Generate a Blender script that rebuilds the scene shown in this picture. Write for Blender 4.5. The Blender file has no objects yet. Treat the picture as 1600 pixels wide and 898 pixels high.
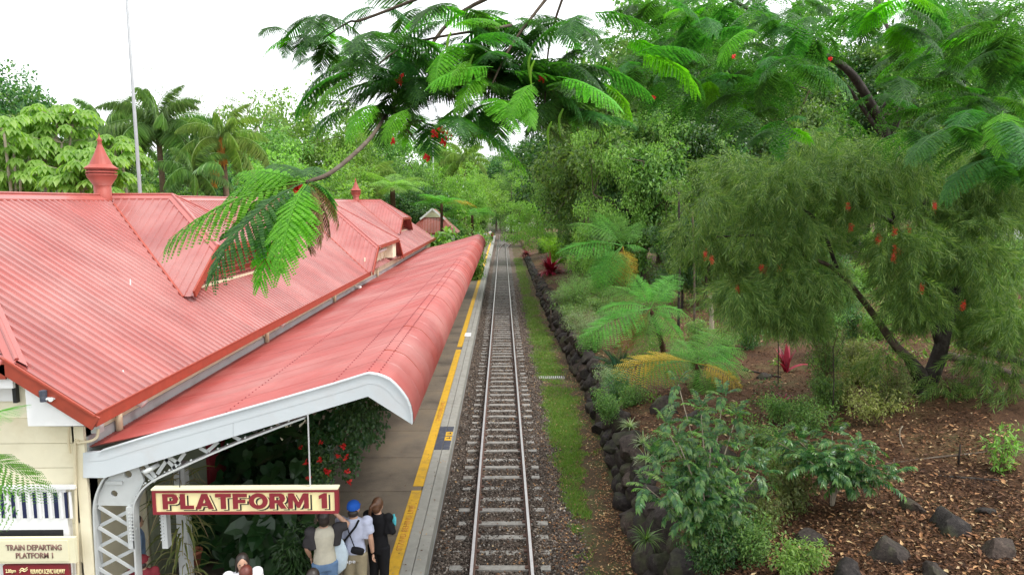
import bpy, bmesh, math, random
import numpy as np
from mathutils import Vector, Matrix

R = math.radians
rnd = random.Random(7)
rng = np.random.default_rng(11)
S = bpy.context.scene
COL = S.collection

# ------------------------------------------------------------------ camera, world, sun, exposure
CAM = np.array([0.02, 0.0, 6.7]); FPX = 1111.0; PITCH = R(6.77); YAW = R(0.77)
cd = bpy.data.cameras.new('camera'); cam = bpy.data.objects.new('camera', cd); COL.objects.link(cam)
cd.sensor_width = 36.0; cd.lens = FPX / 1600 * 36; cd.clip_start = 0.05; cd.clip_end = 3000
cam.location = CAM; cam.rotation_euler = (R(90) - PITCH, 0, -YAW)
S.camera = cam

w = bpy.data.worlds.new("World"); S.world = w; w.use_nodes = True
wn = w.node_tree.nodes; wl = w.node_tree.links; wn.clear()
wo = wn.new('ShaderNodeOutputWorld'); wb = wn.new('ShaderNodeBackground')
sky = wn.new('ShaderNodeTexSky'); sky.sky_type = 'NISHITA'; sky.sun_disc = False
SUN_EL, SUN_AZ = 58.0, 115.0          # azimuth from +Y (north) towards +X (east)
sky.sun_elevation = R(SUN_EL); sky.sun_rotation = R(SUN_AZ); sky.air_density = 1.0; sky.dust_density = 4.0
hs = wn.new('ShaderNodeHueSaturation'); hs.inputs['Saturation'].default_value = 0.12
mx = wn.new('ShaderNodeMix'); mx.data_type = 'RGBA'; mx.inputs[0].default_value = 0.72
mx.inputs[7].default_value = (9.6, 9.9, 10.2, 1)
wl.new(sky.outputs[0], hs.inputs['Color']); wl.new(hs.outputs[0], mx.inputs[6])
wl.new(mx.outputs[2], wb.inputs['Color']); wb.inputs['Strength'].default_value = 0.13
wl.new(wb.outputs[0], wo.inputs['Surface'])

sd = bpy.data.lights.new('sun', 'SUN'); sun = bpy.data.objects.new('sun', sd); COL.objects.link(sun)
sd.energy = 1.5; sd.angle = R(10); sd.color = (1, 0.965, 0.91)
sun.rotation_euler = (R(90 - SUN_EL), 0, R(180 - SUN_AZ)); sun.location = (0, 0, 60)

S.view_settings.view_transform = 'Standard'; S.view_settings.look = 'None'
S.view_settings.exposure = 0.95; S.view_settings.gamma = 1
S.render.engine = 'CYCLES'
S.cycles.max_bounces = 6; S.cycles.transparent_max_bounces = 4; S.cycles.diffuse_bounces = 4

# ------------------------------------------------------------------ point finder (pixel of the 1600x898 photo + one known coordinate)
_F = np.array([math.sin(YAW) * math.cos(PITCH), math.cos(YAW) * math.cos(PITCH), -math.sin(PITCH)])
_R = np.array([math.cos(YAW), -math.sin(YAW), 0.0]); _U = np.cross(_R, _F)
def at(px, py, Y=None, X=None, Z=None):
    d = _F + _R * (px - 800) / FPX + _U * (449 - py) / FPX
    if Y is not None: t = (Y - CAM[1]) / d[1]
    elif X is not None: t = (X - CAM[0]) / d[0]
    else: t = (Z - CAM[2]) / d[2]
    return CAM + d * t

# ------------------------------------------------------------------ mesh helpers
def mesh_from(name, V, Fs, mat=None, smooth=False):
    V = np.asarray(V, dtype=np.float32).reshape(-1, 3)
    if not isinstance(Fs, (list, tuple)): Fs = [Fs]
    Fs = [np.asarray(f, dtype=np.int32) for f in Fs if len(f)]
    me = bpy.data.meshes.new(name)
    me.vertices.add(len(V)); me.vertices.foreach_set('co', V.ravel())
    nl = sum(f.size for f in Fs); npoly = sum(len(f) for f in Fs)
    me.loops.add(nl); me.loops.foreach_set('vertex_index', np.concatenate([f.ravel() for f in Fs]))
    me.polygons.add(npoly)
    tot = np.concatenate([np.full(len(f), f.shape[1], dtype=np.int32) for f in Fs])
    start = np.concatenate([[0], np.cumsum(tot)[:-1]]).astype(np.int32)
    me.polygons.foreach_set('loop_start', start)
    me.polygons.foreach_set('use_smooth', np.full(npoly, smooth, dtype=bool))
    me.update(calc_edges=True)
    if mat: me.materials.append(mat)
    return me

class MB:
    """collects pieces and links them as ONE mesh object"""
    def __init__(s): s.V = []; s.Q = []; s.T = []; s.n = 0
    def add(s, V, F):
        V = np.asarray(V, dtype=float).reshape(-1, 3)
        if isinstance(F, (list, tuple)) and len(F) and not np.isscalar(F[0]) and isinstance(F[0], np.ndarray) and F[0].ndim == 2: fl = F
        else: fl = [np.asarray(F, dtype=int)]
        for f in fl:
            if len(f) == 0: continue
            (s.Q if f.shape[1] == 4 else s.T).append(f + s.n)
        s.V.append(V); s.n += len(V); return s
    def box(s, c, d, rot=None):
        x, y, z = [k / 2 for k in d]
        V = np.array([[-x,-y,-z],[x,-y,-z],[x,y,-z],[-x,y,-z],[-x,-y,z],[x,-y,z],[x,y,z],[-x,y,z]], float)
        if rot is not None: V = V @ np.asarray(rot).T
        s.add(V + np.asarray(c, float), np.array([[3,2,1,0],[4,5,6,7],[0,1,5,4],[1,2,6,5],[2,3,7,6],[3,0,4,7]])); return s
    def bar(s, a, b, w, h, up=(0, 0, 1)):
        a = np.asarray(a, float); b = np.asarray(b, float); d = b - a; L = np.linalg.norm(d); x = d / L
        z = np.asarray(up, float); z = z - x * (z @ x); z /= np.linalg.norm(z); y = np.cross(z, x)
        s.box((a + b) / 2, (L, w, h), np.stack([x, y, z], 1)); return s
    def tube(s, P, rad, n=8, cap=True):
        V, Fq, Ft = tube(P, rad, n, cap); s.add(V, [Fq, Ft] if len(Ft) else [Fq]); return s
    def lathe(s, c, prof, n=16):
        c = np.asarray(c, float); a = np.arange(n) * 2 * math.pi / n; V = []
        for r, z in prof: V.append(np.stack([r * np.cos(a), r * np.sin(a), np.full(n, z)], 1))
        V = np.concatenate(V) + c; F = []
        for i in range(len(prof) - 1):
            for j in range(n): k = (j + 1) % n; F.append([i*n+j, i*n+k, (i+1)*n+k, (i+1)*n+j])
        s.add(V, np.array(F)); return s
    def poly_extrude(s, P2, y0, y1, axis='XZ'):
        """convex or simple polygon given as (X,Z) pairs, extruded along Y"""
        import mathutils
        n = len(P2); tri = mathutils.geometry.tessellate_polygon([[Vector((p[0], p[1], 0)) for p in P2]])
        V = [(p[0], y0, p[1]) for p in P2] + [(p[0], y1, p[1]) for p in P2]
        T = [list(t) for t in tri] + [[i + n for i in reversed(t)] for t in tri]
        Q = [[i, (i + 1) % n, (i + 1) % n + n, i + n] for i in range(n)]
        s.add(np.array(V), [np.array(T), np.array(Q)]); return s
    def data(s, name, mat, smooth=False):
        V = np.concatenate(s.V); Fs = []
        if s.Q: Fs.append(np.concatenate(s.Q))
        if s.T: Fs.append(np.concatenate(s.T))
        return mesh_from(name, V, Fs, mat, smooth)
    def build(s, name, mat, parent=None, smooth=False, kind=None):
        return link(name, s.data(name, mat, smooth), parent, kind)

def link(name, me, parent=None, kind=None, loc=None, rot=None, scale=None):
    o = bpy.data.objects.new(name, me); COL.objects.link(o)
    if parent is not None: o.parent = parent
    if kind: o['kind'] = kind
    if loc is not None: o.location = tuple(float(v) for v in loc)
    if rot is not None: o.rotation_euler = rot
    if scale is not None: o.scale = scale if hasattr(scale, '__len__') else (scale,) * 3
    return o

def tag(o, label, cat, group=None):
    o['label'] = label; o['category'] = cat
    if group: o['group'] = group
    return o
def thing(name, label, cat, loc=(0, 0, 0), rz=0, group=None, scale=1):
    o = bpy.data.objects.new(name, None); COL.objects.link(o); o.empty_display_size = 0.2
    o.location = tuple(float(v) for v in loc); o.rotation_euler = (0, 0, rz); o.scale = (scale,) * 3
    return tag(o, label, cat, group)
def struct(o): o['kind'] = 'structure'; return o

def tube(P, rad, n=8, cap=True):
    P = np.asarray(P, float); m = len(P); rad = np.broadcast_to(np.asarray(rad, float), (m,)) if np.ndim(rad) <= 1 else rad
    T = np.gradient(P, axis=0); T /= np.linalg.norm(T, axis=1)[:, None] + 1e-9
    ref = np.array([0, 0, 1.0]) if abs(T[0, 2]) < 0.9 else np.array([1.0, 0, 0])
    a = np.arange(n) * 2 * math.pi / n; V = np.zeros((m, n, 3)); u = np.cross(T[0], ref); u /= np.linalg.norm(u)
    for i in range(m):
        u = u - T[i] * (u @ T[i]); u /= np.linalg.norm(u) + 1e-9; v = np.cross(T[i], u)
        V[i] = P[i] + rad[i] * (np.cos(a)[:, None] * u + np.sin(a)[:, None] * v)
    i = np.arange(m - 1)[:, None] * n; j = np.arange(n)[None, :]; k = (j + 1) % n
    Fq = np.stack([i + j, i + k, i + n + k, i + n + j], -1).reshape(-1, 4)
    V = V.reshape(-1, 3); Ft = np.zeros((0, 3), int)
    if cap:
        V = np.concatenate([V, P[:1], P[-1:]]); c0 = m * n; jj = np.arange(n); kk = (jj + 1) % n
        Ft = np.concatenate([np.stack([kk, jj, np.full(n, c0)], 1), np.stack([(m-1)*n + jj, (m-1)*n + kk, np.full(n, c0 + 1)], 1)])
    return V, Fq, Ft

def curve_pts(P, n=12):
    """Catmull-Rom through points"""
    P = np.asarray(P, float); Q = np.vstack([2 * P[0] - P[1], P, 2 * P[-1] - P[-2]]); out = []
    for i in range(1, len(Q) - 2):
        for t in np.linspace(0, 1, n, endpoint=False):
            a, b, c, d = Q[i-1], Q[i], Q[i+1], Q[i+2]
            out.append(0.5 * ((2*b) + (-a + c)*t + (2*a - 5*b + 4*c - d)*t*t + (-a + 3*b - 3*c + d)*t**3))
    out.append(P[-1]); return np.array(out)

def unit(v): v = np.asarray(v, float); return v / (np.linalg.norm(v, axis=-1, keepdims=True) + 1e-9)
def frames(d, nrm):
    x = unit(d); z = nrm - x * np.sum(nrm * x, -1, keepdims=True); z = unit(z); y = np.cross(z, x)
    return np.stack([x, y, z], -1)
def scatter(TV, TF, P, Rm, Sc):
    n = len(P); k = len(TV); Sc = np.asarray(Sc, float)
    T = TV[None] * (Sc[:, None, None] if Sc.ndim == 1 else Sc[:, None, :])
    V = np.einsum('nij,nkj->nki', Rm, T) + P[:, None, :]
    F = TF[None] + (np.arange(n) * k)[:, None, None]
    return V.reshape(-1, 3), F.reshape(-1, TF.shape[1])

def diamond(wd=0.4, fold=0.1, droop=0.12):
    return np.array([[0,0,0],[0.45,-wd/2,fold],[1,0,-droop],[0.45,wd/2,fold]], float), np.array([[0,1,2],[0,2,3]])
def leaf6(wd=0.4, fold=0.06, droop=0.22):
    V = np.array([[0,0,0],[.3,-wd*.45,fold],[.3,0,0],[.3,wd*.45,fold],[.68,-wd*.36,fold-droop*.3],[.68,0,-droop*.35],[.68,wd*.36,fold-droop*.3],[1,0,-droop]], float)
    return V, np.array([[0,1,2],[0,2,3],[1,4,5],[1,5,2],[2,5,6],[2,6,3],[4,7,5],[5,7,6]])

def vnoise(x, y, s=1.0, seed=0):
    x = np.asarray(x) / s; y = np.asarray(y) / s; v = 0; a = 1.0
    for k in range(4):
        r = np.random.default_rng(seed * 17 + k); p = r.uniform(0, 6.28, 6)
        v = v + a * (np.sin(x*1.0 + 1.7*np.sin(y*.9 + p[0]) + p[1]) * np.sin(y*1.1 + 1.5*np.sin(x*.8 + p[2]) + p[3])); x = x * 2.03; y = y * 2.03; a *= .5
    return v / 1.5

# ------------------------------------------------------------------ materials
def newmat(name):
    m = bpy.data.materials.new(name); m.use_nodes = True; nt = m.node_tree; nt.nodes.clear()
    out = nt.nodes.new('ShaderNodeOutputMaterial'); return m, nt, out
def N(nt, t, **kw):
    n = nt.nodes.new(t)
    for k, v in kw.items():
        if k in n.inputs: n.inputs[k].default_value = v
        else: setattr(n, k, v)
    return n
def ramp(nt, fac, stops):
    r = nt.nodes.new('ShaderNodeValToRGB'); e = r.color_ramp.elements
    while len(e) < len(stops): e.new(0.5)
    for i, (p, c) in enumerate(stops): e[i].position = p; e[i].color = (*c, 1)
    nt.links.new(fac, r.inputs[0]); return r.outputs[0]
def mixc(nt, f, a, b, mode='MIX'):
    m = nt.nodes.new('ShaderNodeMix'); m.data_type = 'RGBA'; m.blend_type = mode
    for sock, v in ((m.inputs[0], f), (m.inputs[6], a), (m.inputs[7], b)):
        if hasattr(v, 'links'): nt.links.new(v, sock)
        else: sock.default_value = v if not isinstance(v, tuple) else (*v, 1)
    return m.outputs[2]
def noise(nt, scale, detail=4, rough=0.55, coord='Object', sc3=None, dist=0.0):
    tc = nt.nodes.new('ShaderNodeTexCoord'); n = nt.nodes.new('ShaderNodeTexNoise')
    n.inputs['Scale'].default_value = scale; n.inputs['Detail'].default_value = detail; n.inputs['Roughness'].default_value = rough; n.inputs['Distortion'].default_value = dist
    if coord == 'Position':
        g = nt.nodes.new('ShaderNodeNewGeometry'); src = g.outputs['Position']
    else: src = tc.outputs[coord]
    if sc3:
        mp = nt.nodes.new('ShaderNodeMapping'); mp.inputs['Scale'].default_value = sc3; nt.links.new(src, mp.inputs[0]); src = mp.outputs[0]
    nt.links.new(src, n.inputs['Vector']); return n.outputs[0]
def bump(nt, h, strength=0.3, dist=0.02):
    b = nt.nodes.new('ShaderNodeBump'); b.inputs['Strength'].default_value = strength; b.inputs['Distance'].default_value = dist
    nt.links.new(h, b.inputs['Height']); return b.outputs[0]
def paint(name, col, rough=0.5, var=0.12, nscale=3.0, spec=0.5, bmp=0.0, bscale=60, metal=0.0, dirt=None, dirt_amt=0.0, dscale=1.5, coord='Position', sc3=None, coat=0.0):
    m, nt, out = newmat(name); p = N(nt, 'ShaderNodeBsdfPrincipled')
    c1 = tuple(max(0, c * (1 - var)) for c in col); c2 = tuple(min(1, c * (1 + var)) for c in col)
    c = ramp(nt, noise(nt, nscale, 5, .6, coord, sc3), [(0.3, c1), (0.7, c2)])
    if dirt:
        f = ramp(nt, noise(nt, dscale, 6, .65, coord, sc3), [(0.5, (0, 0, 0)), (0.72, (dirt_amt,) * 3)])
        c = mixc(nt, f, c, dirt)
    nt.links.new(c, p.inputs['Base Color']); p.inputs['Roughness'].default_value = rough; p.inputs['Metallic'].default_value = metal
    p.inputs['Specular IOR Level'].default_value = spec
    if bmp: nt.links.new(bump(nt, noise(nt, bscale, 4, .6, coord), bmp, 0.01), p.inputs['Normal'])
    if coat: p.inputs['Coat Weight'].default_value = coat; p.inputs['Coat Roughness'].default_value = .22
    nt.links.new(p.outputs[0], out.inputs[0]); return m
def leafmat(name, cols, trans=0.35, rough=0.42, tcol=None, spec=0.45, objvar=0.0):
    """cols: list of colours picked per leaf"""
    m, nt, out = newmat(name); g = nt.nodes.new('ShaderNodeNewGeometry')
    fac = g.outputs['Random Per Island']
    c = ramp(nt, fac, [(i / max(1, len(cols) - 1), col) for i, col in enumerate(cols)])
    if objvar:
        oi = nt.nodes.new('ShaderNodeObjectInfo'); h = nt.nodes.new('ShaderNodeHueSaturation')
        mr = nt.nodes.new('ShaderNodeMapRange'); mr.inputs[3].default_value = 1 - objvar; mr.inputs[4].default_value = 1 + objvar
        nt.links.new(oi.outputs['Random'], mr.inputs[0]); nt.links.new(mr.outputs[0], h.inputs['Value'])
        mr2 = nt.nodes.new('ShaderNodeMapRange'); mr2.inputs[3].default_value = 0.5 - objvar * .05; mr2.inputs[4].default_value = 0.5 + objvar * .05
        nt.links.new(oi.outputs['Random'], mr2.inputs[0]); nt.links.new(mr2.outputs[0], h.inputs['Hue'])
        nt.links.new(c, h.inputs['Color']); c = h.outputs[0]
    p = N(nt, 'ShaderNodeBsdfPrincipled'); p.inputs['Roughness'].default_value = rough; p.inputs['Specular IOR Level'].default_value = spec
    nt.links.new(c, p.inputs['Base Color'])
    t = nt.nodes.new('ShaderNodeBsdfTranslucent')
    tc = mixc(nt, 1.0, c, tcol or (1.5, 1.75, 0.7), 'MULTIPLY'); nt.links.new(tc, t.inputs['Color'])
    mxs = nt.nodes.new('ShaderNodeMixShader'); mxs.inputs[0].default_value = trans
    nt.links.new(p.outputs[0], mxs.inputs[1]); nt.links.new(t.outputs[0], mxs.inputs[2]); nt.links.new(mxs.outputs[0], out.inputs[0])
    return m

M = {}
def roofmat(name, col, coat, rough):
    m, nt, out = newmat(name); p = N(nt, 'ShaderNodeBsdfPrincipled', Roughness=rough); oi = nt.nodes.new('ShaderNodeObjectInfo')
    base = ramp(nt, noise(nt, 1.1, 6, .65, 'Position'), [(.3, tuple(c * .86 for c in col)), (.7, tuple(c * 1.12 for c in col))])
    base = mixc(nt, 1.0, base, ramp(nt, oi.outputs['Random'], [(0, (.88, .86, .86)), (1, (1.1, 1.12, 1.12))]), 'MULTIPLY')     # sheets faded differently
    stk = ramp(nt, noise(nt, 1.0, 6, .7, 'Position', (.55, 9, .55)), [(.54, (0, 0, 0)), (.76, (.38, .38, .38))])                 # run-off streaks down the slope
    base = mixc(nt, stk, base, (col[0] * .55, col[1] * .62, col[2] * .66))
    sp_ = ramp(nt, noise(nt, 5, 5, .75, 'Position'), [(.63, (0, 0, 0)), (.75, (.6, .6, .6))]); base = mixc(nt, sp_, base, (.20, .12, .09))
    chalk = ramp(nt, noise(nt, .45, 4, .6, 'Position'), [(.42, (0, 0, 0)), (.75, (.38, .38, .38))]); base = mixc(nt, chalk, base, (.52, .30, .27))
    nt.links.new(base, p.inputs['Base Color']); p.inputs['Specular IOR Level'].default_value = .7; p.inputs['Coat Weight'].default_value = coat; p.inputs['Coat Roughness'].default_value = .3
    rr_ = ramp(nt, noise(nt, 2.3, 5, .6, 'Position'), [(.3, (rough * .8,) * 3), (.7, (rough * 1.35,) * 3)]); nt.links.new(rr_, p.inputs['Roughness'])
    nt.links.new(bump(nt, noise(nt, 1.6, 3, .5, 'Position'), .12, .05), p.inputs['Normal']); nt.links.new(p.outputs[0], out.inputs[0]); return m
M['roof'] = roofmat('roof_red', (0.30, 0.066, 0.055), .30, .36)
M['canopy'] = roofmat('canopy_red', (0.33, 0.066, 0.056), .0, .42)
M['vent'] = paint('ventilator_red', (0.33, 0.068, 0.05), 0.55, 0.12, 3, 0.4, dirt=(.2, .05, .04), dirt_amt=.5, dscale=4)
M['pole'] = paint('weathered_pole', (.30, .31, .32), .5, .1, 4)
M['trim'] = paint('gutter_red', (0.30, 0.048, 0.026), 0.5, 0.14, 6, 0.4, 0, dirt=(0.24, 0.05, 0.03), dirt_amt=0.7, dscale=7)
M['ridge'] = paint('ridge_red', (0.36, 0.085, 0.07), 0.42, 0.12, 2, 0.7, coat=.2)
M['cream'] = paint('cream_wall', (0.78, 0.72, 0.54), 0.7, 0.06, 2, 0.3, 0, dirt=(0.55, 0.45, 0.27), dirt_amt=0.4, dscale=1.2)
M['pebble'] = paint('rough_cream_render', (0.80, 0.75, 0.58), 0.8, 0.05, 3, 0.2, 0.9, 28)
M['white'] = paint('white_paint', (0.80, 0.80, 0.80), 0.5, 0.03, 2, 0.4, 0, dirt=(0.6, 0.6, 0.58), dirt_amt=0.3, dscale=2)
M['fascia'] = paint('pale_grey_fascia', (0.54, 0.58, 0.61), 0.5, 0.06, 1.2, 0.4, 0, dirt=(0.5, 0.47, 0.46), dirt_amt=0.45, dscale=1.6)
M['greymetal'] = paint('silver_grey_paint', (0.50, 0.52, 0.52), 0.45, 0.07, 5, 0.5, 0, dirt=(0.33, 0.32, 0.3), dirt_amt=0.5, dscale=5)
M['flash'] = paint('grey_flashing', (0.36, 0.38, 0.39), 0.5, 0.08, 3, 0.4, 0, dirt=(0.2, 0.19, 0.18), dirt_amt=.5, dscale=2)
M['maroon'] = paint('maroon_paint', (0.22, 0.018, 0.028), 0.45, 0.08, 5)
M['signcream'] = paint('sign_cream', (0.86, 0.74, 0.40), 0.5, 0.03, 4)
M['palecream'] = paint('pale_cream_sign', (0.72, 0.68, 0.48), 0.5, 0.03, 4)
M['black'] = paint('black_paint', (0.018, 0.018, 0.02), 0.5, 0.1, 4)
M['darkblue'] = paint('dark_blue_glass', (0.02, 0.025, 0.075), 0.25, 0.2, 3)
M['brown_print'] = paint('brown_print', (0.22, 0.12, 0.10), 0.6, 0.05, 4)
M['concrete'] = paint('coping_concrete', (0.30, 0.29, 0.26), 0.8, 0.1, 5, 0.3, 0.3, 60, dirt=(0.19, 0.18, 0.16), dirt_amt=.6, dscale=2.2)
M['asphalt'] = None
M['yellow'] = paint('yellow_line_paint', (0.62, 0.36, 0.03), 0.6, 0.1, 8, 0.3, 0.2, 120, dirt=(0.28, 0.18, 0.06), dirt_amt=.6, dscale=5)
M['yellowprint'] = paint('orange_red_print', (0.50, 0.20, 0.03), 0.7, 0.2, 9, dirt=(0.58, 0.34, 0.035), dirt_amt=1.0, dscale=9)
M['slate'] = paint('slate_panel', (0.055, 0.06, 0.085), 0.6, 0.2, 12, 0.4, dirt=(0.16, 0.16, 0.16), dirt_amt=.6, dscale=9)
M['rail'] = paint('polished_rail', (0.42, 0.40, 0.39), 0.34, 0.12, 8, 0.5, metal=0.9)
M['railside'] = paint('rusty_rail_side', (0.10, 0.05, 0.035), 0.8, 0.2, 8)
M['sleeper'] = paint('weathered_sleeper', (0.26, 0.245, 0.225), 0.85, 0.2, 7, 0.3, 0.4, 50, dirt=(0.09, 0.075, 0.06), dirt_amt=.7, dscale=5)
M['pipe'] = paint('cream_pipe', (0.66, 0.58, 0.40), 0.5, 0.08, 5)
M['whitepipe'] = paint('white_pipe_end', (0.85, 0.85, 0.82), 0.4, 0.04, 5)
M['steel'] = paint('galvanised_pole', (0.55, 0.56, 0.57), 0.4, 0.06, 4, 0.5, metal=0.3)
M['terracotta'] = paint('terracotta', (0.30, 0.10, 0.05), 0.8, 0.1, 6)
M['lampglass'] = paint('lamp_glass', (0.65, 0.62, 0.55), 0.2, 0.05, 6)
M['blue_render'] = paint('dull_green_wall', (0.20, 0.22, 0.15), 0.7, 0.06, 2)

def asphalt():
    m, nt, out = newmat('brown_asphalt'); p = N(nt, 'ShaderNodeBsdfPrincipled', Roughness=0.72)
    a = noise(nt, 140, 3, .7, 'Position'); b = noise(nt, 0.9, 5, .6, 'Position')
    c = ramp(nt, a, [(0.3, (0.085, 0.068, 0.052)), (0.55, (0.17, 0.135, 0.10)), (0.75, (0.31, 0.26, 0.20))])
    d = ramp(nt, b, [(0.32, (0.55, 0.55, 0.57)), (0.5, (.95, .95, .95)), (0.68, (1.18, 1.14, 1.05))])
    nt.links.new(mixc(nt, 1.0, c, d, 'MULTIPLY'), p.inputs['Base Color'])
    nt.links.new(bump(nt, a, .5, .01), p.inputs['Normal']); nt.links.new(p.outputs[0], out.inputs[0]); return m
M['asphalt'] = asphalt()

def islandmat(name, stops, rough=0.8, spec=.3, nz=None):
    m, nt, out = newmat(name); p = N(nt, 'ShaderNodeBsdfPrincipled', Roughness=rough); p.inputs['Specular IOR Level'].default_value = spec
    g = nt.nodes.new('ShaderNodeNewGeometry'); c = ramp(nt, g.outputs['Random Per Island'], stops)
    if nz: c = mixc(nt, 1.0, c, ramp(nt, noise(nt, nz, 4, .6, 'Position'), [(.3, (.65, .65, .65)), (.7, (1.3, 1.25, 1.2))]), 'MULTIPLY')
    nt.links.new(c, p.inputs['Base Color']); nt.links.new(p.outputs[0], out.inputs[0]); return m
M['stones'] = islandmat('ballast_stones', [(0, (.035, .03, .026)), (.35, (.075, .057, .047)), (.7, (.125, .10, .083)), (.93, (.21, .18, .155)), (1, (.40, .37, .34))], .8, .3, 1.4)
M['litter'] = islandmat('leaf_litter', [(0, (.06, .026, .014)), (.4, (.18, .085, .042)), (.7, (.32, .16, .07)), (.92, (.46, .30, .15)), (1, (.60, .48, .28))], .7, .3, .8)
M['mulchbed'] = islandmat('bark_flakes', [(0, (.022, .013, .009)), (.45, (.075, .036, .019)), (.8, (.15, .072, .036)), (.95, (.31, .185, .10)), (1, (.50, .38, .24))], .8, .2, .55)

def groundmat(name, stops, s1=1.2, s2=30, bmp=.6):
    m, nt, out = newmat(name); p = N(nt, 'ShaderNodeBsdfPrincipled', Roughness=.9); p.inputs['Specular IOR Level'].default_value = .2
    c = ramp(nt, noise(nt, s1, 7, .68, 'Position'), stops); n2 = noise(nt, s2, 5, .7, 'Position')
    d = ramp(nt, n2, [(.3, (.5, .5, .5)), (.7, (1.45, 1.4, 1.35))])
    nt.links.new(mixc(nt, 1.0, c, d, 'MULTIPLY'), p.inputs['Base Color']); nt.links.new(bump(nt, n2, bmp, .05), p.inputs['Normal'])
    nt.links.new(p.outputs[0], out.inputs[0]); return m
M['ground'] = groundmat('ground_soil_grass', [(.3, (.07, .045, .028)), (.5, (.06, .07, .03)), (.7, (.05, .09, .025))], .5)
M['ballastbed'] = groundmat('ballast_bed', [(.3, (.075, .058, .046)), (.55, (.12, .092, .074)), (.75, (.17, .14, .115))], 1.5, 45, .9)
M['verge'] = groundmat('verge_soil', [(.34, (.07, .042, .026)), (.5, (.075, .055, .03)), (.66, (.07, .10, .03))], .8, 40)
M['hill'] = groundmat('mulch_soil', [(.3, (.045, .024, .015)), (.46, (.09, .046, .025)), (.56, (.10, .065, .032)), (.68, (.085, .085, .035))], .55, 26, .9)
M['rock'] = None
def rockmat():
    m, nt, out = newmat('dark_basalt'); p = N(nt, 'ShaderNodeBsdfPrincipled', Roughness=.8); p.inputs['Specular IOR Level'].default_value = .25
    a = noise(nt, 5, 8, .7, 'Object'); b = noise(nt, 2.2, 4, .6, 'Position'); oi = nt.nodes.new('ShaderNodeObjectInfo')
    c = ramp(nt, a, [(.3, (.014, .012, .011)), (.55, (.044, .037, .033)), (.78, (.11, .095, .08))])
    d = ramp(nt, oi.outputs['Random'], [(0, (.75, .75, .8)), (.6, (1.1, 1.0, .95)), (1, (1.5, 1.25, 1.1))])
    c = mixc(nt, 1.0, c, d, 'MULTIPLY')
    c = mixc(nt, ramp(nt, b, [(.50, (0, 0, 0)), (.66, (.6, .6, .6))]), c, (.065, .075, .032))
    nt.links.new(c, p.inputs['Base Color']); nt.links.new(bump(nt, noise(nt, 14, 6, .7, 'Object'), .6, .05), p.inputs['Normal'])
    nt.links.new(p.outputs[0], out.inputs[0]); return m
M['rock'] = rockmat()
M['bark'] = paint('grey_brown_bark', (.085, .062, .045), .85, .3, 8, .2, .9, 22, dirt=(.2, .18, .15), dirt_amt=.5, dscale=3)
M['darkbark'] = paint('dark_wet_bark', (.030, .024, .02), .8, .3, 8, .2, .9, 25, dirt=(.10, .09, .08), dirt_amt=.6, dscale=4)
M['palebark'] = paint('pale_bark', (.34, .29, .22), .8, .2, 5, .2, .4, 20)
M['fernbark'] = paint('fern_trunk_fibre', (.065, .035, .02), .9, .3, 16, .2, 1.0, 40)
M['twig'] = paint('green_brown_twig', (.12, .085, .04), .7, .2, 10)
M['palmbark'] = paint('palm_trunk', (.16, .115, .075), .85, .2, 8, .2, .6, 14)

M['poin'] = leafmat('poinciana_leaf', [(.030, .095, .026), (.045, .135, .030), (.075, .185, .035)], .45, .5, (1.35, 1.9, .5), .35, .35)
M['poin_bright'] = leafmat('poinciana_young_leaf', [(0.081, 0.253, 0.014), (0.115, 0.345, 0.017), (0.149, 0.391, 0.023)], .45, .5, (1.4, 1.8, .4), .35, .2)
M['poin_brown'] = leafmat('poinciana_dry_leaf', [(.10, .11, .02), (.16, .09, .03), (.09, .045, .02)], .35, .6, None, .3, .2)
M['leaf_mid'] = leafmat('mid_green_leaf', [(.055, .125, .036), (.10, .205, .05), (.155, .28, .066), (.22, .35, .09)], .38, .45, None, .45, .25)
M['leaf_dark'] = leafmat('dark_glossy_leaf', [(0.025, 0.078, 0.025), (0.042, 0.123, 0.035), (0.070, 0.175, 0.046), (0.140, 0.228, 0.062)], .38, .3, None, .55, .2)
M['leaf_bright'] = leafmat('bright_green_leaf', [(.105, .215, .045), (.175, .32, .065), (.26, .42, .09)], .45, .42, None, .45, .2)
M['leaf_lime'] = leafmat('lime_leaf', [(.12, .26, .01), (.19, .36, .012), (.26, .42, .02)], .4, .45)
M['leaf_olive'] = leafmat('olive_leaf', [(0.086, 0.122, 0.043), (0.144, 0.173, 0.058), (0.216, 0.230, 0.086)], .45, .5, None, .4, .2)
M['leaf_grey'] = leafmat('grey_green_leaf', [(0.109, 0.156, 0.086), (0.172, 0.226, 0.125), (0.250, 0.296, 0.172)], .45, .5, None, .4, .2)
M['needle'] = leafmat('bottlebrush_leaf', [(.045, .095, .026), (.085, .155, .034), (.13, .215, .046), (.20, .26, .075)], .38, .5, None, .35, .15)
M['palm'] = leafmat('palm_leaflet', [(.10, .19, .06), (.15, .26, .08), (.22, .33, .11)], .45, .35, None, .5, .25)
M['palm_yellow'] = leafmat('yellow_palm_leaflet', [(.15, .25, .06), (.22, .32, .08), (.29, .38, .11)], .45, .4, None, .45, .15)
M['fern'] = leafmat('fern_pinna', [(0.068, 0.206, 0.030), (0.103, 0.276, 0.038), (0.138, 0.331, 0.048)], .45, .5, None, .35, .25)
M['fern_yellow'] = leafmat('yellow_fern_pinna', [(.30, .26, .02), (.42, .32, .03), (.5, .36, .04)], .4, .5, (1.3, 1.2, .5), .3, .12)
M['fern_dead'] = leafmat('brown_fern_pinna', [(.16, .075, .025), (.24, .12, .04)], .3, .7, (1.2, 1.0, .6), .2, .2)
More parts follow.
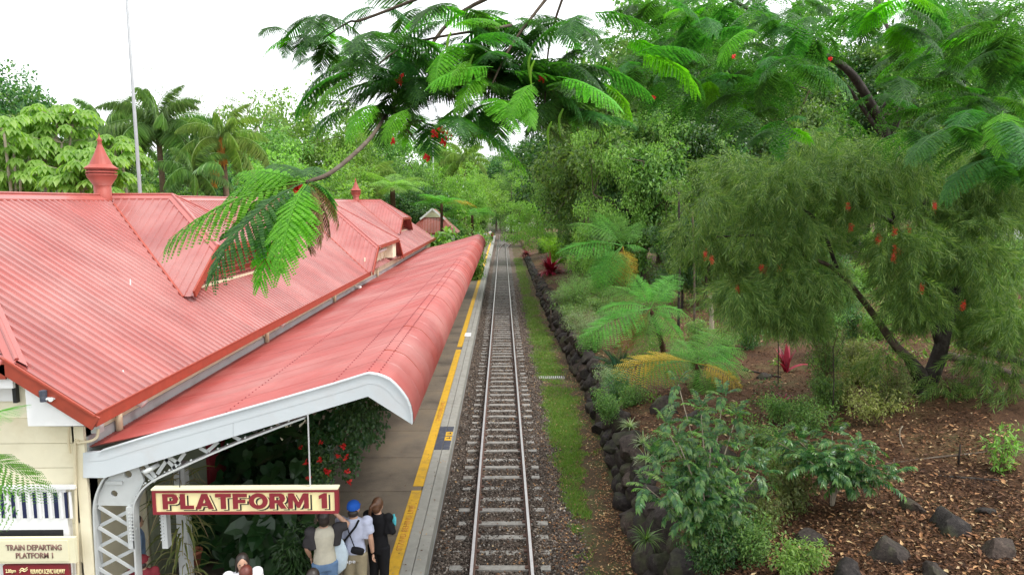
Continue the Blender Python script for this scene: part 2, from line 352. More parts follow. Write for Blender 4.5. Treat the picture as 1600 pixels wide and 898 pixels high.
M['cycad'] = leafmat('cycad_leaflet', [(0.010, 0.052, 0.026), (0.018, 0.078, 0.036), (0.029, 0.098, 0.042)], .15, .3, None, .5, .2)
M['variegated'] = leafmat('variegated_blade', [(.16, .26, .08), (.34, .42, .22), (.55, .60, .42)], .35, .45)
M['red_leaf'] = leafmat('crimson_leaf', [(.14, .008, .02), (.26, .014, .035), (.40, .03, .07)], .3, .4, (1.6, .8, .9))
M['pink_leaf'] = leafmat('pinkish_leaf', [(.30, .10, .08), (.22, .05, .05), (.42, .22, .16)], .3, .5, (1.4, .9, .9))
M['flower'] = leafmat('scarlet_petal', [(.55, .02, .02), (.72, .04, .03)], .3, .5, (1.2, .8, .8))
M['orange_stalk'] = leafmat('orange_fruit_stalk', [(.50, .22, .03), (.62, .34, .05)], .3, .6, (1.2, 1.0, .5))
M['yellowish'] = leafmat('yellow_green_leaf', [(.17, .21, .05), (.25, .27, .08), (.33, .34, .12)], .38, .45)
M['grass'] = leafmat('grass_blade', [(.085, .18, .028), (.12, .24, .036), (.165, .29, .05), (.24, .25, .08)], .35, .5)
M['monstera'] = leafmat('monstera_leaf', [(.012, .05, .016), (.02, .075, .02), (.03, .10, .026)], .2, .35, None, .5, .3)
M['dryplant'] = leafmat('dried_orchid', [(.22, .16, .08), (.30, .24, .12), (.16, .19, .06)], .3, .6)

M['leaf_umb'] = leafmat('umbrella_leaf', [(.15, .28, .05), (.21, .35, .07), (.30, .44, .11)], .5, .4)
M['leaf_shaded'] = leafmat('painted_shade_leaf', [(.02, .055, .016), (.035, .085, .022), (.05, .11, .03)], .3, .4)  # greens darkened in colour to stand for the shade under the canopy
# ================================================================== SETTING
def sheet(name, x0, x1, y0, y1, z, mat, parent=None, nx=1, ny=1, kind='structure', zf=None):
    xs = np.linspace(x0, x1, nx + 1); ys = np.linspace(y0, y1, ny + 1); X, Y = np.meshgrid(xs, ys)
    Z = np.full_like(X, z) if zf is None else zf(X, Y)
    V = np.stack([X.ravel(), Y.ravel(), Z.ravel()], 1); i = np.arange(ny)[:, None] * (nx + 1); j = np.arange(nx)[None, :]
    F = np.stack([i + j, i + j + 1, i + j + nx + 2, i + j + nx + 1], -1).reshape(-1, 4)
    return link(name, mesh_from(name, V, F, mat, zf is not None), parent, kind)

sheet('ground', -900, 900, -100, 1500, -0.42, M['ground'])
sheet('track_bed', -1.6, 2.2, 2, 190, -0.2, M['ballastbed'], None, 24, 400, zf=lambda X, Y: -0.205 + .02 * vnoise(X, Y, .5, 3) - .05 * np.clip((X - 1.25) / .6, 0, 1))
sheet('grass_verge', 1.35, 4.4, 2, 190, -0.2, M['verge'], None, 16, 400, zf=lambda X, Y: -0.235 + .025 * vnoise(X, Y, .8, 5) + .03 * np.clip((X - 1.35) / .5, 0, 1))

# wall line and hill
WY = np.array([2, 8, 11, 15, 20, 25, 31, 40, 48, 60, 160.]); WX = np.array([2.4, 2.42, 2.46, 2.6, 2.8, 2.92, 2.78, 2.66, 2.62, 2.65, 2.7])
WH = np.array([1.3, 1.3, 1.28, 1.22, 1.15, 1.05, 1.0, .95, .8, .5, .3])
wallx = lambda y: np.interp(y, WY, WX)
wallh = lambda y: np.interp(y, WY, WH)
def hillz(X, Y):
    X = np.asarray(X, float); Y = np.asarray(Y, float); b = wallx(Y) + .62; h = wallh(Y)
    t = np.clip(X - b, 0, None)
    return h - .22 + .115 * t + .16 * np.minimum(t, 1.2) + .10 * vnoise(X, Y, 1.7, 9) * np.clip(t, .15, 1) + .03 * vnoise(X, Y, .4, 12)
hy = np.concatenate([np.linspace(2, 40, 190), np.linspace(40.8, 160, 90)])
ht = np.concatenate([[-.35, -.12], np.linspace(0, 18, 110), np.linspace(19, 90, 40)])
Tt, Yy = np.meshgrid(ht, hy); Xx = wallx(Yy) + .62 + Tt
Zz = hillz(Xx, Yy); Zz[:, 0] = -.5; Zz[:, 1] = hillz(Xx[:, 1], Yy[:, 1]) - .25
nx = len(ht); i = np.arange(len(hy) - 1)[:, None] * nx; j = np.arange(nx - 1)[None, :]
link('hillside', mesh_from('hillside', np.stack([Xx.ravel(), Yy.ravel(), Zz.ravel()], 1), np.stack([i + j, i + j + 1, i + j + nx + 1, i + j + nx], -1).reshape(-1, 4), M['hill'], True), None, 'structure')

# ballast stones, litter, grass
def pebble_template(seed):
    r = np.random.default_rng(seed); V = np.array([[1,0,0],[-1,0,0],[0,1,0],[0,-1,0],[0,0,1],[0,0,-1]], float) * r.uniform(.6, 1.1, (6, 1)) + r.normal(0, .12, (6, 3))
    return V, np.array([[0,2,4],[2,1,4],[1,3,4],[3,0,4],[2,0,5],[1,2,5],[3,1,5],[0,3,5]])
def rand_rot(n, r):
    q = r.normal(size=(n, 4)); q /= np.linalg.norm(q, axis=1)[:, None]; a, b, c, d = q.T
    return np.stack([np.stack([1-2*(c*c+d*d), 2*(b*c-a*d), 2*(b*d+a*c)], -1), np.stack([2*(b*c+a*d), 1-2*(b*b+d*d), 2*(c*d-a*b)], -1), np.stack([2*(b*d-a*c), 2*(c*d+a*b), 1-2*(b*b+c*c)], -1)], 1)
def yspread(n, y0, y1, r, p=1.0):
    """denser close by"""
    u = r.random(n); return 1 / (1 / y0 ** p + u * (1 / y1 ** p - 1 / y0 ** p)) ** (1 / p)
n = 56000; r = np.random.default_rng(3)
Yb = yspread(n, 8, 60, r); Xb = r.uniform(-1.36, 1.75, n) + r.normal(0, .05, n)
Xb = np.maximum(Xb, -1.31)
zb = -.20 + .02 * vnoise(Xb, Yb, .5, 3) - .05 * np.clip((Xb - 1.25) / .6, 0, 1) + .062 * np.exp(-((np.abs(Xb) - 0.66) / .10) ** 2) + r.uniform(-.005, .03, n)
clear = (np.abs(Xb) > .50) & (np.abs(Xb) < .63); zb[clear] = np.minimum(zb[clear], -.17)
thin = r.random(n) < np.clip(1.25 - np.clip(Xb - 1.15, 0, 1) * 1.4, 0.2, 1)
V, F = scatter(*pebble_template(1), np.stack([Xb, Yb, zb], 1)[thin], rand_rot(thin.sum(), r), r.uniform(.018, .04, thin.sum()))
link('ballast_gravel', mesh_from('ballast_gravel', V, F, M['stones']), None, 'stuff')['label'] = 'grey and brown crushed stone ballast between platform and grass'

def litter(name, n, xf, yy, zf, mat, size, r, lab, flat=.5):
    X = xf; Y = yy; P = np.stack([X, Y, zf], 1); k = len(P); a = r.uniform(0, 6.28, k)
    d = np.stack([np.cos(a), np.sin(a), r.normal(0, .25, k)], 1); nn = np.stack([r.normal(0, flat, k), r.normal(0, flat, k), np.ones(k)], 1)
    T = diamond(.42, .12, -.06); s = r.uniform(size[0], size[1], k); V, F = scatter(*T, P, frames(d, nn), s)
    o = link(name, mesh_from(name, V, F, mat), None, 'stuff'); o['label'] = lab; return o
r = np.random.default_rng(5)
n = 15000; Y = yspread(n, 8, 70, r); X = np.where(r.random(n) < .5, np.clip(r.normal(1.5, .6, n), -1.3, 2.6), wallx(Y) - np.abs(r.normal(0, .28, n))); m_ = r.random(n) < .25; X[m_] = r.uniform(-1.3, 1.4, m_.sum())
litter('fallen_leaves', n, X, Y, -.185 + r.uniform(0, .03, n), M['litter'], (.03, .085), r, 'brown fallen leaves strewn over the ballast and grass')
n = 60000; Y = yspread(n, 8, 60, r); t = r.uniform(0, 1, n) ** 1.3 * np.clip(4 + .5 * (Y - 8), 4, 20); X = wallx(Y) + .72 + t
keep = (vnoise(X, Y, 2.6, 31) > -.75) | (r.random(n) < .35); X, Y = X[keep], Y[keep]
litter('mulch_litter', n, X, Y, hillz(X, Y) + r.uniform(.0, .035, len(X)), M['mulchbed'], (.03, .10), r, 'rust brown bark and leaf mulch covering the garden slope', .6)
n = 3500; Y = yspread(n, 9, 40, r); X = wallx(Y) + .8 + r.uniform(0, 1, n) * np.clip(5 + .5 * (Y - 8), 4, 16)
litter('pale_dead_leaves', n, X, Y, hillz(X, Y) + .03, M['litter'], (.05, .14), r, 'paler dead leaves lying on top of the mulch', .35)

def blades(P, r, h, mat, name, lab, wd=.16, lean=.45, kind='stuff'):
    k = len(P); d = unit(np.stack([r.normal(0, lean, k), r.normal(0, lean, k), np.ones(k)], 1)); nn = np.stack([r.normal(size=k), r.normal(size=k), np.zeros(k)], 1)
    TV = np.array([[0,-wd/2,0],[0,wd/2,0],[1,0,-.25]], float); V, F = scatter(TV, np.array([[0,1,2]]), P, frames(d, nn), r.uniform(h[0], h[1], k))
    o = link(name, mesh_from(name, V, F, mat), None, kind)
    if lab: o['label'] = lab
    return o
r = np.random.default_rng(8); n = 170000
Y = yspread(n, 8, 90, r, .7); X = 1.2 + r.uniform(0, 1, n) ** .9 * (wallx(Y) - 1.1)
c0 = np.interp(Y, [8, 11, 14, 18, 26, 40, 90], [1.75, 1.75, 1.65, 1.80, 1.95, 1.9, 1.9]); hwid = np.interp(Y, [8, 11, 14, 18, 26, 40, 90], [.62, .55, .30, .40, .62, .55, .55])
dens = np.exp(-np.abs((X - c0) / hwid) ** 3.5) * np.interp(Y, [8, 13, 16, 22, 60], [.62, .55, .8, 1.05, 1.0]) + .55 * vnoise(X, Y, .42, 44) + .3 * vnoise(X, Y, 1.6, 46) - .18 - .5 * np.exp(-((Y - 13.8) / .9) ** 2) - .4 * np.exp(-((Y - 26.6) / .5) ** 2) - .25 * np.exp(-((Y - 33) / .8) ** 2)
keep = dens > r.uniform(.12, .9, n); X, Y = X[keep], Y[keep]
blades(np.stack([X, Y, np.full(len(X), -.225) + .02], 1), r, (.05, .12), M['grass'], 'verge_grass', 'short bright green grass strip beside the ballast', .2, .7)
n = 90000; Y = yspread(n, 14, 75, r, .5); X = wallx(Y) + 3 + r.uniform(0, 34, n)
keep = (vnoise(X, Y, 2.2, 77) + .07 * (Y - 21) + .05 * (X - 9)) > r.uniform(.0, 1.3, n); X, Y = X[keep], Y[keep]
blades(np.stack([X, Y, hillz(X, Y)], 1), r, (.08, .22), M['grass'], 'hillside_grass', 'patchy grass on the upper slope', .25, .8)

# ------------------------------------------------------------------ railway track
trk = struct(bpy.data.objects.new('railway_track', None)); COL.objects.link(trk)
trk['label'] = 'straight narrow gauge railway track beside the platform'
def rail_mesh(P):
    P = np.asarray(P); prof = np.array([[-.028,0],[-.032,-.03],[-.008,-.045],[-.008,-.125],[-.06,-.14],[-.06,-.15],[.06,-.15],[.06,-.14],[.008,-.125],[.008,-.045],[.032,-.03],[.028,0]])
    T = np.gradient(P, axis=0); T = unit(T); nrm = np.stack([T[:, 1], -T[:, 0], 0 * T[:, 0]], 1)
    V = P[:, None, :] + nrm[:, None, :] * prof[None, :, :1] + np.array([0, 0, 1])[None, None, :] * prof[None, :, 1:]
    k = len(prof); i = np.arange(len(P) - 1)[:, None] * k; j = np.arange(k)[None, :]; jj = (j + 1) % k
    F = np.stack([i + j, i + jj, i + k + jj, i + k + j], -1).reshape(-1, 4)
    me = mesh_from('rail', V, F); me.materials.append(M['railside']); me.materials.append(M['rail'])
    mi = np.zeros(len(F), dtype=np.int32); mi.reshape(-1, k)[:, k - 1] = 1; me.polygons.foreach_set('material_index', mi); return me
for sx in (-.56, .56):
    P = [(sx, y, 0) for y in np.linspace(1, 150, 40)]
    link('rail', rail_mesh(P), trk)
slm = MB(); slm.box((0, 0, 0), (1.92, .17, .13)); sl_me = slm.data('sleeper', M['sleeper'])
for k in range(200):
    y = 5.0 + k * .645
    o = link('sleeper', sl_me, trk, None, (rnd.uniform(-.04, .04), y + rnd.uniform(-.03, .03), -.222 + rnd.choice([-.022, -.012, 0, .004, .008])), (rnd.uniform(-.01, .01), rnd.uniform(-.006, .006), rnd.uniform(-.012, .012)))
sp = MB()
for k in range(60):
    y = 5.0 + k * .645
    for sx in (-.56, .56):
        for e in (-.09, .09): sp.box((sx + e, y, -.14), (.06, .09, .035))
sp.build('rail_clip', M['railside'], trk, kind='stuff')
sid = struct(bpy.data.objects.new('siding_track', None)); COL.objects.link(sid); sid['label'] = 'siding curving away to the right at the far turnout'
for sx in (-.56, .56):
    yy = np.linspace(98, 146, 26); off = .0022 * (yy - 98) ** 2
    link('rail', rail_mesh(np.stack([sx + off, yy, np.full(26, .004)], 1)), sid)

# ------------------------------------------------------------------ platform
PZ = .25
plat = struct(bpy.data.objects.new('platform', None)); COL.objects.link(plat); plat['label'] = 'low asphalt station platform with concrete coping'
jy = [4.66]; k = 0
while jy[-1] < 142: jy.append(jy[-1] + 2.15)
for a, b in zip(jy[:-1], jy[1:]):
    m = MB(); m.box((-4.9, (a + b) / 2, PZ - .25), (6.14, b - a - .022, .5)); o = m.build('platform_slab', M['asphalt'], plat)
base = MB(); base.box((-4.6, 73, -.12), (6.45, 138, .6)); base.build('platform_base', M['flash'], plat)
for a, b in zip(jy[:-1], jy[1:]):
    for x0, x1 in ((-1.795, -1.59), (-1.575, -1.36)):
        m = MB(); m.box(((x0 + x1) / 2, (a + b) / 2 + (.4 if x0 < -1.7 else 0), PZ - .15 + .006), (x1 - x0, b - a - .006, .3)); m.build('coping_slab', M['concrete'], plat)
ym = MB()
for a, b in ((4, 15.45), (15.7, 31), (31.6, 142)): ym.box((-1.925, (a + b) / 2, PZ + .001), (.235, b - a, .012))
yl = ym.build('yellow_line', M['yellow'], plat)
def text_obj(name, body, mat, width, height, loc, rot, parent=None, extrude=.004, bold=.0, spacing=1.0):
    cu = bpy.data.curves.new(name, 'FONT'); cu.body = body; cu.extrude = 0; cu.offset = bold; cu.align_x = 'LEFT'; cu.resolution_u = 3; cu.space_character = spacing
    t = bpy.data.objects.new(name, cu); COL.objects.link(t); dg = bpy.context.evaluated_depsgraph_get(); dg.update()
    me = bpy.data.meshes.new_from_object(t.evaluated_get(dg)); bpy.data.objects.remove(t)
    V = np.zeros(len(me.vertices) * 3); me.vertices.foreach_get('co', V); V = V.reshape(-1, 3); lo, hi = V.min(0), V.max(0)
    V[:, 0] = (V[:, 0] - (lo[0] + hi[0]) / 2) * width / (hi[0] - lo[0]); V[:, 1] = (V[:, 1] - (lo[1] + hi[1]) / 2) * height / (hi[1] - lo[1]); V[:, 2] = 0
    me.vertices.foreach_set('co', V.ravel().astype(np.float32)); me.materials.clear(); me.materials.append(mat); me.name = name
    bm = bmesh.new(); bm.from_mesh(me); g = bmesh.ops.extrude_face_region(bm, geom=bm.faces[:]); vs = [e for e in g['geom'] if isinstance(e, bmesh.types.BMVert)]
    bmesh.ops.translate(bm, vec=(0, 0, extrude), verts=vs); bmesh.ops.recalc_face_normals(bm, faces=bm.faces[:]); bm.to_mesh(me); bm.free()
    return link(name, me, parent, None, loc, rot)
for yc in (13.65, 21.6):
    text_obj('line_lettering', 'STAND BEHIND LINE', M['yellowprint'], 2.0, .12, (-1.925, yc, PZ + .0085), (0, 0, R(90)), plat, .002, .01)
# slate panel with yellow notices set in the coping
pa = at(683, 702, Z=PZ + .01); pb = at(700, 666, Z=PZ + .01)
y0, y1 = pa[1], pb[1]
for x0, x1 in ((-1.79, -1.592), (-1.573, -1.39)):
    m = MB(); m.box(((x0 + x1) / 2, (y0 + y1) / 2, PZ + .006), (x1 - x0, y1 - y0, .012)); m.build('slate_panel', M['slate'], plat)
for q in (.45, .66):
    m = MB(); m.box((-1.485, y0 + (y1 - y0) * q, PZ + .013), (.19, (y1 - y0) * .17, .008)); o = m.build('warning_plate', M['yellow'], plat)
    mk = MB(); mk.box((-1.485, y0 + (y1 - y0) * q, PZ + .018), (.11, (y1 - y0) * .018, .004)); mk.box((-1.455, y0 + (y1 - y0) * (q + .03), PZ + .0185), (.03, (y1 - y0) * .05, .004)); mk.build('print', M['black'], o)
m = MB(); m.box((-1.69, 34.6, PZ + .008), (.3, .9, .012)); m.build('white_marking', M['white'], plat)

r = np.random.default_rng(15); n = 420; Y = yspread(n, 8, 60, r); X = r.uniform(-4.5, -1.4, n); m_ = r.random(n) < .5; X[m_] = -1.4 - np.abs(r.normal(0, .35, m_.sum()))
litter('platform_leaves', n, X, Y, np.full(n, PZ + .022), M['litter'], (.025, .06), r, 'few dry leaves blown onto the platform', .25)
# drain grate on the verge
gp = at(862, 590, Z=-.2)
g = thing('drain_grate', 'dark slotted drain grate set across the grass below the rock wall', 'drain', (gp[0], gp[1], -.215))
fr = MB(); W_, D_ = .98, .34
for sx in (-1, 1): fr.box((sx * W_ / 2, 0, .02), (.04, D_ + .04, .05)); fr.box((0, sx * D_ / 2, .02), (W_, .04, .05))
fr.build('frame', M['concrete'], g); m = MB(); m.box((0, 0, .0), (W_ - .04, D_ - .04, .012)); m.build('pit', M['black'], g)
m = MB(); m.box((0, 0, .03), (.034, D_ - .03, .03)); bme = m.data('bar', M['steel'])
for k in range(11): link('bar', bme, g, None, (-W_ / 2 + .09 + k * .08, 0, 0))

# ------------------------------------------------------------------ rock wall and boulders
import mathutils
def rock_mesh(name, seed, sub=3, amp=.22):
    bm = bmesh.new(); bmesh.ops.create_icosphere(bm, subdivisions=sub, radius=1.0); r = np.random.default_rng(seed)
    V = np.array([v.co for v in bm.verts]); cuts = unit(r.normal(size=(12, 3)))
    for c in cuts:                                  # flattened faces
        h = r.uniform(.60, .84); d = V @ c; over = d > h; V[over] -= np.outer((d[over] - h) * .96, c)
    off = mathutils.Vector(r.uniform(0, 50, 3))
    nz = np.array([mathutils.noise.fractal(Vector(v) * 1.6 + off, 1.0, 2.0, 3) for v in V]); V *= (1 + amp * .75 * nz)[:, None]
    for v, c in zip(bm.verts, V): v.co = c
    me = bpy.data.meshes.new(name); bm.to_mesh(me); bm.free(); me.materials.append(M['rock']); me.polygons.foreach_set('use_smooth', [True] * len(me.polygons)); me.set_sharp_from_angle(angle=R(30))
    return me
ROCKS = [rock_mesh('stone', 100 + k) for k in range(10)]
wall = thing('rock_wall', 'dry stacked dark rock retaining wall running along the track', 'retaining wall', (0, 0, 0))
cnt = 0
y = 7.6
while y < 64 and cnt < 296:
    s = rnd.uniform(.52, .80)
    h = float(wallh(y)); rows = 3
    for q in range(rows):
        if cnt >= 294: break
        sz = s * rnd.uniform(.75, 1.1) * .58
        zz = -.22 + (h + .1) * (q + .35) / rows + rnd.uniform(-.06, .06); xx = float(wallx(y)) + .14 + .34 * (q / rows) + rnd.uniform(-.07, .07)
        o = link('stone', rnd.choice(ROCKS), wall, None, (xx + .16, y + rnd.uniform(-.16, .16) + (.2 if q % 2 else 0), zz), (rnd.uniform(0, 6), rnd.uniform(0, 6), rnd.uniform(0, 6)), (sz * rnd.uniform(.7, 1.0), sz * rnd.uniform(.9, 1.25), sz * rnd.uniform(.65, .95)))
        cnt += 1
    y += s * .95
far = MB(); yy = 63.5
LOW = [rock_mesh('far_rock', 140 + k, 2) for k in range(3)]
while yy < 95:
    for q in range(3):
        me = rnd.choice(LOW); V = np.array([v.co for v in me.vertices]) * rnd.uniform(.22, .32); F = np.array([list(p.vertices) for p in me.polygons])
        far.add(V + np.array([wallx(yy) + .25 + .12 * q, yy, -.1 + q * .28 * float(wallh(yy))]), F)
    yy += .5
far.build('stone_course', M['rock'], wall, True, 'stuff')
for me in LOW: bpy.data.meshes.remove(me)
BOULD = [  # px, py of the base centre, size, label
    (1390, 868, .42, 'broad grey boulder at the bottom of the slope near the lower picture edge'),
    (1482, 822, .44, 'tall pale topped boulder standing upright in the mulch'),
    (1425, 795, .30, 'low boulder half buried left of the upright pale topped boulder'),
    (1560, 862, .46, 'rounded boulder in the mulch at the lower right corner'),
    (1462, 900, .36, 'boulder cut off by the lower picture edge below the broad grey boulder'),
    (1270, 850, .34, 'dark boulder beside the young yellow green shrub'),
    (1325, 905, .40, 'mossy flat boulder on the lower picture edge'),
    (1205, 680, .38, 'boulder under the pinnate shrub behind the wall'),
    (1165, 790, .62, 'large black boulder in shade behind the foreground shrub'),
    (1130, 720, .55, 'shaded boulder leaning on the wall top behind the foreground shrub'),
    (1040, 640, .62, 'big rounded boulder below the yellow fern frond'),
    (1085, 655, .40, 'smaller boulder right of the big rounded boulder under the yellow frond'),
    (1020, 700, .34, 'brown boulder on the wall top beside the variegated grass clumps'),
    (1195, 590, .30, 'small boulder beside the crimson strap leaf plant'),
    (1225, 640, .30, 'small dark boulder between the fern and the low shrub'),
    (1540, 800, .20, 'small stone poking out of the mulch on the right'),
]
def hill_at(px, py):
    Y = 9.0
    for _ in range(4000):
        p = at(px, py, Y=Y)
        if p[2] <= hillz(p[0], p[1]) or p[2] < -.3: break
        Y += .02 * (1 + Y * .02)
    return p
for k, (px, py, s, lab) in enumerate(BOULD):
    p = hill_at(px, py); o = link('boulder', ROCKS[(k * 3) % 10], None, None, (p[0], p[1], p[2] - s * .08), (rnd.uniform(-.4, .4), rnd.uniform(-.4, .4), rnd.uniform(0, 6)), (s * .8, s * rnd.uniform(.6, .85), s * rnd.uniform(.6, .85)))
    tag(o, lab, 'boulder', 'boulders on the garden slope')

# ================================================================== STATION BUILDING
ZR, PIT, XR = 6.85, .68, -10.04          # ridge height, roof slope (rise/run), ridge X
XE, YF, YB = -5.6, 9.42, 59.0
zmain = lambda X: ZR - PIT * (X - XR)
NM = unit(np.array([PIT, 0, 1.0])); 
st = thing('station_building', 'long station building with red ribbed metal roof, gablets and cream walls', 'station', (-10, 34, 0))
stO = np.array([-10, 34, 0.0])
def SB(m, name, mat, parent=None, **k):
    o = m.build(name, mat, parent or st, **k)
    if parent is None or parent is st: o.location = tuple(-stO)
    return o
def ribbed(cs, top, bot, nrm, pitch=.2, rib=.03):
    """columns every few cm; top(c), bot(c) give points; ribs stand proud along nrm"""
    cs = np.asarray(cs); ph = np.mod(cs, pitch) / pitch
    off = np.interp(ph, [0, .60, .68, .86, .94, 1], [0, 0, rib, rib, 0, 0])
    A = np.array([top(c) for c in cs]) + off[:, None] * nrm; B = np.array([bot(c) for c in cs]) + off[:, None] * nrm
    n = len(cs); V = np.concatenate([A, B]); i = np.arange(n - 1)
    return V, np.stack([i, i + 1, i + 1 + n, i + n], 1)
def ribcols(a, b, pitch=.2):
    ks = np.arange(math.floor(a / pitch) - 1, math.ceil(b / pitch) + 1); c = (ks[:, None] + np.array([0, .3, .60, .68, .86, .94])[None]) * pitch; c = np.sort(c.ravel())
    return np.concatenate([[a], c[(c > a + 1e-4) & (c < b - 1e-4)], [b]])
# main plane in sheets (0.8 m wide); the first few are cut by the clipped front hip
roof = link('roof', None, st) if False else bpy.data.objects.new('roof', None); COL.objects.link(roof); roof.parent = st; roof.location = tuple(-stO)
XC0 = -6.62
ys = np.arange(YF + .18, YB, .8)
shared = None
for k, a in enumerate(ys):
    b = min(a + .8, YB); cut = a < YF + 4.2
    xt = lambda c: min(-6.62 - (c - YF - .2), -6.62) if cut else XR
    base_c = 0.0 if not cut else a
    if not cut and abs(b - a - .8) < 1e-6:
        if shared is None:
            m = MB(); m.add(*ribbed(ribcols(0, .8), lambda c: np.array([XR, c, zmain(XR)]), lambda c: np.array([XE + .02, c, zmain(XE + .02)]), NM)); shared = m.data('roof_sheet', M['roof'])
        link('roof_sheet', shared, roof, None, (0, a, 0.0))
    else:
        m = MB(); f = (lambda c, a=a: max(XR, min(XC0, XC0 - (c + a - YF - .2)))) if cut else (lambda c: XR)
        m.add(*ribbed(ribcols(0, b - a), lambda c: np.array([f(c), c, zmain(f(c))]), lambda c: np.array([XE + .02, c, zmain(XE + .02)]), NM))
        o = m.build('roof_sheet', M['roof'], roof); o.location = (0, float(a), 0)
# front clipped hip plane, back slope
hipn = unit(np.array([0, -PIT, 1.0])); zc0 = zmain(XC0)
m = MB(); cols = ribcols(XR - (XC0 - XR), XC0)
m.add(*ribbed(cols, lambda c: np.array([c, YF + .2 + (XC0 - c if c > XR else XC0 - (2 * XR - c)), zc0 + PIT * (XC0 - c if c > XR else XC0 - (2 * XR - c))]), lambda c: np.array([c, YF + .12, zc0 - .05]), hipn))
m.build('front_hip_sheet', M['roof'], roof)
XW = 2 * XR - XE
m = MB(); nb = unit(np.array([-PIT, 0, 1.0]))
m.add(*ribbed(ribcols(YF + .2, YB), lambda c: np.array([max(-13.46, min(XR, 0)) if c > YF + 3.6 else 2 * XR - (XC0 - (c - YF - .2)), c, 0]) * np.array([1, 1, 0]) + np.array([0, 0, ZR if c > YF + 3.6 else zmain(XC0 - (c - YF - .2))]), lambda c: np.array([XW, c, zmain(XE)]), nb)); 
m.build('rear_slope_sheet', M['roof'], roof)

def cap_strip(m, p0, p1, d1, d2, wd=.16, lift=.045):
    p0 = np.asarray(p0, float); p1 = np.asarray(p1, float); up = np.array([0, 0, lift])
    m.tube([p0 + up * 1.2, p1 + up * 1.2], .03, 6)
    for d in (d1, d2):
        d = unit(np.asarray(d, float)); a, b, c, e = p0 + up, p1 + up, p1 + up + d * wd, p0 + up + d * wd
        m.add(np.array([a, b, c, e]), np.array([[0, 1, 2, 3]])); 
        m.add(np.array([e, c, c - up * .9, e - up * .9]), np.array([[0, 1, 2, 3]]))
DS, DSW = np.array([1, 0, -PIT]), np.array([-1, 0, -PIT])
m = MB(); cap_strip(m, (XR, YF + 3.6, ZR), (XR, YB, ZR), DS, DSW, .2)
cap_strip(m, (XC0, YF + .2, zc0), (XR, YF + 3.62, ZR), (1, .2, -PIT), (-.2, -1, -PIT), .16)
cap_strip(m, (2 * XR - XC0, YF + .2, zc0), (XR, YF + 3.62, ZR), (-1, .2, -PIT), (.2, -1, -PIT), .16)
m.build('ridge_cap', M['ridge'], roof)
# gutter along the eave (interrupted by the large gablet) and the raking barge
D2c = 33.95; D2h = (XE - XR)
def gutter(m, a, b, wd=.13, h=.17):
    a = np.asarray(a, float); b = np.asarray(b, float); d = unit(b - a); out = np.cross(d, [0, 0, 1])
    m.bar(a + out * wd + np.array([0, 0, 0]), b + out * wd, .012, h); m.bar(a + out * wd + np.array([0, 0, h / 2]), b + out * wd + np.array([0, 0, h / 2]), .03, .022)
    m.bar(a + out * wd / 2 - np.array([0, 0, h / 2]), b + out * wd / 2 - np.array([0, 0, h / 2]), wd, .012)
zg = zmain(XE) - .045
gp_ = MB(); gutter(gp_, (XE, YF - .02, zg), (XE, D2c - D2h + .12, zg)); gutter(gp_, (XE, D2c + D2h - .1, zg), (XE, YB, zg))
SB(gp_, 'gutter', M['trim'])
m = MB()
for sgn in (1, -1):
    fx = lambda X: X if sgn > 0 else 2 * XR - X
    a = np.array([fx(XE + .13), YF - .03, zmain(XE + .13) + .0]); b = np.array([fx(XC0 - .05), YF - .03, zmain(XC0 - .05)])
    m.bar(a, b, .03, .2, (0, 0, 1)); m.bar(a + [0, 0, .1], b + [0, 0, .1], .05, .022)
m.bar((XC0, YF - .03, zc0 - .06), (2 * XR - XC0, YF - .03, zc0 - .06), .03, .2)
SB(m, 'barge_board', M['trim'])
m = MB(); V, F = ribbed(ribcols(0, 3.42), lambda c: np.array([XE + .05 + 0 - 0 * c, YF + .2, zmain(XE) + .0]) + 0 * c, lambda c: np.array([XE, YF, zmain(XE)]), NM)
m = MB(); m.bar((XE - .02, YF + .09, zmain(XE - .02) - .02), (XC0, YF + .09, zmain(XC0) - .02), .2, .02, (PIT, 0, 1)); SB(m, 'barge_flashing', M['trim'])
# little white roof marker rods, pale sealant patch at the first ventilator
for px, py in ((204, 447), (193, 592)):
    Yv = 11.0
    for _ in range(400):
        p = at(px, py, Y=Yv)
        if p[2] <= zmain(p[0]): break
        Yv += .02
    m = MB(); m.tube([p, p + np.array([0, 0, .14])], .012, 6); m.tube([p + np.array([-.03, -.03, .02]), p + np.array([.0, 0, .05])], .008, 5); SB(m, 'roof_anchor', M['whitepipe'])

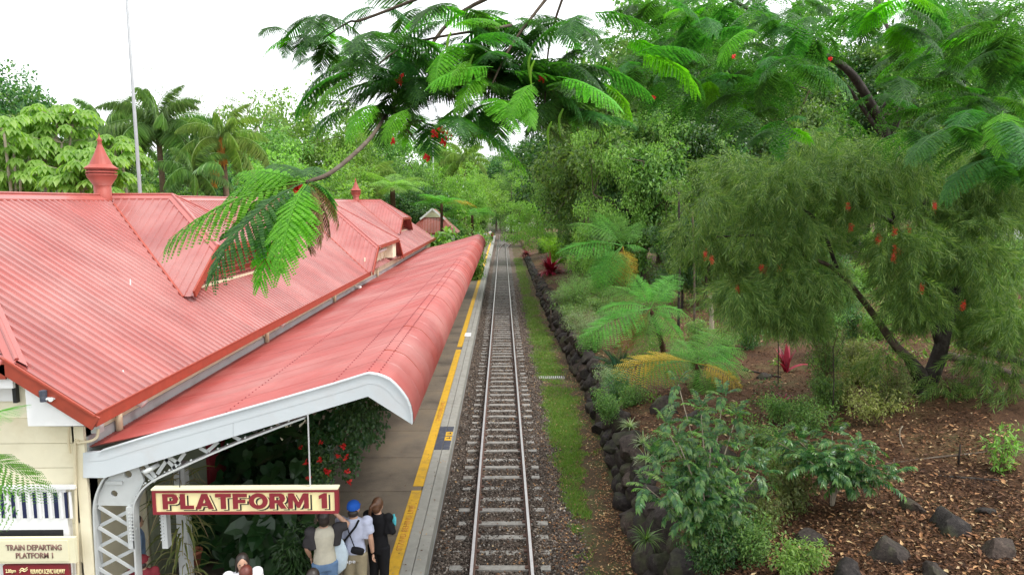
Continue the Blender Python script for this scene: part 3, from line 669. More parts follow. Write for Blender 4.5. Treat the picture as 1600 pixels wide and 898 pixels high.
# gablets --------------------------------------------------
def gablet(Yc, Xf, big):
    hw = Xf - XR; t = Xf + 8.42            # half width on the main roof; half width of the clipped top
    d = bpy.data.objects.new('gablet', None); COL.objects.link(d); d.parent = st; d.location = tuple(-stO)
    XP = -8.42; zt = ZR - PIT * t
    for s in (-1, 1):
        m = MB(); nrm = unit(np.array([0, s * PIT, 1.0])) 
        cols = ribcols(XR + .02, Xf + .22)
        top = lambda c: np.array([c, Yc + s * max(0, min(c, Xf + .22) - XP), ZR - PIT * max(0, min(c, Xf + .22) - XP) + .03])
        bot = lambda c: np.array([c, Yc + s * (min(c, Xf) - XR), ZR - PIT * (min(c, Xf) - XR) + .03])
        m.add(*ribbed(cols, top, bot, nrm, .2, .022)); m.build('cheek_sheet', M['roof'], d)
    cols = ribcols(Yc - t - .2, Yc + t + .2); nrm = unit(np.array([PIT, 0, 1.0])); m = MB()
    m.add(*ribbed(cols, lambda c: np.array([XP + min(abs(c - Yc), t + .2), c, ZR + .035 - PIT * min(abs(c - Yc), t + .2)]), lambda c: np.array([Xf + .24, c, ZR + .035 - PIT * (Xf + .24 - XP)]), nrm)); m.build('top_sheet', M['roof'], d)
    m = MB(); cap_strip(m, (XR, Yc, ZR + .02), (XP, Yc, ZR + .02), (0, 1, -PIT), (0, -1, -PIT), .17)
    for s in (-1, 1): cap_strip(m, (XP, Yc, ZR + .02), (Xf + .24, Yc + s * (t + .22), zt - .13), (1, -s * .3, -PIT), (-.3, s, -PIT), .17)
    m.build('ridge_cap', M['ridge'], d)
    m = MB()                                # valleys
    for s in (-1, 1): m.bar((XR + .3, Yc + s * (.3 + .03), zmain(XR + .3) + .03), (Xf, Yc + s * (hw + .03), zmain(Xf) + .03), .05, .035, (0, 0, 1))
    m.build('valley_flashing', M['maroon'] if False else M['trim'], d)
    m = MB()                                # barge boards round the front
    xf = Xf + .23
    for s in (-1, 1): m.bar((xf, Yc + s * (t + .16), zt - .10), (xf, Yc + s * (hw + (.1 if big else -.02)), zmain(Xf) - (.02 if big else -.08)), .03 if False else .17, .03 if False else .04, (1, 0, 0))
    m.bar((xf, Yc - t - .2, zt - .13), (xf, Yc + t + .2, zt - .13), .16, .04, (1, 0, 0)); m.build('barge_board', M['trim'], d)
    zb = zmain(Xf)
    wl_ = MB(); xw = Xf - .25
    P = [(Yc - hw, zb - .02), (Yc + hw, zb - .02), (Yc + t, zt - .05), (Yc - t, zt - .05)]
    wl_.add(np.array([(xw, y, z) for y, z in P] + [(xw - .1, y, z) for y, z in P]), np.array([[0, 1, 2, 3], [7, 6, 5, 4], [0, 4, 5, 1], [1, 5, 6, 2], [2, 6, 7, 3], [3, 7, 4, 0]]))
    wl_.build('gablet_wall', M['cream'] if big else M['trim'], d)
    if big:
        bt = MB()
        for k in range(9): bt.box((xw + .025, Yc - hw + .6 + k * (2 * hw - 1.2) / 8, zb + .3), (.05, .05, .58))
        bt.build('batten', M['cream'], d)
        pb_ = MB(); pb_.box((xw + .05, Yc, zb + .62), (.1, 2 * t + 1.0, .1)); pb_.build('rail_board', M['white'], d)
        hb = MB(); hb.box((xw + .2, Yc + .7 * t, zt - .55), (.38, 1.1, .75)); hb.build('soffit_box', M['cream'], d)
    else:
        vt = MB()
        for k in range(4): vt.box((xw + .03, Yc, zb + .22 + k * .17), (.05, 2 * (hw - .45 - .22 * k), .06), None)
        vt.build('louvre', M['ridge'], d)
        sl = MB(); sl.bar((xw + .12, Yc - hw + .55, zb + .1), (xw + .12, Yc + hw - .55, zb + .1), .1, .05); sl.build('sill', M['pipe'], d)
        nb_ = MB()
        for k in range(9): nb_.lathe((xw + .1, Yc - .9 + rnd.uniform(-.35, .35), zt - .62 + rnd.uniform(-.1, .35)), [(0, 0), (.055, .02), (.06, .05), (.0, .085)], 7)
        nb_.build('white_cap', M['whitepipe'], d, kind='stuff')
    return d
gablet(18.45, -6.84, False); gablet(D2c, XE + .02, True); gablet(49.6, -6.84, False)

# ventilators on the ridge
def ventilator(Yc, parent):
    v = bpy.data.objects.new('roof_ventilator', None); COL.objects.link(v); v.parent = parent; v.location = (XR - stO[0], Yc - stO[1], ZR); v.scale = (.80, .80, .86)
    m = MB(); m.lathe((0, 0, -.15), [(.25, 0), (.25, .48), (.25, .48), (.42, .72), (.42, .76)], 20); m.build('shaft', M['vent'], v, True)
    m = MB(); m.lathe((0, 0, .61), [(.42, 0), (.44, .01), (.44, .05), (.36, .055), (.36, .08), (.44, .085), (.44, .13), (.37, .135), (.37, .16), (.44, .165), (.44, .2)], 20); m.build('louvre_band', M['vent'], v)
    m = MB(); m.lathe((0, 0, .80), [(.0, 0), (.47, 0), (.48, .03), (.33, .13), (.17, .45), (.06, .72)], 20); m.build('cap', M['vent'], v)
    m = MB(); m.lathe((0, 0, 1.5), [(.06, 0), (.075, .03), (.05, .08), (.085, .13), (.05, .18), (.02, .24), (.0, .36)], 12); m.build('finial', M['vent'], v, True)
ventilator(18.2, st); ventilator(49.4, st)
# sealant splash at the first ventilator
m = MB()
for k in range(14):
    px, py = rnd.choice([(199, 318), (196, 321), (205, 312), (185, 312), (210, 308), (192, 322)]); p = None; Yv = 15.0
    px += rnd.uniform(-7, 7); py += rnd.uniform(-2, 2)
    while True:
        p = at(px, py, Y=Yv)
        if p[2] <= zmain(p[0]) + .06 or Yv > 19: break
        Yv += .02
    if Yv > 19: continue
    m.lathe(p, [(.10 * rnd.uniform(.6, 1.3), -.02), (.07, .03), (0, .045)], 7)
if m.V: SB(m, 'sealant_patch', M['white'], kind='stuff')

# walls
YW = 9.8; XWALL = -5.86
m = MB(); m.box((XWALL - .1, (YW + 58.6) / 2, 1.95), (.2, 58.6 - YW, 3.9)); m.box((2 * XR - XWALL, (YW + 58.6) / 2, 1.9), (.2, 58.6 - YW, 4.0)); SB(m, 'side_wall', M['cream'])
m = MB(); m.box((XR, 58.5, 1.95), (2 * (XR - XWALL) * -1, .2, 3.9)); SB(m, 'rear_wall', M['cream'])
m = MB(); m.box((XWALL + .008, (YW + 55) / 2, 3.18), (.03, 55 - YW, .5)); SB(m, 'wall_flashing', M['flash'])
# front gable wall: lower boards, rendered upper gable, white triangular soffit panel
Pw = lambda px, py: at(px, py, Y=YW)
zline = Pw(60, 653)[2]
xw0 = 2 * XR - XWALL
for k, (za, zb) in enumerate(((-.3, 1.55), (1.558, 2.15), (2.158, Pw(60, 731)[2]), (Pw(60, 731)[2] + .008, Pw(60, 693)[2]), (Pw(60, 693)[2] + .008, zline))):
    m = MB(); m.box(((xw0 + XWALL) / 2, YW + .1 + .0015 * (k % 2), (za + zb) / 2), (XWALL - xw0, .2, zb - za)); SB(m, 'wall_board', M['cream'])
gx = Pw(70, 650)[0]
m = MB(); m.poly_extrude([(xw0, zline), (XWALL, zline), (XWALL, zmain(XWALL) - .1), (XC0, zc0 - .1), (2 * XR - XC0, zc0 - .1), (xw0, zmain(XWALL) - .1)], YW + .03, YW + .13); SB(m, 'rendered_gable', M['pebble'])
m = MB(); e = XE + .06; m.poly_extrude([(gx, zline - .0), (e, zline), (e, zmain(e) - .1), (gx, zmain(gx) - .1)], YF + .02, YW + .02); SB(m, 'soffit_panel', M['white'])
m = MB(); m.bar((gx, YF + .05, zmain(gx) - .13), (XC0 - .4, YF + .05, zmain(XC0 - .4) - .13), .03, .06); SB(m, 'barge_trim', M['white'])
# gable window
a = Pw(18, 552); b = Pw(-60, 650)
m = MB(); m.box(((a[0] + b[0]) / 2, YW - .01, (a[2] + b[2]) / 2 + .1), (a[0] - b[0], .06, a[2] - b[2] - .25)); wobj = SB(m, 'window', M['white'])
m = MB(); m.box((a[0] + .02, YW - .01, (a[2] + b[2]) / 2 + .1), (.05, .07, a[2] - b[2] - .2)); m.box(((a[0] + b[0]) / 2, YW - .01, a[2] - .02), (a[0] - b[0] + .1, .07, .05)); o = m.build('window_frame', M['black'], wobj)
# corner pilaster strip and conduits
a = Pw(118, 662); b = Pw(134, 662)
m = MB(); m.box(((a[0] + XWALL) / 2, YW - .03, zline / 2 - .1), (XWALL - a[0], .06, zline + .1)); SB(m, 'corner_post', M['cream'])
m = MB(); m.tube(curve_pts([Pw(135, 659), Pw(122, 660), Pw(113, 664), Pw(112, 690), Pw(114, 705)], 5) + np.array([0, -.07, 0]), .018, 7); m.tube(curve_pts([at(154, 670, Y=YW + .05), at(151, 683, Y=YW + .0), at(140, 689, Y=YW - .06), at(124, 692, Y=YW - .09), at(117, 706, Y=YW - .09), at(122, 898, Y=YW - .09)], 5), .02, 7); SB(m, 'conduit', M['pipe'])
p = at(152, 664, Y=YW + .1); m = MB(); m.box(p + np.array([.0, 0, 0]), (.12, .12, .2)); SB(m, 'junction_box', M['greymetal'])
# downpipes under the gutter
def pipe_at(px, py, lo, rad=.05):
    p = at(px, py, X=XWALL + .09); m = MB(); m.tube([p + np.array([0, 0, .28]), p, p - np.array([0, 0, lo])], rad, 10); SB(m, 'downpipe', M['pipe'], smooth=True)
    m = MB(); m.box(p - np.array([0.02, 0, lo]), (.14, .2, .04)); SB(m, 'pipe_bracket', M['black'])
pipe_at(186, 655, .22); pipe_at(417, 520, .3); pipe_at(523, 462, .3); pipe_at(590, 425, .3)
def outlet(px, py):
    p = at(px, py, X=XE - .05); m = MB(); m.tube([p + np.array([-.2, 0, .02]), p, p + np.array([.04, 0, -.03])], [.06, .075, .075], 12); SB(m, 'vent_outlet', M['whitepipe'], smooth=True)
    m = MB(); m.bar(p + np.array([-.22, .05, -.03]), p + np.array([-.02, .05, 0]), .04, .05); SB(m, 'outlet_bracket', M['black'])
outlet(222, 628); outlet(441, 507); outlet(562, 449); outlet(637, 397)
# security light on the gable
p = at(68, 620, Y=YF - .06); m = MB(); m.lathe(p + np.array([0, .0, -.06]), [(0, 0), (.045, 0), (.045, .09), (.05, .09), (.05, .15), (0, .16)], 10); lt = SB(m, 'security_light', M['slate']); 
m = MB(); m.tube([p + np.array([.03, 0, -.03]), p + np.array([.2, .06, -.03])], .025, 7); m.tube([p + np.array([.1, 0, -.03]), p + np.array([.13, -.06, -.02])], .03, 7); o = m.build('bracket', M['greymetal'], lt)
m = MB(); xa_ = at(136, 800, Y=9.95)[0]; xb_ = at(153, 800, Y=9.95)[0]; m.box(((xa_ + xb_) / 2, 10.05, 1.42), (xb_ - xa_, .2, 3.4)); SB(m, 'corner_pier', M['cream'])
m = MB(); m.box((XR, YF + .04, zc0 - .22), (2 * (XC0 - XR) + .1, .05, .16)); SB(m, 'eave_board', M['white'])
# louvred ticket window with white frame, dark recess, notice boards
F0 = YW - .10
def bx(px0, py0, px1, py1, y0, y1, name, mat, parent=None):
    a = at(px0, py0, Y=y0); b = at(px1, py1, Y=y0); m = MB(); m.box(((a[0] + b[0]) / 2, (y0 + y1) / 2, (a[2] + b[2]) / 2), (abs(b[0] - a[0]), abs(y1 - y0), abs(a[2] - b[2])))
    if parent is None: return SB(m, name, mat)
    return m.build(name, mat, parent)
tw = bx(-70, 762, 113, 905, F0, YW + .02, 'ticket_window', M['white'])
for x0, x1 in ((-18, -9), (-1, 8), (16, 25.3), (32.6, 42), (50, 58.3), (67, 75.7), (82.7, 92.5), (99.5, 106.5)):
    bx(x0, 769, x1, 809, F0 - .004, F0 + .02, 'louvre_slot', M['darkblue'], tw)
    bx(x1 + .2, 768.5, x1 + 6.5, 809.5, F0 - .03, F0 - .005, 'louvre_slat', M['white'], tw)
bx(-60, 828, 100, 848, F0 - .006, F0 + .02, 'shelf_recess', M['black'], tw)
bx(-70, 760, 116, 764, F0 - .05, F0 + .02, 'head_mould', M['white'], tw)
dp = thing('departure_sign', 'cream board lettered TRAIN DEPARTING PLATFORM 1 on the front wall', 'sign', (0, 0, 0))
bx(-90, 841, 119, 879, F0 - .16, F0 - .10, 'board', M['palecream'], dp); bx(-86, 845, 108, 876, F0 - .168, F0 - .155, 'panel', M['palecream'], dp)
c = at(53, 854.5, Y=F0 - .17); text_obj('lettering', 'TRAIN DEPARTING', M['brown_print'], at(97, 854, Y=F0 - .17)[0] - at(10, 854, Y=F0 - .17)[0], .085, c, (R(90), 0, 0), dp, .006, .018)
c = at(54, 867, Y=F0 - .17); text_obj('lettering', 'PLATFORM 1', M['brown_print'], at(83, 854, Y=F0 - .17)[0] - at(25, 854, Y=F0 - .17)[0], .085, c, (R(90), 0, 0), dp, .006, .018)
ts = thing('timetable_board', 'maroon board with cream lettering of the 2.00pm train under the departure sign', 'sign', (0, 0, 0))
bx(4, 883, 111, 935, F0 - .13, F0 - .08, 'board', M['maroon'], ts)
for x0, x1, body in ((9, 25, '2.00pm'), (48, 102, 'KURANDA SCENIC RAILWAY')):
    c = at((x0 + x1) / 2, 892, Y=F0 - .135); text_obj('lettering', body, M['signcream'], at(x1, 890, Y=F0 - .135)[0] - at(x0, 890, Y=F0 - .135)[0], .07, c, (R(90), 0, 0), ts, .006, .02)
m = MB(); a = at(31, 894, Y=F0 - .136); b = at(43, 890, Y=F0 - .136)
for dz in (0, .03): m.tube(curve_pts([a + np.array([0, 0, dz]), a * .7 + b * .3 + np.array([0, 0, .025 + dz]), a * .35 + b * .65 + np.array([0, 0, -.005 + dz]), b + np.array([0, 0, .01 + dz])], 4), .008, 5)
m.build('flourish', M['signcream'], ts)

# ================================================================== PLATFORM CANOPY
YC = 9.78
prof_px = [(160, 699), (250, 676), (350, 648), (450, 620), (520, 600), (556, 589), (572, 584), (578, 583), (591, 585), (601, 588.5), (610, 593), (618, 600), (625, 607.5), (631, 615), (637, 624), (641.5, 635), (644, 648), (644.5, 661)]
prof = np.array([at(x, y, Y=YC)[[0, 2]] for x, y in prof_px]); prof[0, 0] = XWALL + .03
can = thing('platform_canopy', 'curved red corrugated awning over the platform with pale fascia', 'canopy', (0, 0, 0))
YE = 53.5
def canopy_sheet(wd):
    k = int(round(wd / .019)); ycol = np.linspace(0, wd, k + 1); off = .015 * np.cos(ycol / .076 * 2 * math.pi)
    t = unit(np.gradient(prof, axis=0)); nn = np.stack([-t[:, 1], t[:, 0]], 1); nn *= np.sign(nn[:, 1:2] + 1e-6 * 0 + .0) if False else 1
    if nn[3, 1] < 0: nn = -nn
    X = prof[None, :, 0] + off[:, None] * nn[None, :, 0]; Z = prof[None, :, 1] + off[:, None] * nn[None, :, 1]; Yg = np.repeat(ycol[:, None], len(prof), 1)
    n_ = len(prof); i = np.arange(k)[:, None] * n_; j = np.arange(n_ - 1)[None]
    return mesh_from('canopy_sheet', np.stack([X, Yg, Z], -1).reshape(-1, 3), np.stack([i + j, i + n_ + j, i + n_ + j + 1, i + j + 1], -1).reshape(-1, 4), M['canopy'], True)
cs_me = canopy_sheet(.76)
for k, a in enumerate(np.arange(YC + .02, YE, .762)): link('canopy_sheet', cs_me, can, None, (0, a, .002 * (k % 2)))
# lap lines / screw rows
m = MB()
for idx in (2, 4, 6, 8):
    x, z = prof[idx]
    for y in np.arange(YC + .1, 30, .152): m.lathe((x, y, z + .012), [(.013, 0), (.013, .008), (0, .012)], 5)
m.build('roof_screw', M['maroon'], can, kind='stuff')
m = MB()
for k, a in enumerate(np.arange(YC + .02 + 1.524, YE, 2.286)):
    pts = np.array([(x, a, z + .012) for x, z in prof[6:]]); m.tube(pts, .012, 5)
m.build('lap_seam', M['trim'], can, kind='stuff')
# fascia: two boards with a joint and a top trim
bot_px = [(133, 745), (167, 744), (350, 685), (576, 617.6), (641.5, 661.5)]
ptop = [at(x, y, Y=YC) for x, y in [(133, 703), (165, 703)] + prof_px[1:]]; 
def fpt(px, py): p = at(px, py, Y=YC); return (p[0], p[2])
jx = 366
topL = [(133, 705), (162, 703)] + [q for q in prof_px if 165 < q[0] < jx] + [(jx, 643.6)]; botL = [(133, 744), (167, 744), (jx, 680.3)]
m = MB(); m.poly_extrude([fpt(*q) for q in topL] + [fpt(*q) for q in botL[::-1]], YC - .05, YC); m.build('fascia_board', M['fascia'], can)
topR = [(jx + .5, 643.4)] + [q for q in prof_px if q[0] > jx]; botR = [(jx + .5, 680.1), (576, 617.6)]
m = MB(); m.poly_extrude([fpt(*q) for q in topR] + [fpt(*q) for q in botR[::-1]], YC - .05, YC); m.build('fascia_board', M['fascia'], can)
pts = [np.array([*fpt(x, y)]) for x, y in [(133, 705), (162, 703)] + prof_px[1:]]
m = MB(); P3 = np.array([(p[0], YC - .056, p[1]) for p in pts]); inn = []
cpt = np.array(fpt(500, 680))
for i, p in enumerate(pts):
    t = unit(pts[min(i + 1, len(pts) - 1)] - pts[max(i - 1, 0)]); nrm = np.array([t[1], -t[0]])
    inn.append(p + nrm * .13 * min(1, (len(pts) - 1 - i) / 4))
for i in range(len(pts) - 1):
    q = [pts[i], pts[i + 1], inn[i + 1], inn[i]]; V = [(a[0], YC - .054, a[1]) for a in q] + [(a[0], YC - .05, a[1]) for a in q]
    m.add(np.array(V), np.array([[0, 3, 2, 1], [0, 1, 5, 4], [2, 3, 7, 6], [1, 2, 6, 5], [3, 0, 4, 7]]))
m.build('fascia_trim', M['fascia'], can)
m = MB()
for i in range(1, len(pts) - 1): m.bar((pts[i][0], YC - .03, pts[i][1] + .012), (pts[i + 1][0], YC - .03, pts[i + 1][1] + .012), .09, .016)
m.build('fascia_capping', M['fascia'], can)

# arched lattice truss frames carrying the canopy
def T2(px, py): p = at(px, py, Y=YC + .06); return np.array([p[0], p[2]])
def truss(parent, y0, detail=True):
    t = bpy.data.objects.new('arch_frame', None); COL.objects.link(t); t.parent = parent; t.location = (0, y0, 0)
    def strip(m, P, wd, dp):                        # flat flange running along a curve, wide in Y
        P = np.array(P)
        for i in range(len(P) - 1): m.bar((P[i][0], 0, P[i][1]), (P[i+1][0], 0, P[i+1][1]), wd, dp, (0, 0, 1) if abs(P[i+1][0] - P[i][0]) > abs(P[i+1][1] - P[i][1]) else (1, 0, 0))
    inner = curve_pts([T2(222, 990), T2(216, 880), T2(212, 800), T2(219, 772), T2(238, 751), T2(280, 730), T2(360, 695), T2(440, 664), T2(478, 650)], 6)
    inner = [np.array([p[0], p[1]]) for p in inner]
    outer = curve_pts([T2(160, 990), T2(155, 880), T2(151, 800), T2(154, 772), T2(163, 750), T2(172, 738)], 6)
    m = MB(); strip(m, inner, .16, .025); m.build('flange', M['greymetal'], t); m = MB(); strip(m, outer, .16, .025); m.build('flange', M['greymetal'], t)
    # web plate at the knee with two holes
    def holed(poly, holes, dy):
        bm = bmesh.new()
        import mathutils.geometry as mg
        lines = [[Vector((p[0], p[1], 0)) for p in poly]] + [[Vector((c[0] + r_ * math.cos(a), c[1] + r_ * math.sin(a), 0)) for a in np.linspace(0, -2 * math.pi, 17)[:-1]] for c, r_ in holes]
        tri = mg.tessellate_polygon(lines); allp = [p for l in lines for p in l]; n_ = len(allp)
        V = np.array([(p.x, -dy, p.y) for p in allp] + [(p.x, dy, p.y) for p in allp]); T = np.array([list(q) for q in tri])
        Q = []; s_ = 0
        for l in lines:
            L_ = len(l); Q += [[s_ + i, s_ + (i + 1) % L_, s_ + (i + 1) % L_ + n_, s_ + i + n_] for i in range(L_)]; s_ += L_
        bm.free(); return V, [np.concatenate([T, T[:, ::-1] + n_]), np.array(Q)]
    poly = [T2(153, 788), T2(156, 770), T2(166, 750), T2(176, 740), T2(217, 727.5), T2(226, 750), T2(213, 778), T2(208, 789)]
    m = MB(); m.add(*holed(poly, [(T2(201, 739.5), .055), (T2(179.5, 770), .05)], .02)); m.build('web_plate', M['greymetal'], t)
    class _L:
        def bar(s, *a): q = MB(); q.bar(*a); q.build('lattice_bar', M['greymetal'], t)
    lt_ = _L()                                      # lattice bars in the column and the arch
    ys_ = [790, 822, 854, 886, 918, 950]
    for a, b in zip(ys_[:-1], ys_[1:]):
        lt_.bar((T2(155, a)[0], -.02, T2(155, a)[1]), (T2(214, b + 4)[0], -.02, T2(214, b + 4)[1]), .05, .012, (0, 1, 0)); lt_.bar((T2(155, b)[0], .03, T2(155, b)[1]), (T2(212, a + 3)[0], .03, T2(212, a + 3)[1]), .05, .012, (0, 1, 0))
    for a, b in (((222, 734), (243, 752)), ((243, 745), (225, 722)), ((246, 740), (262, 716)), ((275, 732), (255, 713)), ((270, 733), (289, 707)), ((282, 725), (262, 712)), ((325, 706), (312, 699)), ((325, 704), (341, 690)), ((376, 687), (364, 681))):
        A, B = T2(*a), T2(*b); lt_.bar((A[0], 0, A[1]), (B[0], 0, B[1]), .05, .014, (0, 1, 0))
    if detail:
        rv = MB()
        for k in range(9):
            for px in (153.5, 158, 206, 210): rv.lathe((T2(px, 0)[0], -.082, T2(px, 798 + k * 5.2)[1]), [(.0, -.0), (.013, 0), (.013, .008), (0, .014)], 6)
        for p in inner[14:46:2]: rv.lathe((p[0] - .01, -.075, p[1] + .04), [(0, -.01), (.012, 0), (0, .012)], 6)
        for p in inner[14:46:3]: rv.box((p[0] - .02, -.07, p[1] + .03), (.02, .02, .02))
        rv.build('rivet', M['greymetal'], t, kind='stuff')
        gu = MB(); gu.box((T2(154, 0)[0], -.02, T2(0, 822)[1]), (.09, .12, .62)); gu.build('splice_plate', M['greymetal'], t); gu = MB(); gu.box((T2(211, 0)[0], -.02, T2(0, 822)[1]), (.08, .12, .62)); gu.build('splice_plate', M['greymetal'], t)
        cl = MB(); a = T2(232, 733); cl.tube([(a[0], -.14, a[1]), (a[0] + .14, .02, a[1] + .07)], .035, 10); cl.build('pipe_stub', M['greymetal'], t, True)
        pl = MB(); a = T2(180, 752); pl.box((a[0], -.03, a[1]), (.24, .03, .05)); pl.build('name_plate', M['greymetal'], t)
    return t
truss(can, YC + .06)
for q in (15.6, 21.4, 27.2): truss(can, q, False)
# purlins under the sheets
m = MB()
for idx in (2, 4, 6, 10): m.box((prof[idx, 0], (YC + YE) / 2 + .1, prof[idx, 1] - .10), (.07, YE - YC - .3, .12))
m.build('purlin', M['greymetal'], can)
m = MB(); m.poly_extrude([(p[0], p[1] - .02) for p in prof] + [(prof[-1, 0] - .02, prof[-1, 1]), (prof[7, 0], prof[7, 1] - .35), (prof[0, 0], prof[0, 1] - .35)], YE - .02, YE + .03); m.build('end_fascia', M['trim'], can)
# interior back wall panels seen under the arch
m = MB(); a = at(250, 760, Y=14.0); m.box((XWALL + .06, 14.2, 1.6), (.06, 1.2, 2.7)); SB(m, 'door', M['maroon'])
m = MB(); m.box((XWALL + .05, 12.4, 1.5), (.05, 2.2, 2.5)); SB(m, 'green_wall_panel', M['blue_render'])
m = MB(); m.box((XWALL + .08, 12.6, 2.75), (.03, .8, .5)); pfr = SB(m, 'notice_frame', M['pipe']); m = MB(); m.box((XWALL + .098, 12.6, 2.75), (.01, .66, .38)); m.build('notice', M['palecream'], pfr)

# hanging PLATFORM 1 sign
YS = 9.62
ps = thing('platform_sign', 'hanging cream sign lettered PLATFORM 1 in maroon with maroon border', 'sign', (0, 0, 0))
a = at(237, 766, Y=YS); b = at(528, 802, Y=YS)
cx_, cz_ = (a[0] + b[0]) / 2, (a[2] + b[2]) / 2; sw, sh = b[0] - a[0], a[2] - b[2]
m = MB(); m.box((cx_, YS + .05, cz_), (sw - .07, .06, sh - .06)); m.build('panel', M['signcream'], ps)
m = MB()
for s in (-1, 1): m.box((cx_ + s * (sw / 2 - .02), YS + .05, cz_), (.045, .1, sh)); m.box((cx_, YS + .05, cz_ + s * (sh / 2 - .018)), (sw - .085, .1, .036))
m.build('border', M['maroon'], ps)
m = MB(); m.box((cx_, YS + .06, cz_ + sh / 2 + .012), (sw + .02, .13, .022)); m.build('top_cap', M['palecream'], ps)
xa = at(254, 784, Y=YS)[0]; xb = at(511, 784, Y=YS)[0]; lw = xb - xa; lh = at(300, 770.5, Y=YS)[2] - at(300, 794, Y=YS)[2]
lc = np.array([(xa + xb) / 2, YS + .018, at(380, 782.5, Y=YS)[2]])
el = lambda cx, cy, rx, ry, n=22: [(cx + rx * math.cos(a), cy + ry * math.sin(a)) for a in np.linspace(0, 2 * math.pi, n + 1)[:-1]]
GLY = {'P': ([(0,0),(.3,0),(.3,.34),(.66,.34),(.84,.42),(.93,.67),(.84,.9),(.66,1),(0,1)], [(.3,.54),(.56,.54),(.63,.67),(.56,.8),(.3,.8)], .93),
 'L': ([(0,0),(.8,0),(.8,.23),(.3,.23),(.3,1),(0,1)], None, .8), 'A': ([(0,0),(.3,0),(.37,.2),(.69,.2),(.76,0),(1.07,0),(.7,1),(.37,1)], [(.43,.39),(.63,.39),(.53,.7)], 1.07),
 'T': ([(.31,0),(.62,0),(.62,.77),(.93,.77),(.93,1),(0,1),(0,.77),(.31,.77)], None, .93), 'F': ([(0,0),(.3,0),(.3,.38),(.74,.38),(.74,.6),(.3,.6),(.3,.77),(.84,.77),(.84,1),(0,1)], None, .84),
 'O': (el(.56,.5,.56,.52), el(.56,.5,.26,.28), 1.12), 'R': ([(0,0),(.3,0),(.3,.36),(.44,.36),(.66,0),(1.0,0),(.75,.4),(.88,.5),(.93,.68),(.86,.9),(.68,1),(0,1)], [(.3,.56),(.56,.56),(.62,.68),(.56,.8),(.3,.8)], 1.0),
 'M': ([(0,0),(.27,0),(.27,.6),(.53,.05),(.68,.05),(.94,.6),(.94,0),(1.21,0),(1.21,1),(.88,1),(.605,.42),(.33,1),(0,1)], None, 1.21), '1': ([(.16,0),(.48,0),(.48,1),(.29,1),(0,.84),(0,.62),(.16,.68)], None, .48)}
def glyph(ch):
    o_, h_, w_ = GLY[ch]; lines = [[Vector((p[0], p[1], 0)) for p in o_]] + ([[Vector((p[0], p[1], 0)) for p in h_[::-1]]] if h_ else []); tri = np.array([list(t_) for t_ in mathutils.geometry.tessellate_polygon(lines)])
    P = np.array([p for l in lines for p in l]); n_ = len(P); Q_ = []; s_ = 0
    for l in lines: L_ = len(l); Q_ += [[s_ + i, s_ + (i + 1) % L_, s_ + (i + 1) % L_ + n_, s_ + i + n_] for i in range(L_)]; s_ += L_
    V = np.concatenate([np.stack([P[:, 0], 0 * P[:, 0], P[:, 1]], 1), np.stack([P[:, 0], 0 * P[:, 0] + 1, P[:, 1]], 1)]); return V, [np.concatenate([tri, tri + n_]), np.array(Q_)], w_
xs_ = 0; word = []
for ch in 'PLATFORM 1':
    if ch == ' ': xs_ += .5; continue
    word.append((ch, xs_)); xs_ += GLY[ch][2] + .10
xs_ -= .10; kx = lw / xs_
for nm, mat, dx, dz, y_, th in (('letter_shadow', M['black'], .040, -.030, YS + .012, .006), ('letter_outline', M['signcream'], .020, -.015, YS + .005, .006), ('letter', M['maroon'], 0, 0, YS - .004, .008)):
    gm = MB()
    for ch, x_ in word:
        V, F, w_ = glyph(ch); V = V * np.array([kx, th, lh]) + np.array([xa + x_ * kx + dx, y_, lc[2] - lh / 2 + dz])
        if nm == 'letter': q = MB(); q.add(V, F); q.build('letter', mat, ps)
        else: gm.add(V, F)
    if gm.V: gm.build(nm, mat, ps, kind='stuff')
for pts_ in (((481, 652), (485, 765)),):
    m = MB(); A = at(481, 648, Y=YS + .06); B = at(485, 766, Y=YS + .06); m.tube([A, B], .011, 7); m.build('hanger_rod', M['steel'], ps)
m = MB(); A = at(281, 735, Y=YS + .06); B = at(281, 766, Y=YS + .06); m.tube([A, B], .008, 5); m.build('hanger_rod', M['black'], ps)

# ------------------------------------------------------------------ flagpoles, hut, far house
p0 = at(219, 303, Y=20.5); p1 = at(198, 0, Y=20.5); 
fp = thing('flagpole', 'tall white flagpole behind the near roof ventilator', 'flagpole', (p0[0], 20.5, -.3))
m = MB(); m.tube([(0, 0, 0), (0, 0, p0[2] + .3), ((p1[0] - p0[0]) * 1.3, 0, p0[2] + .3 + (p1[2] - p0[2]) * 1.3)], [.055, .05, .034], 10); m.build('pole', M['pole'], fp, True)
p0 = at(677, 275, Y=80); p1 = at(675, 205, Y=80)
fp = thing('mast', 'thin distant pale mast rising out of the trees past the hut', 'mast', (p0[0], 80, -.3))
m = MB(); m.tube([(0, 0, 0), (0, 0, p1[2] + .6)], .055, 8); m.build('pole', M['steel'], fp)

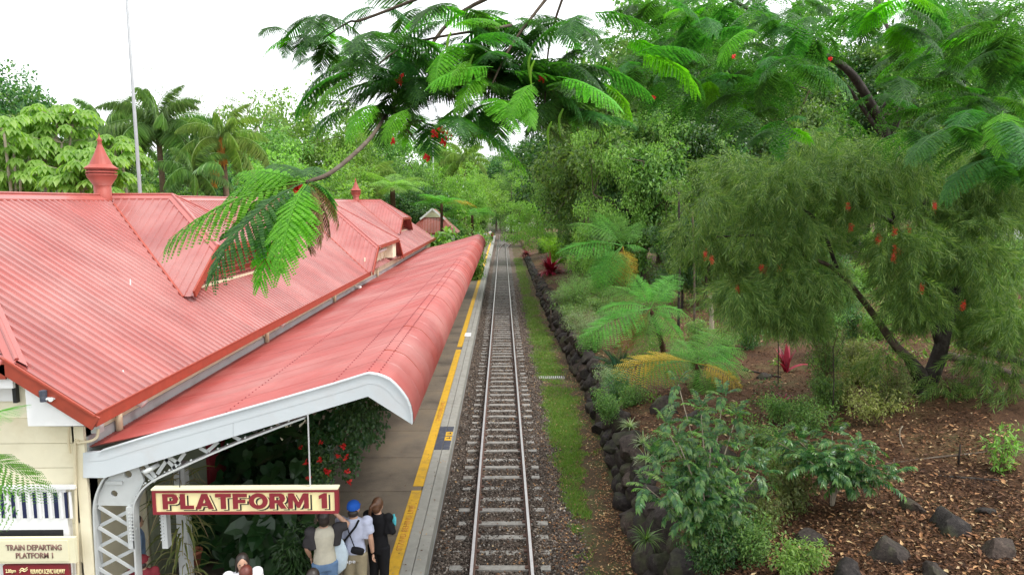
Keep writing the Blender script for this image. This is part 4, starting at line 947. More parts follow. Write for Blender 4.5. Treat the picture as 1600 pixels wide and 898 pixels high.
hutY = 66.0; hc = at(680, 345, Y=hutY)
hut = thing('platform_hut', 'small cream hut with red gabled roof beyond the station', 'hut', (hc[0] - .3, hutY, 0))
zr_, ze_ = at(680, 327, Y=hutY)[2], at(680, 364, Y=hutY)[2]; hw_ = 2.35
m = MB(); m.box((0, 1.8, ze_ / 2 - .1), (3.7, 3.4, ze_ + .3)); m.build('wall', M['white'], hut)
V = np.array([(-hw_, 0, ze_), (hw_, 0, ze_), (hw_, 4.2, ze_), (-hw_, 4.2, ze_), (-.9, .75, zr_ - .75), (.9, .75, zr_ - .75), (0, .6, zr_), (0, 4.2, zr_)], float)
m = MB(); m.add(V, [np.array([[0, 1, 5, 4]]), np.array([[1, 2, 5], [5, 2, 7], [5, 7, 6], [0, 4, 3], [3, 4, 7], [4, 6, 7]])]); hroof = m.build('roof', M['roof'], hut)
m = MB()
for s in (-1, 1): m.bar((s * 1.15, .52, zr_ - .93), (0, .52, zr_ + .03), .1, .16, (0, 0, 1))
m.build('barge_board', M['white'], hroof); m = MB(); m.poly_extrude([(-.85, zr_ - .75), (.85, zr_ - .75), (0, zr_ - .1)], .68, .74); m.build('gable_vent', M['palecream'], hroof)
m = MB()
for k in range(16): m.bar((-hw_ + .3 + k * .27, .03, ze_ + .03), (np.clip(-hw_ + .3 + k * .27, -.85, .85), .74, zr_ - .72), .04, .035, (0, -1, 1))
m.build('roof_rib', M['trim'], hroof); m = MB(); m.box((0, -.04, ze_ - .06), (2 * hw_, .1, .14)); m.build('gutter', M['trim'], hut)
p = at(1545, 352, Y=46); hs_ = thing('white_house', 'white walled house glimpsed through the trees at the right', 'house', (p[0] + 1, 46, p[2] - 3.2))
m = MB(); m.box((0, 2, 1.7), (5.5, 4, 3.6)); m.build('wall', M['white'], hs_)
m = MB(); m.poly_extrude([(-3.1, 3.5), (3.1, 3.5), (0, 5.0)], -.3, 4.3); m.build('roof', M['flash'], hs_)
m = MB(); m.box((-.8, -.02, 1.9), (1.1, .08, 1.2)); m.build('window', M['darkblue'], hs_)
p = at(802, 350, Y=176); hs_ = thing('white_shed', 'white shed wall at the far end of the line behind foliage', 'shed', (p[0], 176, -.4))
m = MB(); m.box((0, 1.5, 2.0), (3.4, 3, 4.6)); m.build('wall', M['white'], hs_); m = MB(); m.box((0, 1.5, 4.4), (3.8, 3.4, .25)); m.build('roof', M['flash'], hs_)

# ================================================================== PLANTS: generators
def rdir(n, r): return unit(r.normal(size=(n, 3)))
def leaves(r, C, rad, per, L, T, droop=.25, flat=.75, outw=.6, upn=.9):
    """leaves of length L spread through clumps (centres C, radii rad)"""
    C = np.asarray(C, float); rad = np.broadcast_to(np.asarray(rad, float), (len(C),)); n = len(C) * per
    idx = np.repeat(np.arange(len(C)), per); d = rdir(n, r); u = r.random(n) ** .42
    P = C[idx] + d * (u * rad[idx])[:, None] * np.array([1, 1, flat])
    ax = unit(d * outw + rdir(n, r) * .75 + np.array([0, 0, -droop])); nn = unit(np.array([0, 0, upn]) + d * .45 + rdir(n, r) * .55)
    return scatter(*T, P, frames(ax, nn), r.uniform(L * .65, L * 1.25, n))
def tree_meshes(name, seed, H, spread, trunkH, mat, bark, leafL, nclump, per, T, crad=.9, droop=.25, tr=.16, nl=6, bias=.5, lowz=None, hollow=.35, flat=.75):
    r = np.random.default_rng(seed); m = MB(); top = np.array([r.normal(0, .04 * H), r.normal(0, .04 * H), trunkH])
    tp = curve_pts([[0, 0, -.4], [r.normal(0, .1), r.normal(0, .1), trunkH * .5], top], 5); m.tube(tp, np.linspace(tr * 1.25, tr * .75, len(tp)), 8)
    lz = trunkH * .8 if lowz is None else lowz; cz = (H + lz) / 2; rz = (H - lz) / 2; ends = []
    for k in range(nl):
        a = k * 2 * math.pi / nl + r.uniform(-.4, .4); q = r.uniform(.45, .8)
        e = np.array([math.cos(a) * spread / 2 * q, math.sin(a) * spread / 2 * q, cz + rz * r.uniform(-.1, .75)])
        P = curve_pts([top, top * .6 + e * .4 + np.array([0, 0, .12 * H * r.uniform(-.3, .7)]), e], 4); m.tube(P, np.linspace(tr * .6, tr * .16, len(P)), 6); ends += [P[-1], P[len(P) // 2]]
    ends = np.array(ends); C = []
    while len(C) < nclump:
        d = rdir(1, r)[0]; q = r.random() ** (1 / 3.0)
        if q < hollow: continue
        lob = 1 + .22 * math.sin(3 * math.atan2(d[1], d[0]) + seed) + .12 * math.sin(5 * d[2] + seed * 2)
        C.append(np.array([0, 0, cz]) + d * q * np.array([spread / 2, spread / 2, rz]) * lob)
    C = np.array(C); 
    for c in C[::2]:
        k = np.argmin(np.linalg.norm(ends - c, axis=1)); mid = (ends[k] + c) / 2 + np.array([0, 0, .1]); m.tube([ends[k], mid, c], [tr * .16, tr * .1, tr * .04], 4, False)
    V, F = leaves(r, C, crad * r.uniform(.7, 1.25, len(C)), per, leafL, T, droop, flat)
    return m.data('trunk', bark, True), mesh_from('crown', V, F, mat)
def put_tree(ms, name, label, loc, sc, rz=0, group=None, cat='tree', hs=None, crownmat=None):
    t = thing(name, label, cat, loc, rz, group); t.scale = (sc * (hs or 1), sc * (hs or 1), sc)
    link('trunk', ms[0], t); c = link('crown', ms[1], t)
    if crownmat: c.material_slots[0].link = 'OBJECT'; c.material_slots[0].material = crownmat
    return t
def gz(X, Y): return float(hillz(X, Y)) - .05 if X > 3.4 else -.42
def place(px, pytop, Y, H0):
    """ground point under pixel column px at distance Y and the scale that brings a plant of height H0 up to row pytop"""
    p = at(px, pytop, Y=Y); z = gz(p[0], Y); return (p[0], Y, z), (p[2] - z) / H0

def frond(nP, plen, ang, arch, bip=0, lw=.35, droopp=.15, L6=False, rach=.006, seed=0, start=.12, vee=.0, pang=1.15, jit=.06):
    """feather leaf, base at origin, tip at (1,0,0); plen(t) pinna length; bip>0 gives each pinna its own rows of leaflets"""
    r = np.random.default_rng(seed); n = 24; th = np.linspace(arch, -arch * 1.15, n); x = np.concatenate([[0], np.cumsum(np.cos(th[:-1]))]); z = np.concatenate([[0], np.cumsum(np.sin(th[:-1]))])
    P = np.stack([x, 0 * x, z], 1); e = P[-1]; s = np.linalg.norm(e); a = math.atan2(e[2], e[0]); Rm = np.array([[math.cos(a), 0, math.sin(a)], [0, 1, 0], [-math.sin(a), 0, math.cos(a)]]); P = P @ Rm.T / s
    tt = np.linspace(0, 1, n); V, Fq, Ft = tube(P, np.linspace(rach, rach * .3, n), 4, False); vs = [V]; fq = [Fq]; nv = len(V); fT = []
    T = unit(np.gradient(P, axis=0)); DM = diamond(lw, .06, .05); L6T = leaf6(lw)
    pos = []; ax = []; nr = []; ln = []
    for k in range(nP):
        t = start + (1 - start) * (k + .5) / nP; b = np.array([np.interp(t, tt, P[:, i]) for i in range(3)]); tg = unit(np.array([np.interp(t, tt, T[:, i]) for i in range(3)])); up = np.array([-tg[2], 0, tg[0]])
        g = ang - (ang - .35) * t ** 3
        for s in (-1, 1):
            l = plen(t) * r.uniform(.93, 1.05); d = unit(tg * math.cos(g) + np.array([0, s, 0]) * math.sin(g) + up * vee + np.array([0, 0, -droopp]) + r.normal(0, jit, 3))
            if not bip: pos.append(b); ax.append(d); nr.append(up); ln.append(l)
            else:
                side = unit(np.cross(up, d)); m_ = max(4, int(bip * min(1, l / plen(.4)) + .5)); q = (np.arange(m_) + .6) / m_
                for qi in q:
                    bb = b + d * l * qi + np.array([0, 0, -droopp * l * qi * qi * .6]); w_ = l * .19 * (1 - .45 * qi ** 2) * (.6 + .4 * min(1, qi * 5))
                    for s2 in (-1, 1): pos.append(bb); ax.append(unit(d * math.cos(pang) + side * s2 * math.sin(pang) + np.array([0, 0, -.12]))); nr.append(up + r.normal(0, .12, 3)); ln.append(w_)
    pos, ax, nr, ln = map(np.array, (pos, ax, nr, ln)); TT = L6T if L6 else DM
    V2, F2 = scatter(TT[0], TT[1], pos, frames(ax, nr), ln)
    return np.concatenate([V, V2]), Fq, F2 + nv
def frond_mesh(name, mat, *a, **k):
    V, Fq, Ft = frond(*a, **k); return mesh_from(name, V, [Fq, Ft], mat)
def put_frond(me, parent, base, tip, up=(0, 0, 1), roll=0, name='frond', wscale=1.0):
    base = np.asarray(base, float); d = np.asarray(tip, float) - base; L = np.linalg.norm(d); Rm = frames((d / L)[None], np.asarray(up, float)[None])[0]
    if roll: Rm = Rm @ np.array([[1, 0, 0], [0, math.cos(roll), -math.sin(roll)], [0, math.sin(roll), math.cos(roll)]])
    o = link(name, me, parent); Mx = Matrix.Identity(4)
    for i in range(3):
        for j in range(3): Mx[i][j] = Rm[i, j] * L * (wscale if j == 1 else 1)
        Mx[i][3] = base[i]
    o.matrix_local = Mx; return o

DMT = diamond(.42, .10, .12); DMW = diamond(.55, .10, .15); DMN = diamond(.20, .05, .12)
# ------------------------------------------------------------------ tree kinds (shared meshes)
K = {}
K['broad'] = [tree_meshes('broad', 200 + k, 12, 9, 4.5, M['leaf_mid'], M['bark'], .29, 105, 190, DMW, 1.05, lowz=2.2) for k in range(3)]
K['dark'] = [tree_meshes('dark', 220 + k, 12, 8.5, 4.5, M['leaf_dark'], M['bark'], .29, 95, 190, DMW, 1.1, lowz=2.4) for k in range(2)]
K['bright'] = [tree_meshes('bright', 240 + k, 10, 9, 4, M['leaf_bright'], M['bark'], .28, 90, 160, DMW, 1.0, lowz=1.5) for k in range(2)]
K['sparse'] = [tree_meshes('sparse', 260 + k, 16, 7, 8, M['leaf_grey'], M['palebark'], .20, 44, 70, DMN, .75, .5, .14, 8, lowz=8) for k in range(2)]
K['shrub'] = [tree_meshes('shrub', 280 + k, 2.2, 2.2, .5, M['leaf_mid'], M['twig'], .10, 50, 70, DMT, .32, .1, .03, 6, lowz=.1, hollow=.2) for k in range(2)]

BGL = [  # kind, px, py of the top, distance, width factor, label
 ('dark', 4, 100, 55, 1.0, 'dark round topped tree at the far left edge of the sky'),
 ('broad', -40, 190, 48, 1.1, 'mid green tree cut by the left picture edge behind the umbrella trees'),
 ('bright', 105, 205, 62, 1.0, 'mid green tree behind the bright umbrella leaved trees'),
 ('sparse', 268, 112, 72, 1.15, 'thin crowned pale tree against the sky right of the flagpole'),
 ('sparse', 372, 128, 72, 1.3, 'thin crowned pale tree against the sky behind the yellow stalked palm'),
 ('sparse', 318, 150, 76, 1.2, 'lower thin crowned tree between the two pale sky line trees'),
 ('broad', 300, 215, 66, 1.1, 'dark tree filling the gap behind the two big palms'),
 ('broad', 205, 215, 58, 1.0, 'shaded tree behind the flagpole'),
 ('broad', 395, 195, 70, 1.0, 'dark tree right of the yellow stalked palm'),
 ('bright', 455, 142, 80, .95, 'tallest mid green tree of the back row left of the overhanging branch'),
 ('bright', 505, 180, 82, 1.0, 'rounded mid green tree just left of the overhanging fronds'),
 ('broad', 545, 185, 92, 1.0, 'dark tree seen below the overhanging branch'),
 ('broad', 430, 205, 62, 1.0, 'leafy tree above the near gablet ridge'),
 ('bright', 415, 235, 52, .8, 'yellowish bushy tree behind the ridge left of the bare branch'),
 ('bright', 525, 245, 62, .8, 'light green bushy tree behind the ridge left of the small ventilator'),
 ('broad', 600, 190, 96, 1.0, 'back row tree above the small ventilator'),
 ('broad', 640, 245, 84, .9, 'dark tree behind the tree ferns and hut'),
 ('bright', 655, 205, 104, 1.0, 'back row tree left of the distant mast'),
 ('bright', 705, 215, 120, 1.0, 'back row tree right of the distant mast'),
 ('bright', 715, 262, 78, .75, 'light green tree behind the hut at the end of the canopy'),
 ('bright', 752, 262, 150, .8, 'bright tree above the end of the canopy'),
 ('dark', 775, 225, 175, 1.0, 'dark tree closing the view over the end of the track'),
 ('dark', 850, 205, 130, 1.0, 'dark tall tree behind the overhang on the right of the line'),
 ('dark', 905, 150, 62, 1.1, 'dark tall tree behind the bright leafy overhang'),
 ('broad', 960, 60, 48, .9, 'tall tree rising behind the glossy leaved tree'),
 ('dark', 1060, 20, 50, 1.0, 'tall dark tree deep behind the bottlebrush left clump'),
 ('broad', 1165, -10, 52, 1.0, 'tall mid green tree behind the poinciana limb'),
 ('dark', 1285, 30, 56, 1.1, 'dark tree in the shade behind the forked trunk'),
 ('broad', 1420, -20, 54, 1.1, 'tall tree behind the upper right fronds'),
 ('dark', 1530, 0, 58, 1.1, 'dark tree standing behind the white house'),
 ('broad', 1650, 0, 50, 1.1, 'tree at the right picture edge behind the bottlebrush'),
 ('dark', 1190, 240, 40, .9, 'dark bushy tree low behind the bottlebrush left clump'),
 ('broad', 1110, 250, 34, .8, 'bushy tree behind the left end of the bottlebrush'),
 ('dark', 1330, 290, 46, 1.0, 'shaded bushy tree beyond the grassy gap'),
 ('broad', 1470, 300, 50, .9, 'bushy tree left of the white house'),
 ('broad', 782, 236, 185, 1.0, 'soft green tree closing the gap over the end of the track'),
 ('broad', 1640, 280, 40, 1.0, 'bushy tree cut by the right picture edge'),
 ('broad', 1010, 130, 44, .9, 'leafy tree filling the view above the glossy leaved tree'), ('dark', 1120, 120, 46, .9, 'dense tree behind the hanging fronds left of the forked limb'), ('broad', 1230, 100, 48, .9, 'dense mid green tree behind the pointed end of the dark limb'), ('dark', 1370, 110, 50, .9, 'dense dark tree directly behind the forked limb'), ('broad', 1490, 110, 46, .9, 'dense mid green tree above the white house'), ('broad', 1600, 90, 44, .9, 'dense tree at the upper right picture edge'), ('bright', 1265, 300, 42, .7, 'lighter green bush in the gap behind the leaning limb'), ('broad', 1040, -30, 60, 1.0, 'tallest tree at the top left of the dense right hand wood'),
]
kc = {}
for kind, px, py, Y, wf, lab in BGL:
    i = kc.get(kind, 0); kc[kind] = i + 1; ms = K[kind][i % len(K[kind])]; H0 = {'sparse': 16, 'bright': 10}.get(kind, 12) + .4
    loc, sc = place(px, py, Y, H0); put_tree(ms, 'tree' if kind != 'sparse' else 'eucalypt', lab, loc, sc, rnd.uniform(0, 6), 'background trees', hs=wf * (1.0 if sc < 1.4 else .85))
# undergrowth behind the building and beyond the end of the line
UGL = [('bright', 728, 350, 92, 'round bright bush beside the hut'), ('dark', 715, 345, 74, 'dark bush under the tree ferns beside the hut'), ('broad', 748, 338, 150, 'bush at the far end of the platform'),
       ('dark', 815, 325, 165, 'dark bush at the end of the line'),
       ('broad', 300, 278, 40, 'scrubby bush peeping over the ridge under the palms'), ('dark', 400, 270, 44, 'dark bush peeping over the ridge right of the palms'), ('bright', 480, 270, 52, 'pale bush over the ridge below the bare branch'), ('dark', 260, 262, 46, 'dark bush over the ridge beside the flagpole'),
       ('dark', 640, 285, 72, 'dark bush behind the far ventilator'), ('broad', 150, 262, 36, 'bush over the ridge left of the near ventilator')]
for k, (kind, px, py, Y, lab) in enumerate(UGL):
    ms = K[kind][k % len(K[kind])]; loc, sc = place(px, py, Y, {'bright': 10}.get(kind, 12) + .4); put_tree(ms, 'bush', lab, loc, sc, rnd.uniform(0, 6), 'bushes behind the station', 'bush', hs=1.25)
# a far wood beyond everything, so that no bare ground shows
r = np.random.default_rng(77); C = []
for k in range(420):
    a = r.uniform(-1.15, 1.15); D = r.uniform(185, 240); x = D * math.sin(a); y = D * math.cos(a)
    for q in range(2): C.append([x + r.normal(0, 2), y + r.normal(0, 2), r.uniform(0, 17) * (.75 + .35 * math.sin(a * 9)) + (5 if x > 20 else 0)])
V, F = leaves(r, np.array(C), r.uniform(3, 5, len(C)), 70, 1.2, DMW, .2); o = link('far_wood', mesh_from('far_wood', V, F, M['leaf_mid']), None, 'stuff'); o['label'] = 'distant rainforest closing the view'

# ------------------------------------------------------------------ bright leafy overhang right of the line
ms = tree_meshes('overhang', 301, 9, 9.5, 4, M['leaf_bright'], M['bark'], .17, 130, 210, DMW, .8, .55, .2, 8, lowz=.8)
ms2 = tree_meshes('overhang', 302, 9, 9.5, 4, M['leaf_mid'], M['bark'], .16, 130, 210, DMW, .75, .55, .2, 8, lowz=.8)
for (px, py, Y, lab, mm, wf) in ((872, 240, 80, 'bright drooping leafed tree overhanging the grass right of the line', ms, 1.0), (930, 200, 52, 'leafy tree behind the arching tree fern fronds', ms2, .85), (838, 262, 112, 'bright small tree beside the far turnout', ms, .75), (800, 258, 165, 'bright tree in line with the end of the track', ms2, .85), (990, 190, 42, 'light leafed tree behind the glossy leaved tree', ms, .7)):
    loc, sc = place(px, py, Y, 9.4); put_tree(mm, 'tree', lab, loc, sc, rnd.uniform(0, 6), 'leafy trees right of the line', hs=wf)
ms = tree_meshes('glossy', 311, 7, 4.6, 2.2, M['leaf_dark'], M['darkbark'], .15, 105, 190, leaf6(.42, .05, .3), .50, .65, .09, 8, lowz=1.3)
loc, sc = place(985, 205, 44, 7.3); put_tree(ms, 'glossy_tree', 'dense tree with glossy dark oval leaves behind the tree ferns', loc, sc * 1.0, 1.0, None, hs=.85)
loc, sc = place(1070, 325, 34, 7.3); put_tree(ms, 'glossy_tree', 'lower glossy leaved tree left of the bottlebrush clump', loc, sc, 3.0, None, hs=1.0)

# ------------------------------------------------------------------ umbrella trees (left)
def umbrella_tree(label, px, pytop, Y, heads, rs):
    r = np.random.default_rng(rs); base, _ = place(px, pytop, Y, 1); t = thing('umbrella_tree', label, 'tree', base, 0, 'umbrella leaved trees behind the roof'); b = np.array(base)
    m = MB(); P = []; A = []; Nn = []; Ls = []
    for hx, hy in heads:
        h = at(hx, hy, Y=Y + r.uniform(-1.2, 1.2)) - b; mid = np.array([h[0] * .35, h[1] * .3, h[2] * .55]); pp = curve_pts([[h[0] * .12, 0, 0], mid, h + np.array([0, 0, -.5])], 5); m.tube(pp, np.linspace(.10, .045, len(pp)), 6)
        for k in range(15):                         # whorls of big compound leaves
            a = r.uniform(0, 6.28); e = r.uniform(-.1, 1.15); d = np.array([math.cos(a) * math.cos(e), math.sin(a) * math.cos(e), math.sin(e)]); c = h + np.array([0, 0, -.45]) + d * r.uniform(.6, 1.15) * np.array([1, 1, .8])
            m.tube([h + np.array([0, 0, -.5]), c], [.014, .008], 3, False)
            for q in range(10):
                g = q * .628 + r.uniform(-.1, .1); u = np.array([math.cos(g), math.sin(g), 0]); P.append(c); A.append(unit(u + np.array([0, 0, -.75]) + d * .12)); Nn.append(u * .6 + np.array([0, 0, 1])); Ls.append(r.uniform(.46, .66))
    V, F = scatter(*leaf6(.46, .04, .2), np.array(P), frames(np.array(A), np.array(Nn)), np.array(Ls))
    m.build('trunk', M['palebark'], t, True); link('crown', mesh_from('crown', V, F, M['leaf_umb']), t); return t
umbrella_tree('bright umbrella leaved tree with pale branching stems left of the near ventilator', 58, 158, 31, [(88, 165), (112, 178), (65, 180), (40, 200), (95, 205), (125, 235), (70, 235)], 1)
umbrella_tree('low umbrella leaved tree spreading left of the near ventilator shaft', 130, 235, 28, [(120, 250), (150, 262), (100, 268), (140, 238), (165, 258), (128, 275)], 2)
umbrella_tree('umbrella leaved tree with yellowing leaves at the left edge', 12, 180, 29, [(4, 185), (20, 215), (-15, 220), (5, 250), (30, 255), (25, 285), (-20, 190)], 3)
umbrella_tree('small umbrella leaved plant just right of the near ventilator', 200, 215, 33, [(178, 215), (190, 232), (200, 285)], 4)

# ------------------------------------------------------------------ palms
def palm(label, px, pytop, Y, mat, nfr, L, rs, stalk=False, bow=.9, thick=.16):
    r = np.random.default_rng(rs); base, _ = place(px, pytop, Y, 1); hub = at(px, pytop, Y=Y) - np.array(base); hub = np.array([0, 0, hub[2] - .55 * L])
    t = thing('palm', label, 'palm', base, 0, 'feather palms behind the roof'); m = MB(); pp = curve_pts([[0, 0, 0], [.1, .05, hub[2] * .5], hub], 8); m.tube(pp, np.linspace(thick * 1.2, thick * .8, len(pp)), 9); m.build('trunk', M['palmbark'], t, True)
    fm = [frond_mesh('frond', mat, 62, lambda t: .30 * math.sin(math.pi * min(1, .18 + t * .8)) ** .6, 1.0, bow * q, 0, .085, 2.3, seed=rs * 5 + i, start=.1, rach=.010, jit=.2) for i, q in enumerate((.8, 1.0))]
    for k in range(nfr):
        a = k * 2.4 + r.uniform(-.3, .3); e = .95 - 2.0 * (k / nfr) ** .9 + r.uniform(-.1, .1); d = np.array([math.cos(a) * math.cos(e), math.sin(a) * math.cos(e), math.sin(e) - .12]); put_frond(fm[k % 2], t, hub, hub + d * L * r.uniform(.8, 1.05), (0, 0, 1), r.uniform(-.3, .3), wscale=1.0)
    if stalk:
        P = []; A = []
        for s, (dx, dz) in enumerate(((.1, -.3), (-.35, -1.7))):
            n = 260; c = hub + np.array([dx, -.35, dz * L * .28]); q = rdir(n, r) * np.array([.12, .12, .5]); P.append(c + q); A.append(unit(np.array([0, 0, -1.0]) + rdir(n, r) * .25))
        P = np.concatenate(P); A = np.concatenate(A); V, F = scatter(*diamond(.08, .02, .05), P, frames(A, rdir(len(P), r)), r.uniform(.5, .9, len(P))); link('fruit_stalk', mesh_from('fruit_stalk', V, F, M['orange_stalk']), t)
    return t
palm('large drooping feather palm right behind the flagpole', 243, 140, 37, M['palm'], 22, 3.3, 1)
palm('shadowy feather palm left of the flagpole above the ventilator', 160, 160, 42, M['palm'], 20, 3.6, 2)
palm('yellow green feather palm with orange fruit stalk', 345, 172, 37, M['palm_yellow'], 20, 2.7, 3, True)
palm('short pale weeping palm beyond the bare branch near the small ventilator', 575, 262, 74, M['palm_yellow'], 26, 4.2, 4, False, 1.1)
palm('small feather palm between the large palm and the yellow green one', 300, 232, 35, M['palm'], 14, 2.2, 5)
palm('distant palm crown left of the line under the overhang', 725, 225, 96, M['palm_yellow'], 18, 4.0, 6)

# ------------------------------------------------------------------ tree ferns
FERN = [frond_mesh('frond', M['fern'], 20, lambda t: .30 * math.sin(math.pi * min(1, .12 + .88 * t)) ** .75 * (1 if t < .8 else 1), 1.25, .5 * q, 12, .36, .22, seed=60 + i, start=.14, rach=.007) for i, q in enumerate((.8, 1.1))]
def recolor(me, mat): c = me.copy(); c.materials.clear(); c.materials.append(mat); return c
FERN_Y = [recolor(f, M['fern_yellow']) for f in FERN]; FERN_D = [recolor(f, M['fern_dead']) for f in FERN]
def tree_fern(label, base, hubz, L, nfr, rs, trunk=.09, lean=(0, 0), yellow=(), dead=0, elev=.35, pitch0=None, bright=None):
    r = np.random.default_rng(rs); t = thing('tree_fern', label, 'tree fern', base, 0, 'tree ferns'); hub = np.array([lean[0], lean[1], hubz]); m = MB(); pp = curve_pts([[0, 0, -.2], [lean[0] * .3, lean[1] * .3, hubz * .5], hub], 6); m.tube(pp, np.linspace(trunk * 1.3, trunk, len(pp)), 9)
    for k in range(26): 
        a = r.uniform(0, 6.28); q = r.uniform(.15, 1.0); p = pp[int(q * (len(pp) - 1))]; m.tube([p + np.array([math.cos(a), math.sin(a), 0]) * trunk * .8, p + np.array([math.cos(a) * trunk * 1.8, math.sin(a) * trunk * 1.8, -.12])], [.012, .005], 3, False)
    m.build('trunk', M['fernbark'], t, True)
    for k in range(nfr):
        a = k * 2 * math.pi / nfr * 1.0 + r.uniform(-.2, .2) + rs; e = elev + r.uniform(-.3, .25); fm = (FERN_Y if k in yellow else FERN)[k % 2]; d = np.array([math.cos(a) * math.cos(e), math.sin(a) * math.cos(e), math.sin(e) - .2]); o = put_frond(fm, t, hub, hub + d * L * r.uniform(.85, 1.1), (0, 0, 1), r.uniform(-.15, .15))
        if bright: o.material_slots[0].link = 'OBJECT'; o.material_slots[0].material = bright
    for k in range(dead):
        a = r.uniform(0, 6.28); put_frond(FERN_D[k % 2], t, hub, hub + np.array([math.cos(a) * .3, math.sin(a) * .3, -.95]) * L * .75, (math.cos(a), math.sin(a), .3), name='dead_frond', wscale=.6)
    return t
def fern_at(label, pxb, pyb, Y, pxh, pyh, L, nfr, rs, base=None, **k):
    h = at(pxh, pyh, Y=Y); b = at(pxb, pyb, Y=Y) if base is None else base; zb = gz(b[0], Y); return tree_fern(label, (b[0], Y, zb), h[2] - zb, L, nfr, rs, lean=(h[0] - b[0], 0), **k)
FB = M['leaf_lime'] 
fern_at('tree fern with bright flat crown beside the small ventilator', 616, 340, 62, 613, 293, 3.6, 13, 1, bright=M['leaf_bright'], trunk=.22)
fern_at('tree fern in front of the hut with dark thin trunk and yellowing frond', 690, 385, 63.5, 690, 318, 3.0, 12, 2, yellow=(8, 9), trunk=.12, bright=None)
fern_at('low tree fern right of the hut', 738, 380, 64, 738, 336, 2.7, 11, 3, trunk=.12)
# garden ferns: hub, foot and every frond tip placed one by one
def garden_fern(label, foot, hubpx, tips, trunk, rs, ws=1.1):
    f = hill_at(*foot); h = at(*hubpx, Y=f[1]) - f; t = thing('tree_fern', label, 'tree fern', f, 0, 'tree ferns'); r_ = np.random.default_rng(rs); m = MB(); pp = curve_pts([(0, 0, -.15), h * .5 + np.array([.03, 0, 0]), h], 6); m.tube(pp, np.linspace(trunk * 1.2, trunk * .85, len(pp)), 9)
    for k in range(30): a = r_.uniform(0, 6.28); q = pp[int(r_.uniform(.1, 1) * (len(pp) - 1))]; m.tube([q + np.array([math.cos(a), math.sin(a), 0]) * trunk * .8, q + np.array([math.cos(a) * trunk * 1.7, math.sin(a) * trunk * 1.7, -.2])], [.012, .004], 3, False)
    m.build('trunk', M['fernbark'], t, True)
    for k, (px, py, dy, kind) in enumerate(tips):
        fm = {'g': FERN, 'y': FERN_Y, 'd': FERN_D}[kind][k % 2]; put_frond(fm, t, h, at(px, py, Y=f[1] + dy) - f, (0, -.35, 1) if kind != 'd' else (0, -1, .3), 0, 'dead_frond' if kind == 'd' else 'frond', ws * (.55 if kind == 'd' else 1))
garden_fern('tree fern leaning right with brown trunk, long fronds reaching left and one yellow drooping frond', (950, 476), (973, 384), ((868, 397, -.4, 'g'), (885, 352, .2, 'g'), (918, 462, -.9, 'g'), (978, 452, -.8, 'y'), (1012, 392, -.2, 'g'), (962, 330, .9, 'g'), (1005, 345, .8, 'g'), (935, 478, -1, 'g'), (952, 455, -.3, 'd'), (965, 450, .1, 'd'), (925, 330, 1.0, 'g')), .07, 4)
garden_fern('tree fern with thick brown trunk whose long frond arches down over the dark cycad', (1040, 556), (1016, 482), ((901, 542, -.6, 'g'), (928, 492, .0, 'g'), (985, 425, .9, 'g'), (1062, 428, .9, 'g'), (962, 560, -.7, 'd'), (1080, 498, -.2, 'g'), (1002, 565, -1.1, 'g'), (1045, 440, 1.2, 'g'), (1070, 540, -.8, 'g'), (940, 450, 1.0, 'g')), .085, 5)
garden_fern('low tree fern with one golden yellow frond above the big boulder', (1085, 606), (1090, 568), ((957, 584, -.5, 'y'), (992, 602, -.9, 'g'), (1046, 528, 1.1, 'g'), (1132, 512, 1.3, 'g'), (1178, 582, .2, 'g'), (1165, 616, -.6, 'y'), (1162, 545, .8, 'g'), (1030, 555, .5, 'g'), (1110, 640, -.9, 'g')), .07, 6, 1.2)
# fronds poking in at the left edge: ferns standing in front of the station wall, outside the frame
lf = thing('tree_fern', 'tree fern reaching in at the left edge before the ticket window', 'tree fern', (-6.4, 7.3, -.4), 0, 'tree ferns'); hub = at(-95, 700, Y=7.3) - np.array([-6.4, 7.3, -.4]); m = MB(); m.tube([(hub[0], 0, 0), hub], [.12, .09], 8); m.build('trunk', M['fernbark'], lf, True)
for (px, py, dy) in ((92, 778, .2), (48, 632, .3), (-190, 640, .2), (-160, 790, -.4), (-60, 600, -.7), (0, 830, -1.0)):
    put_frond(FERN[abs(px) % 2], lf, hub, at(px, py, Y=7.3 + dy) - np.array([-6.4, 7.3, -.4]), (0, -.4, 1), 0, wscale=.75)

# ------------------------------------------------------------------ poinciana: fern leafed branches overhead
POIN = [frond_mesh('frond', M['poin'], 16, lambda t: .29 * (1 - .45 * abs(t - .45) / .55), 1.0, .42 * q, 15, .85, .3, seed=80 + i, start=.12, rach=.005, pang=1.25) for i, q in enumerate((.7, 1.0, 1.3))]
POIN_B = [recolor(f, M['poin_bright']) for f in POIN]; POIN_D = [recolor(f, M['poin_brown']) for f in POIN]
def flowers(parent, pts, r, s=.045, name='blossom'):
    P = []; 
    for p in pts: P += [np.asarray(p)] * 12
    P = np.array(P); n = len(P); V, F = scatter(*diamond(.8, .12, .1), P + rdir(n, r) * s * .4, frames(rdir(n, r), rdir(n, r)), r.uniform(s * .6, s * 1.2, n)); return link(name, mesh_from(name, V, F, M['flower']), parent)
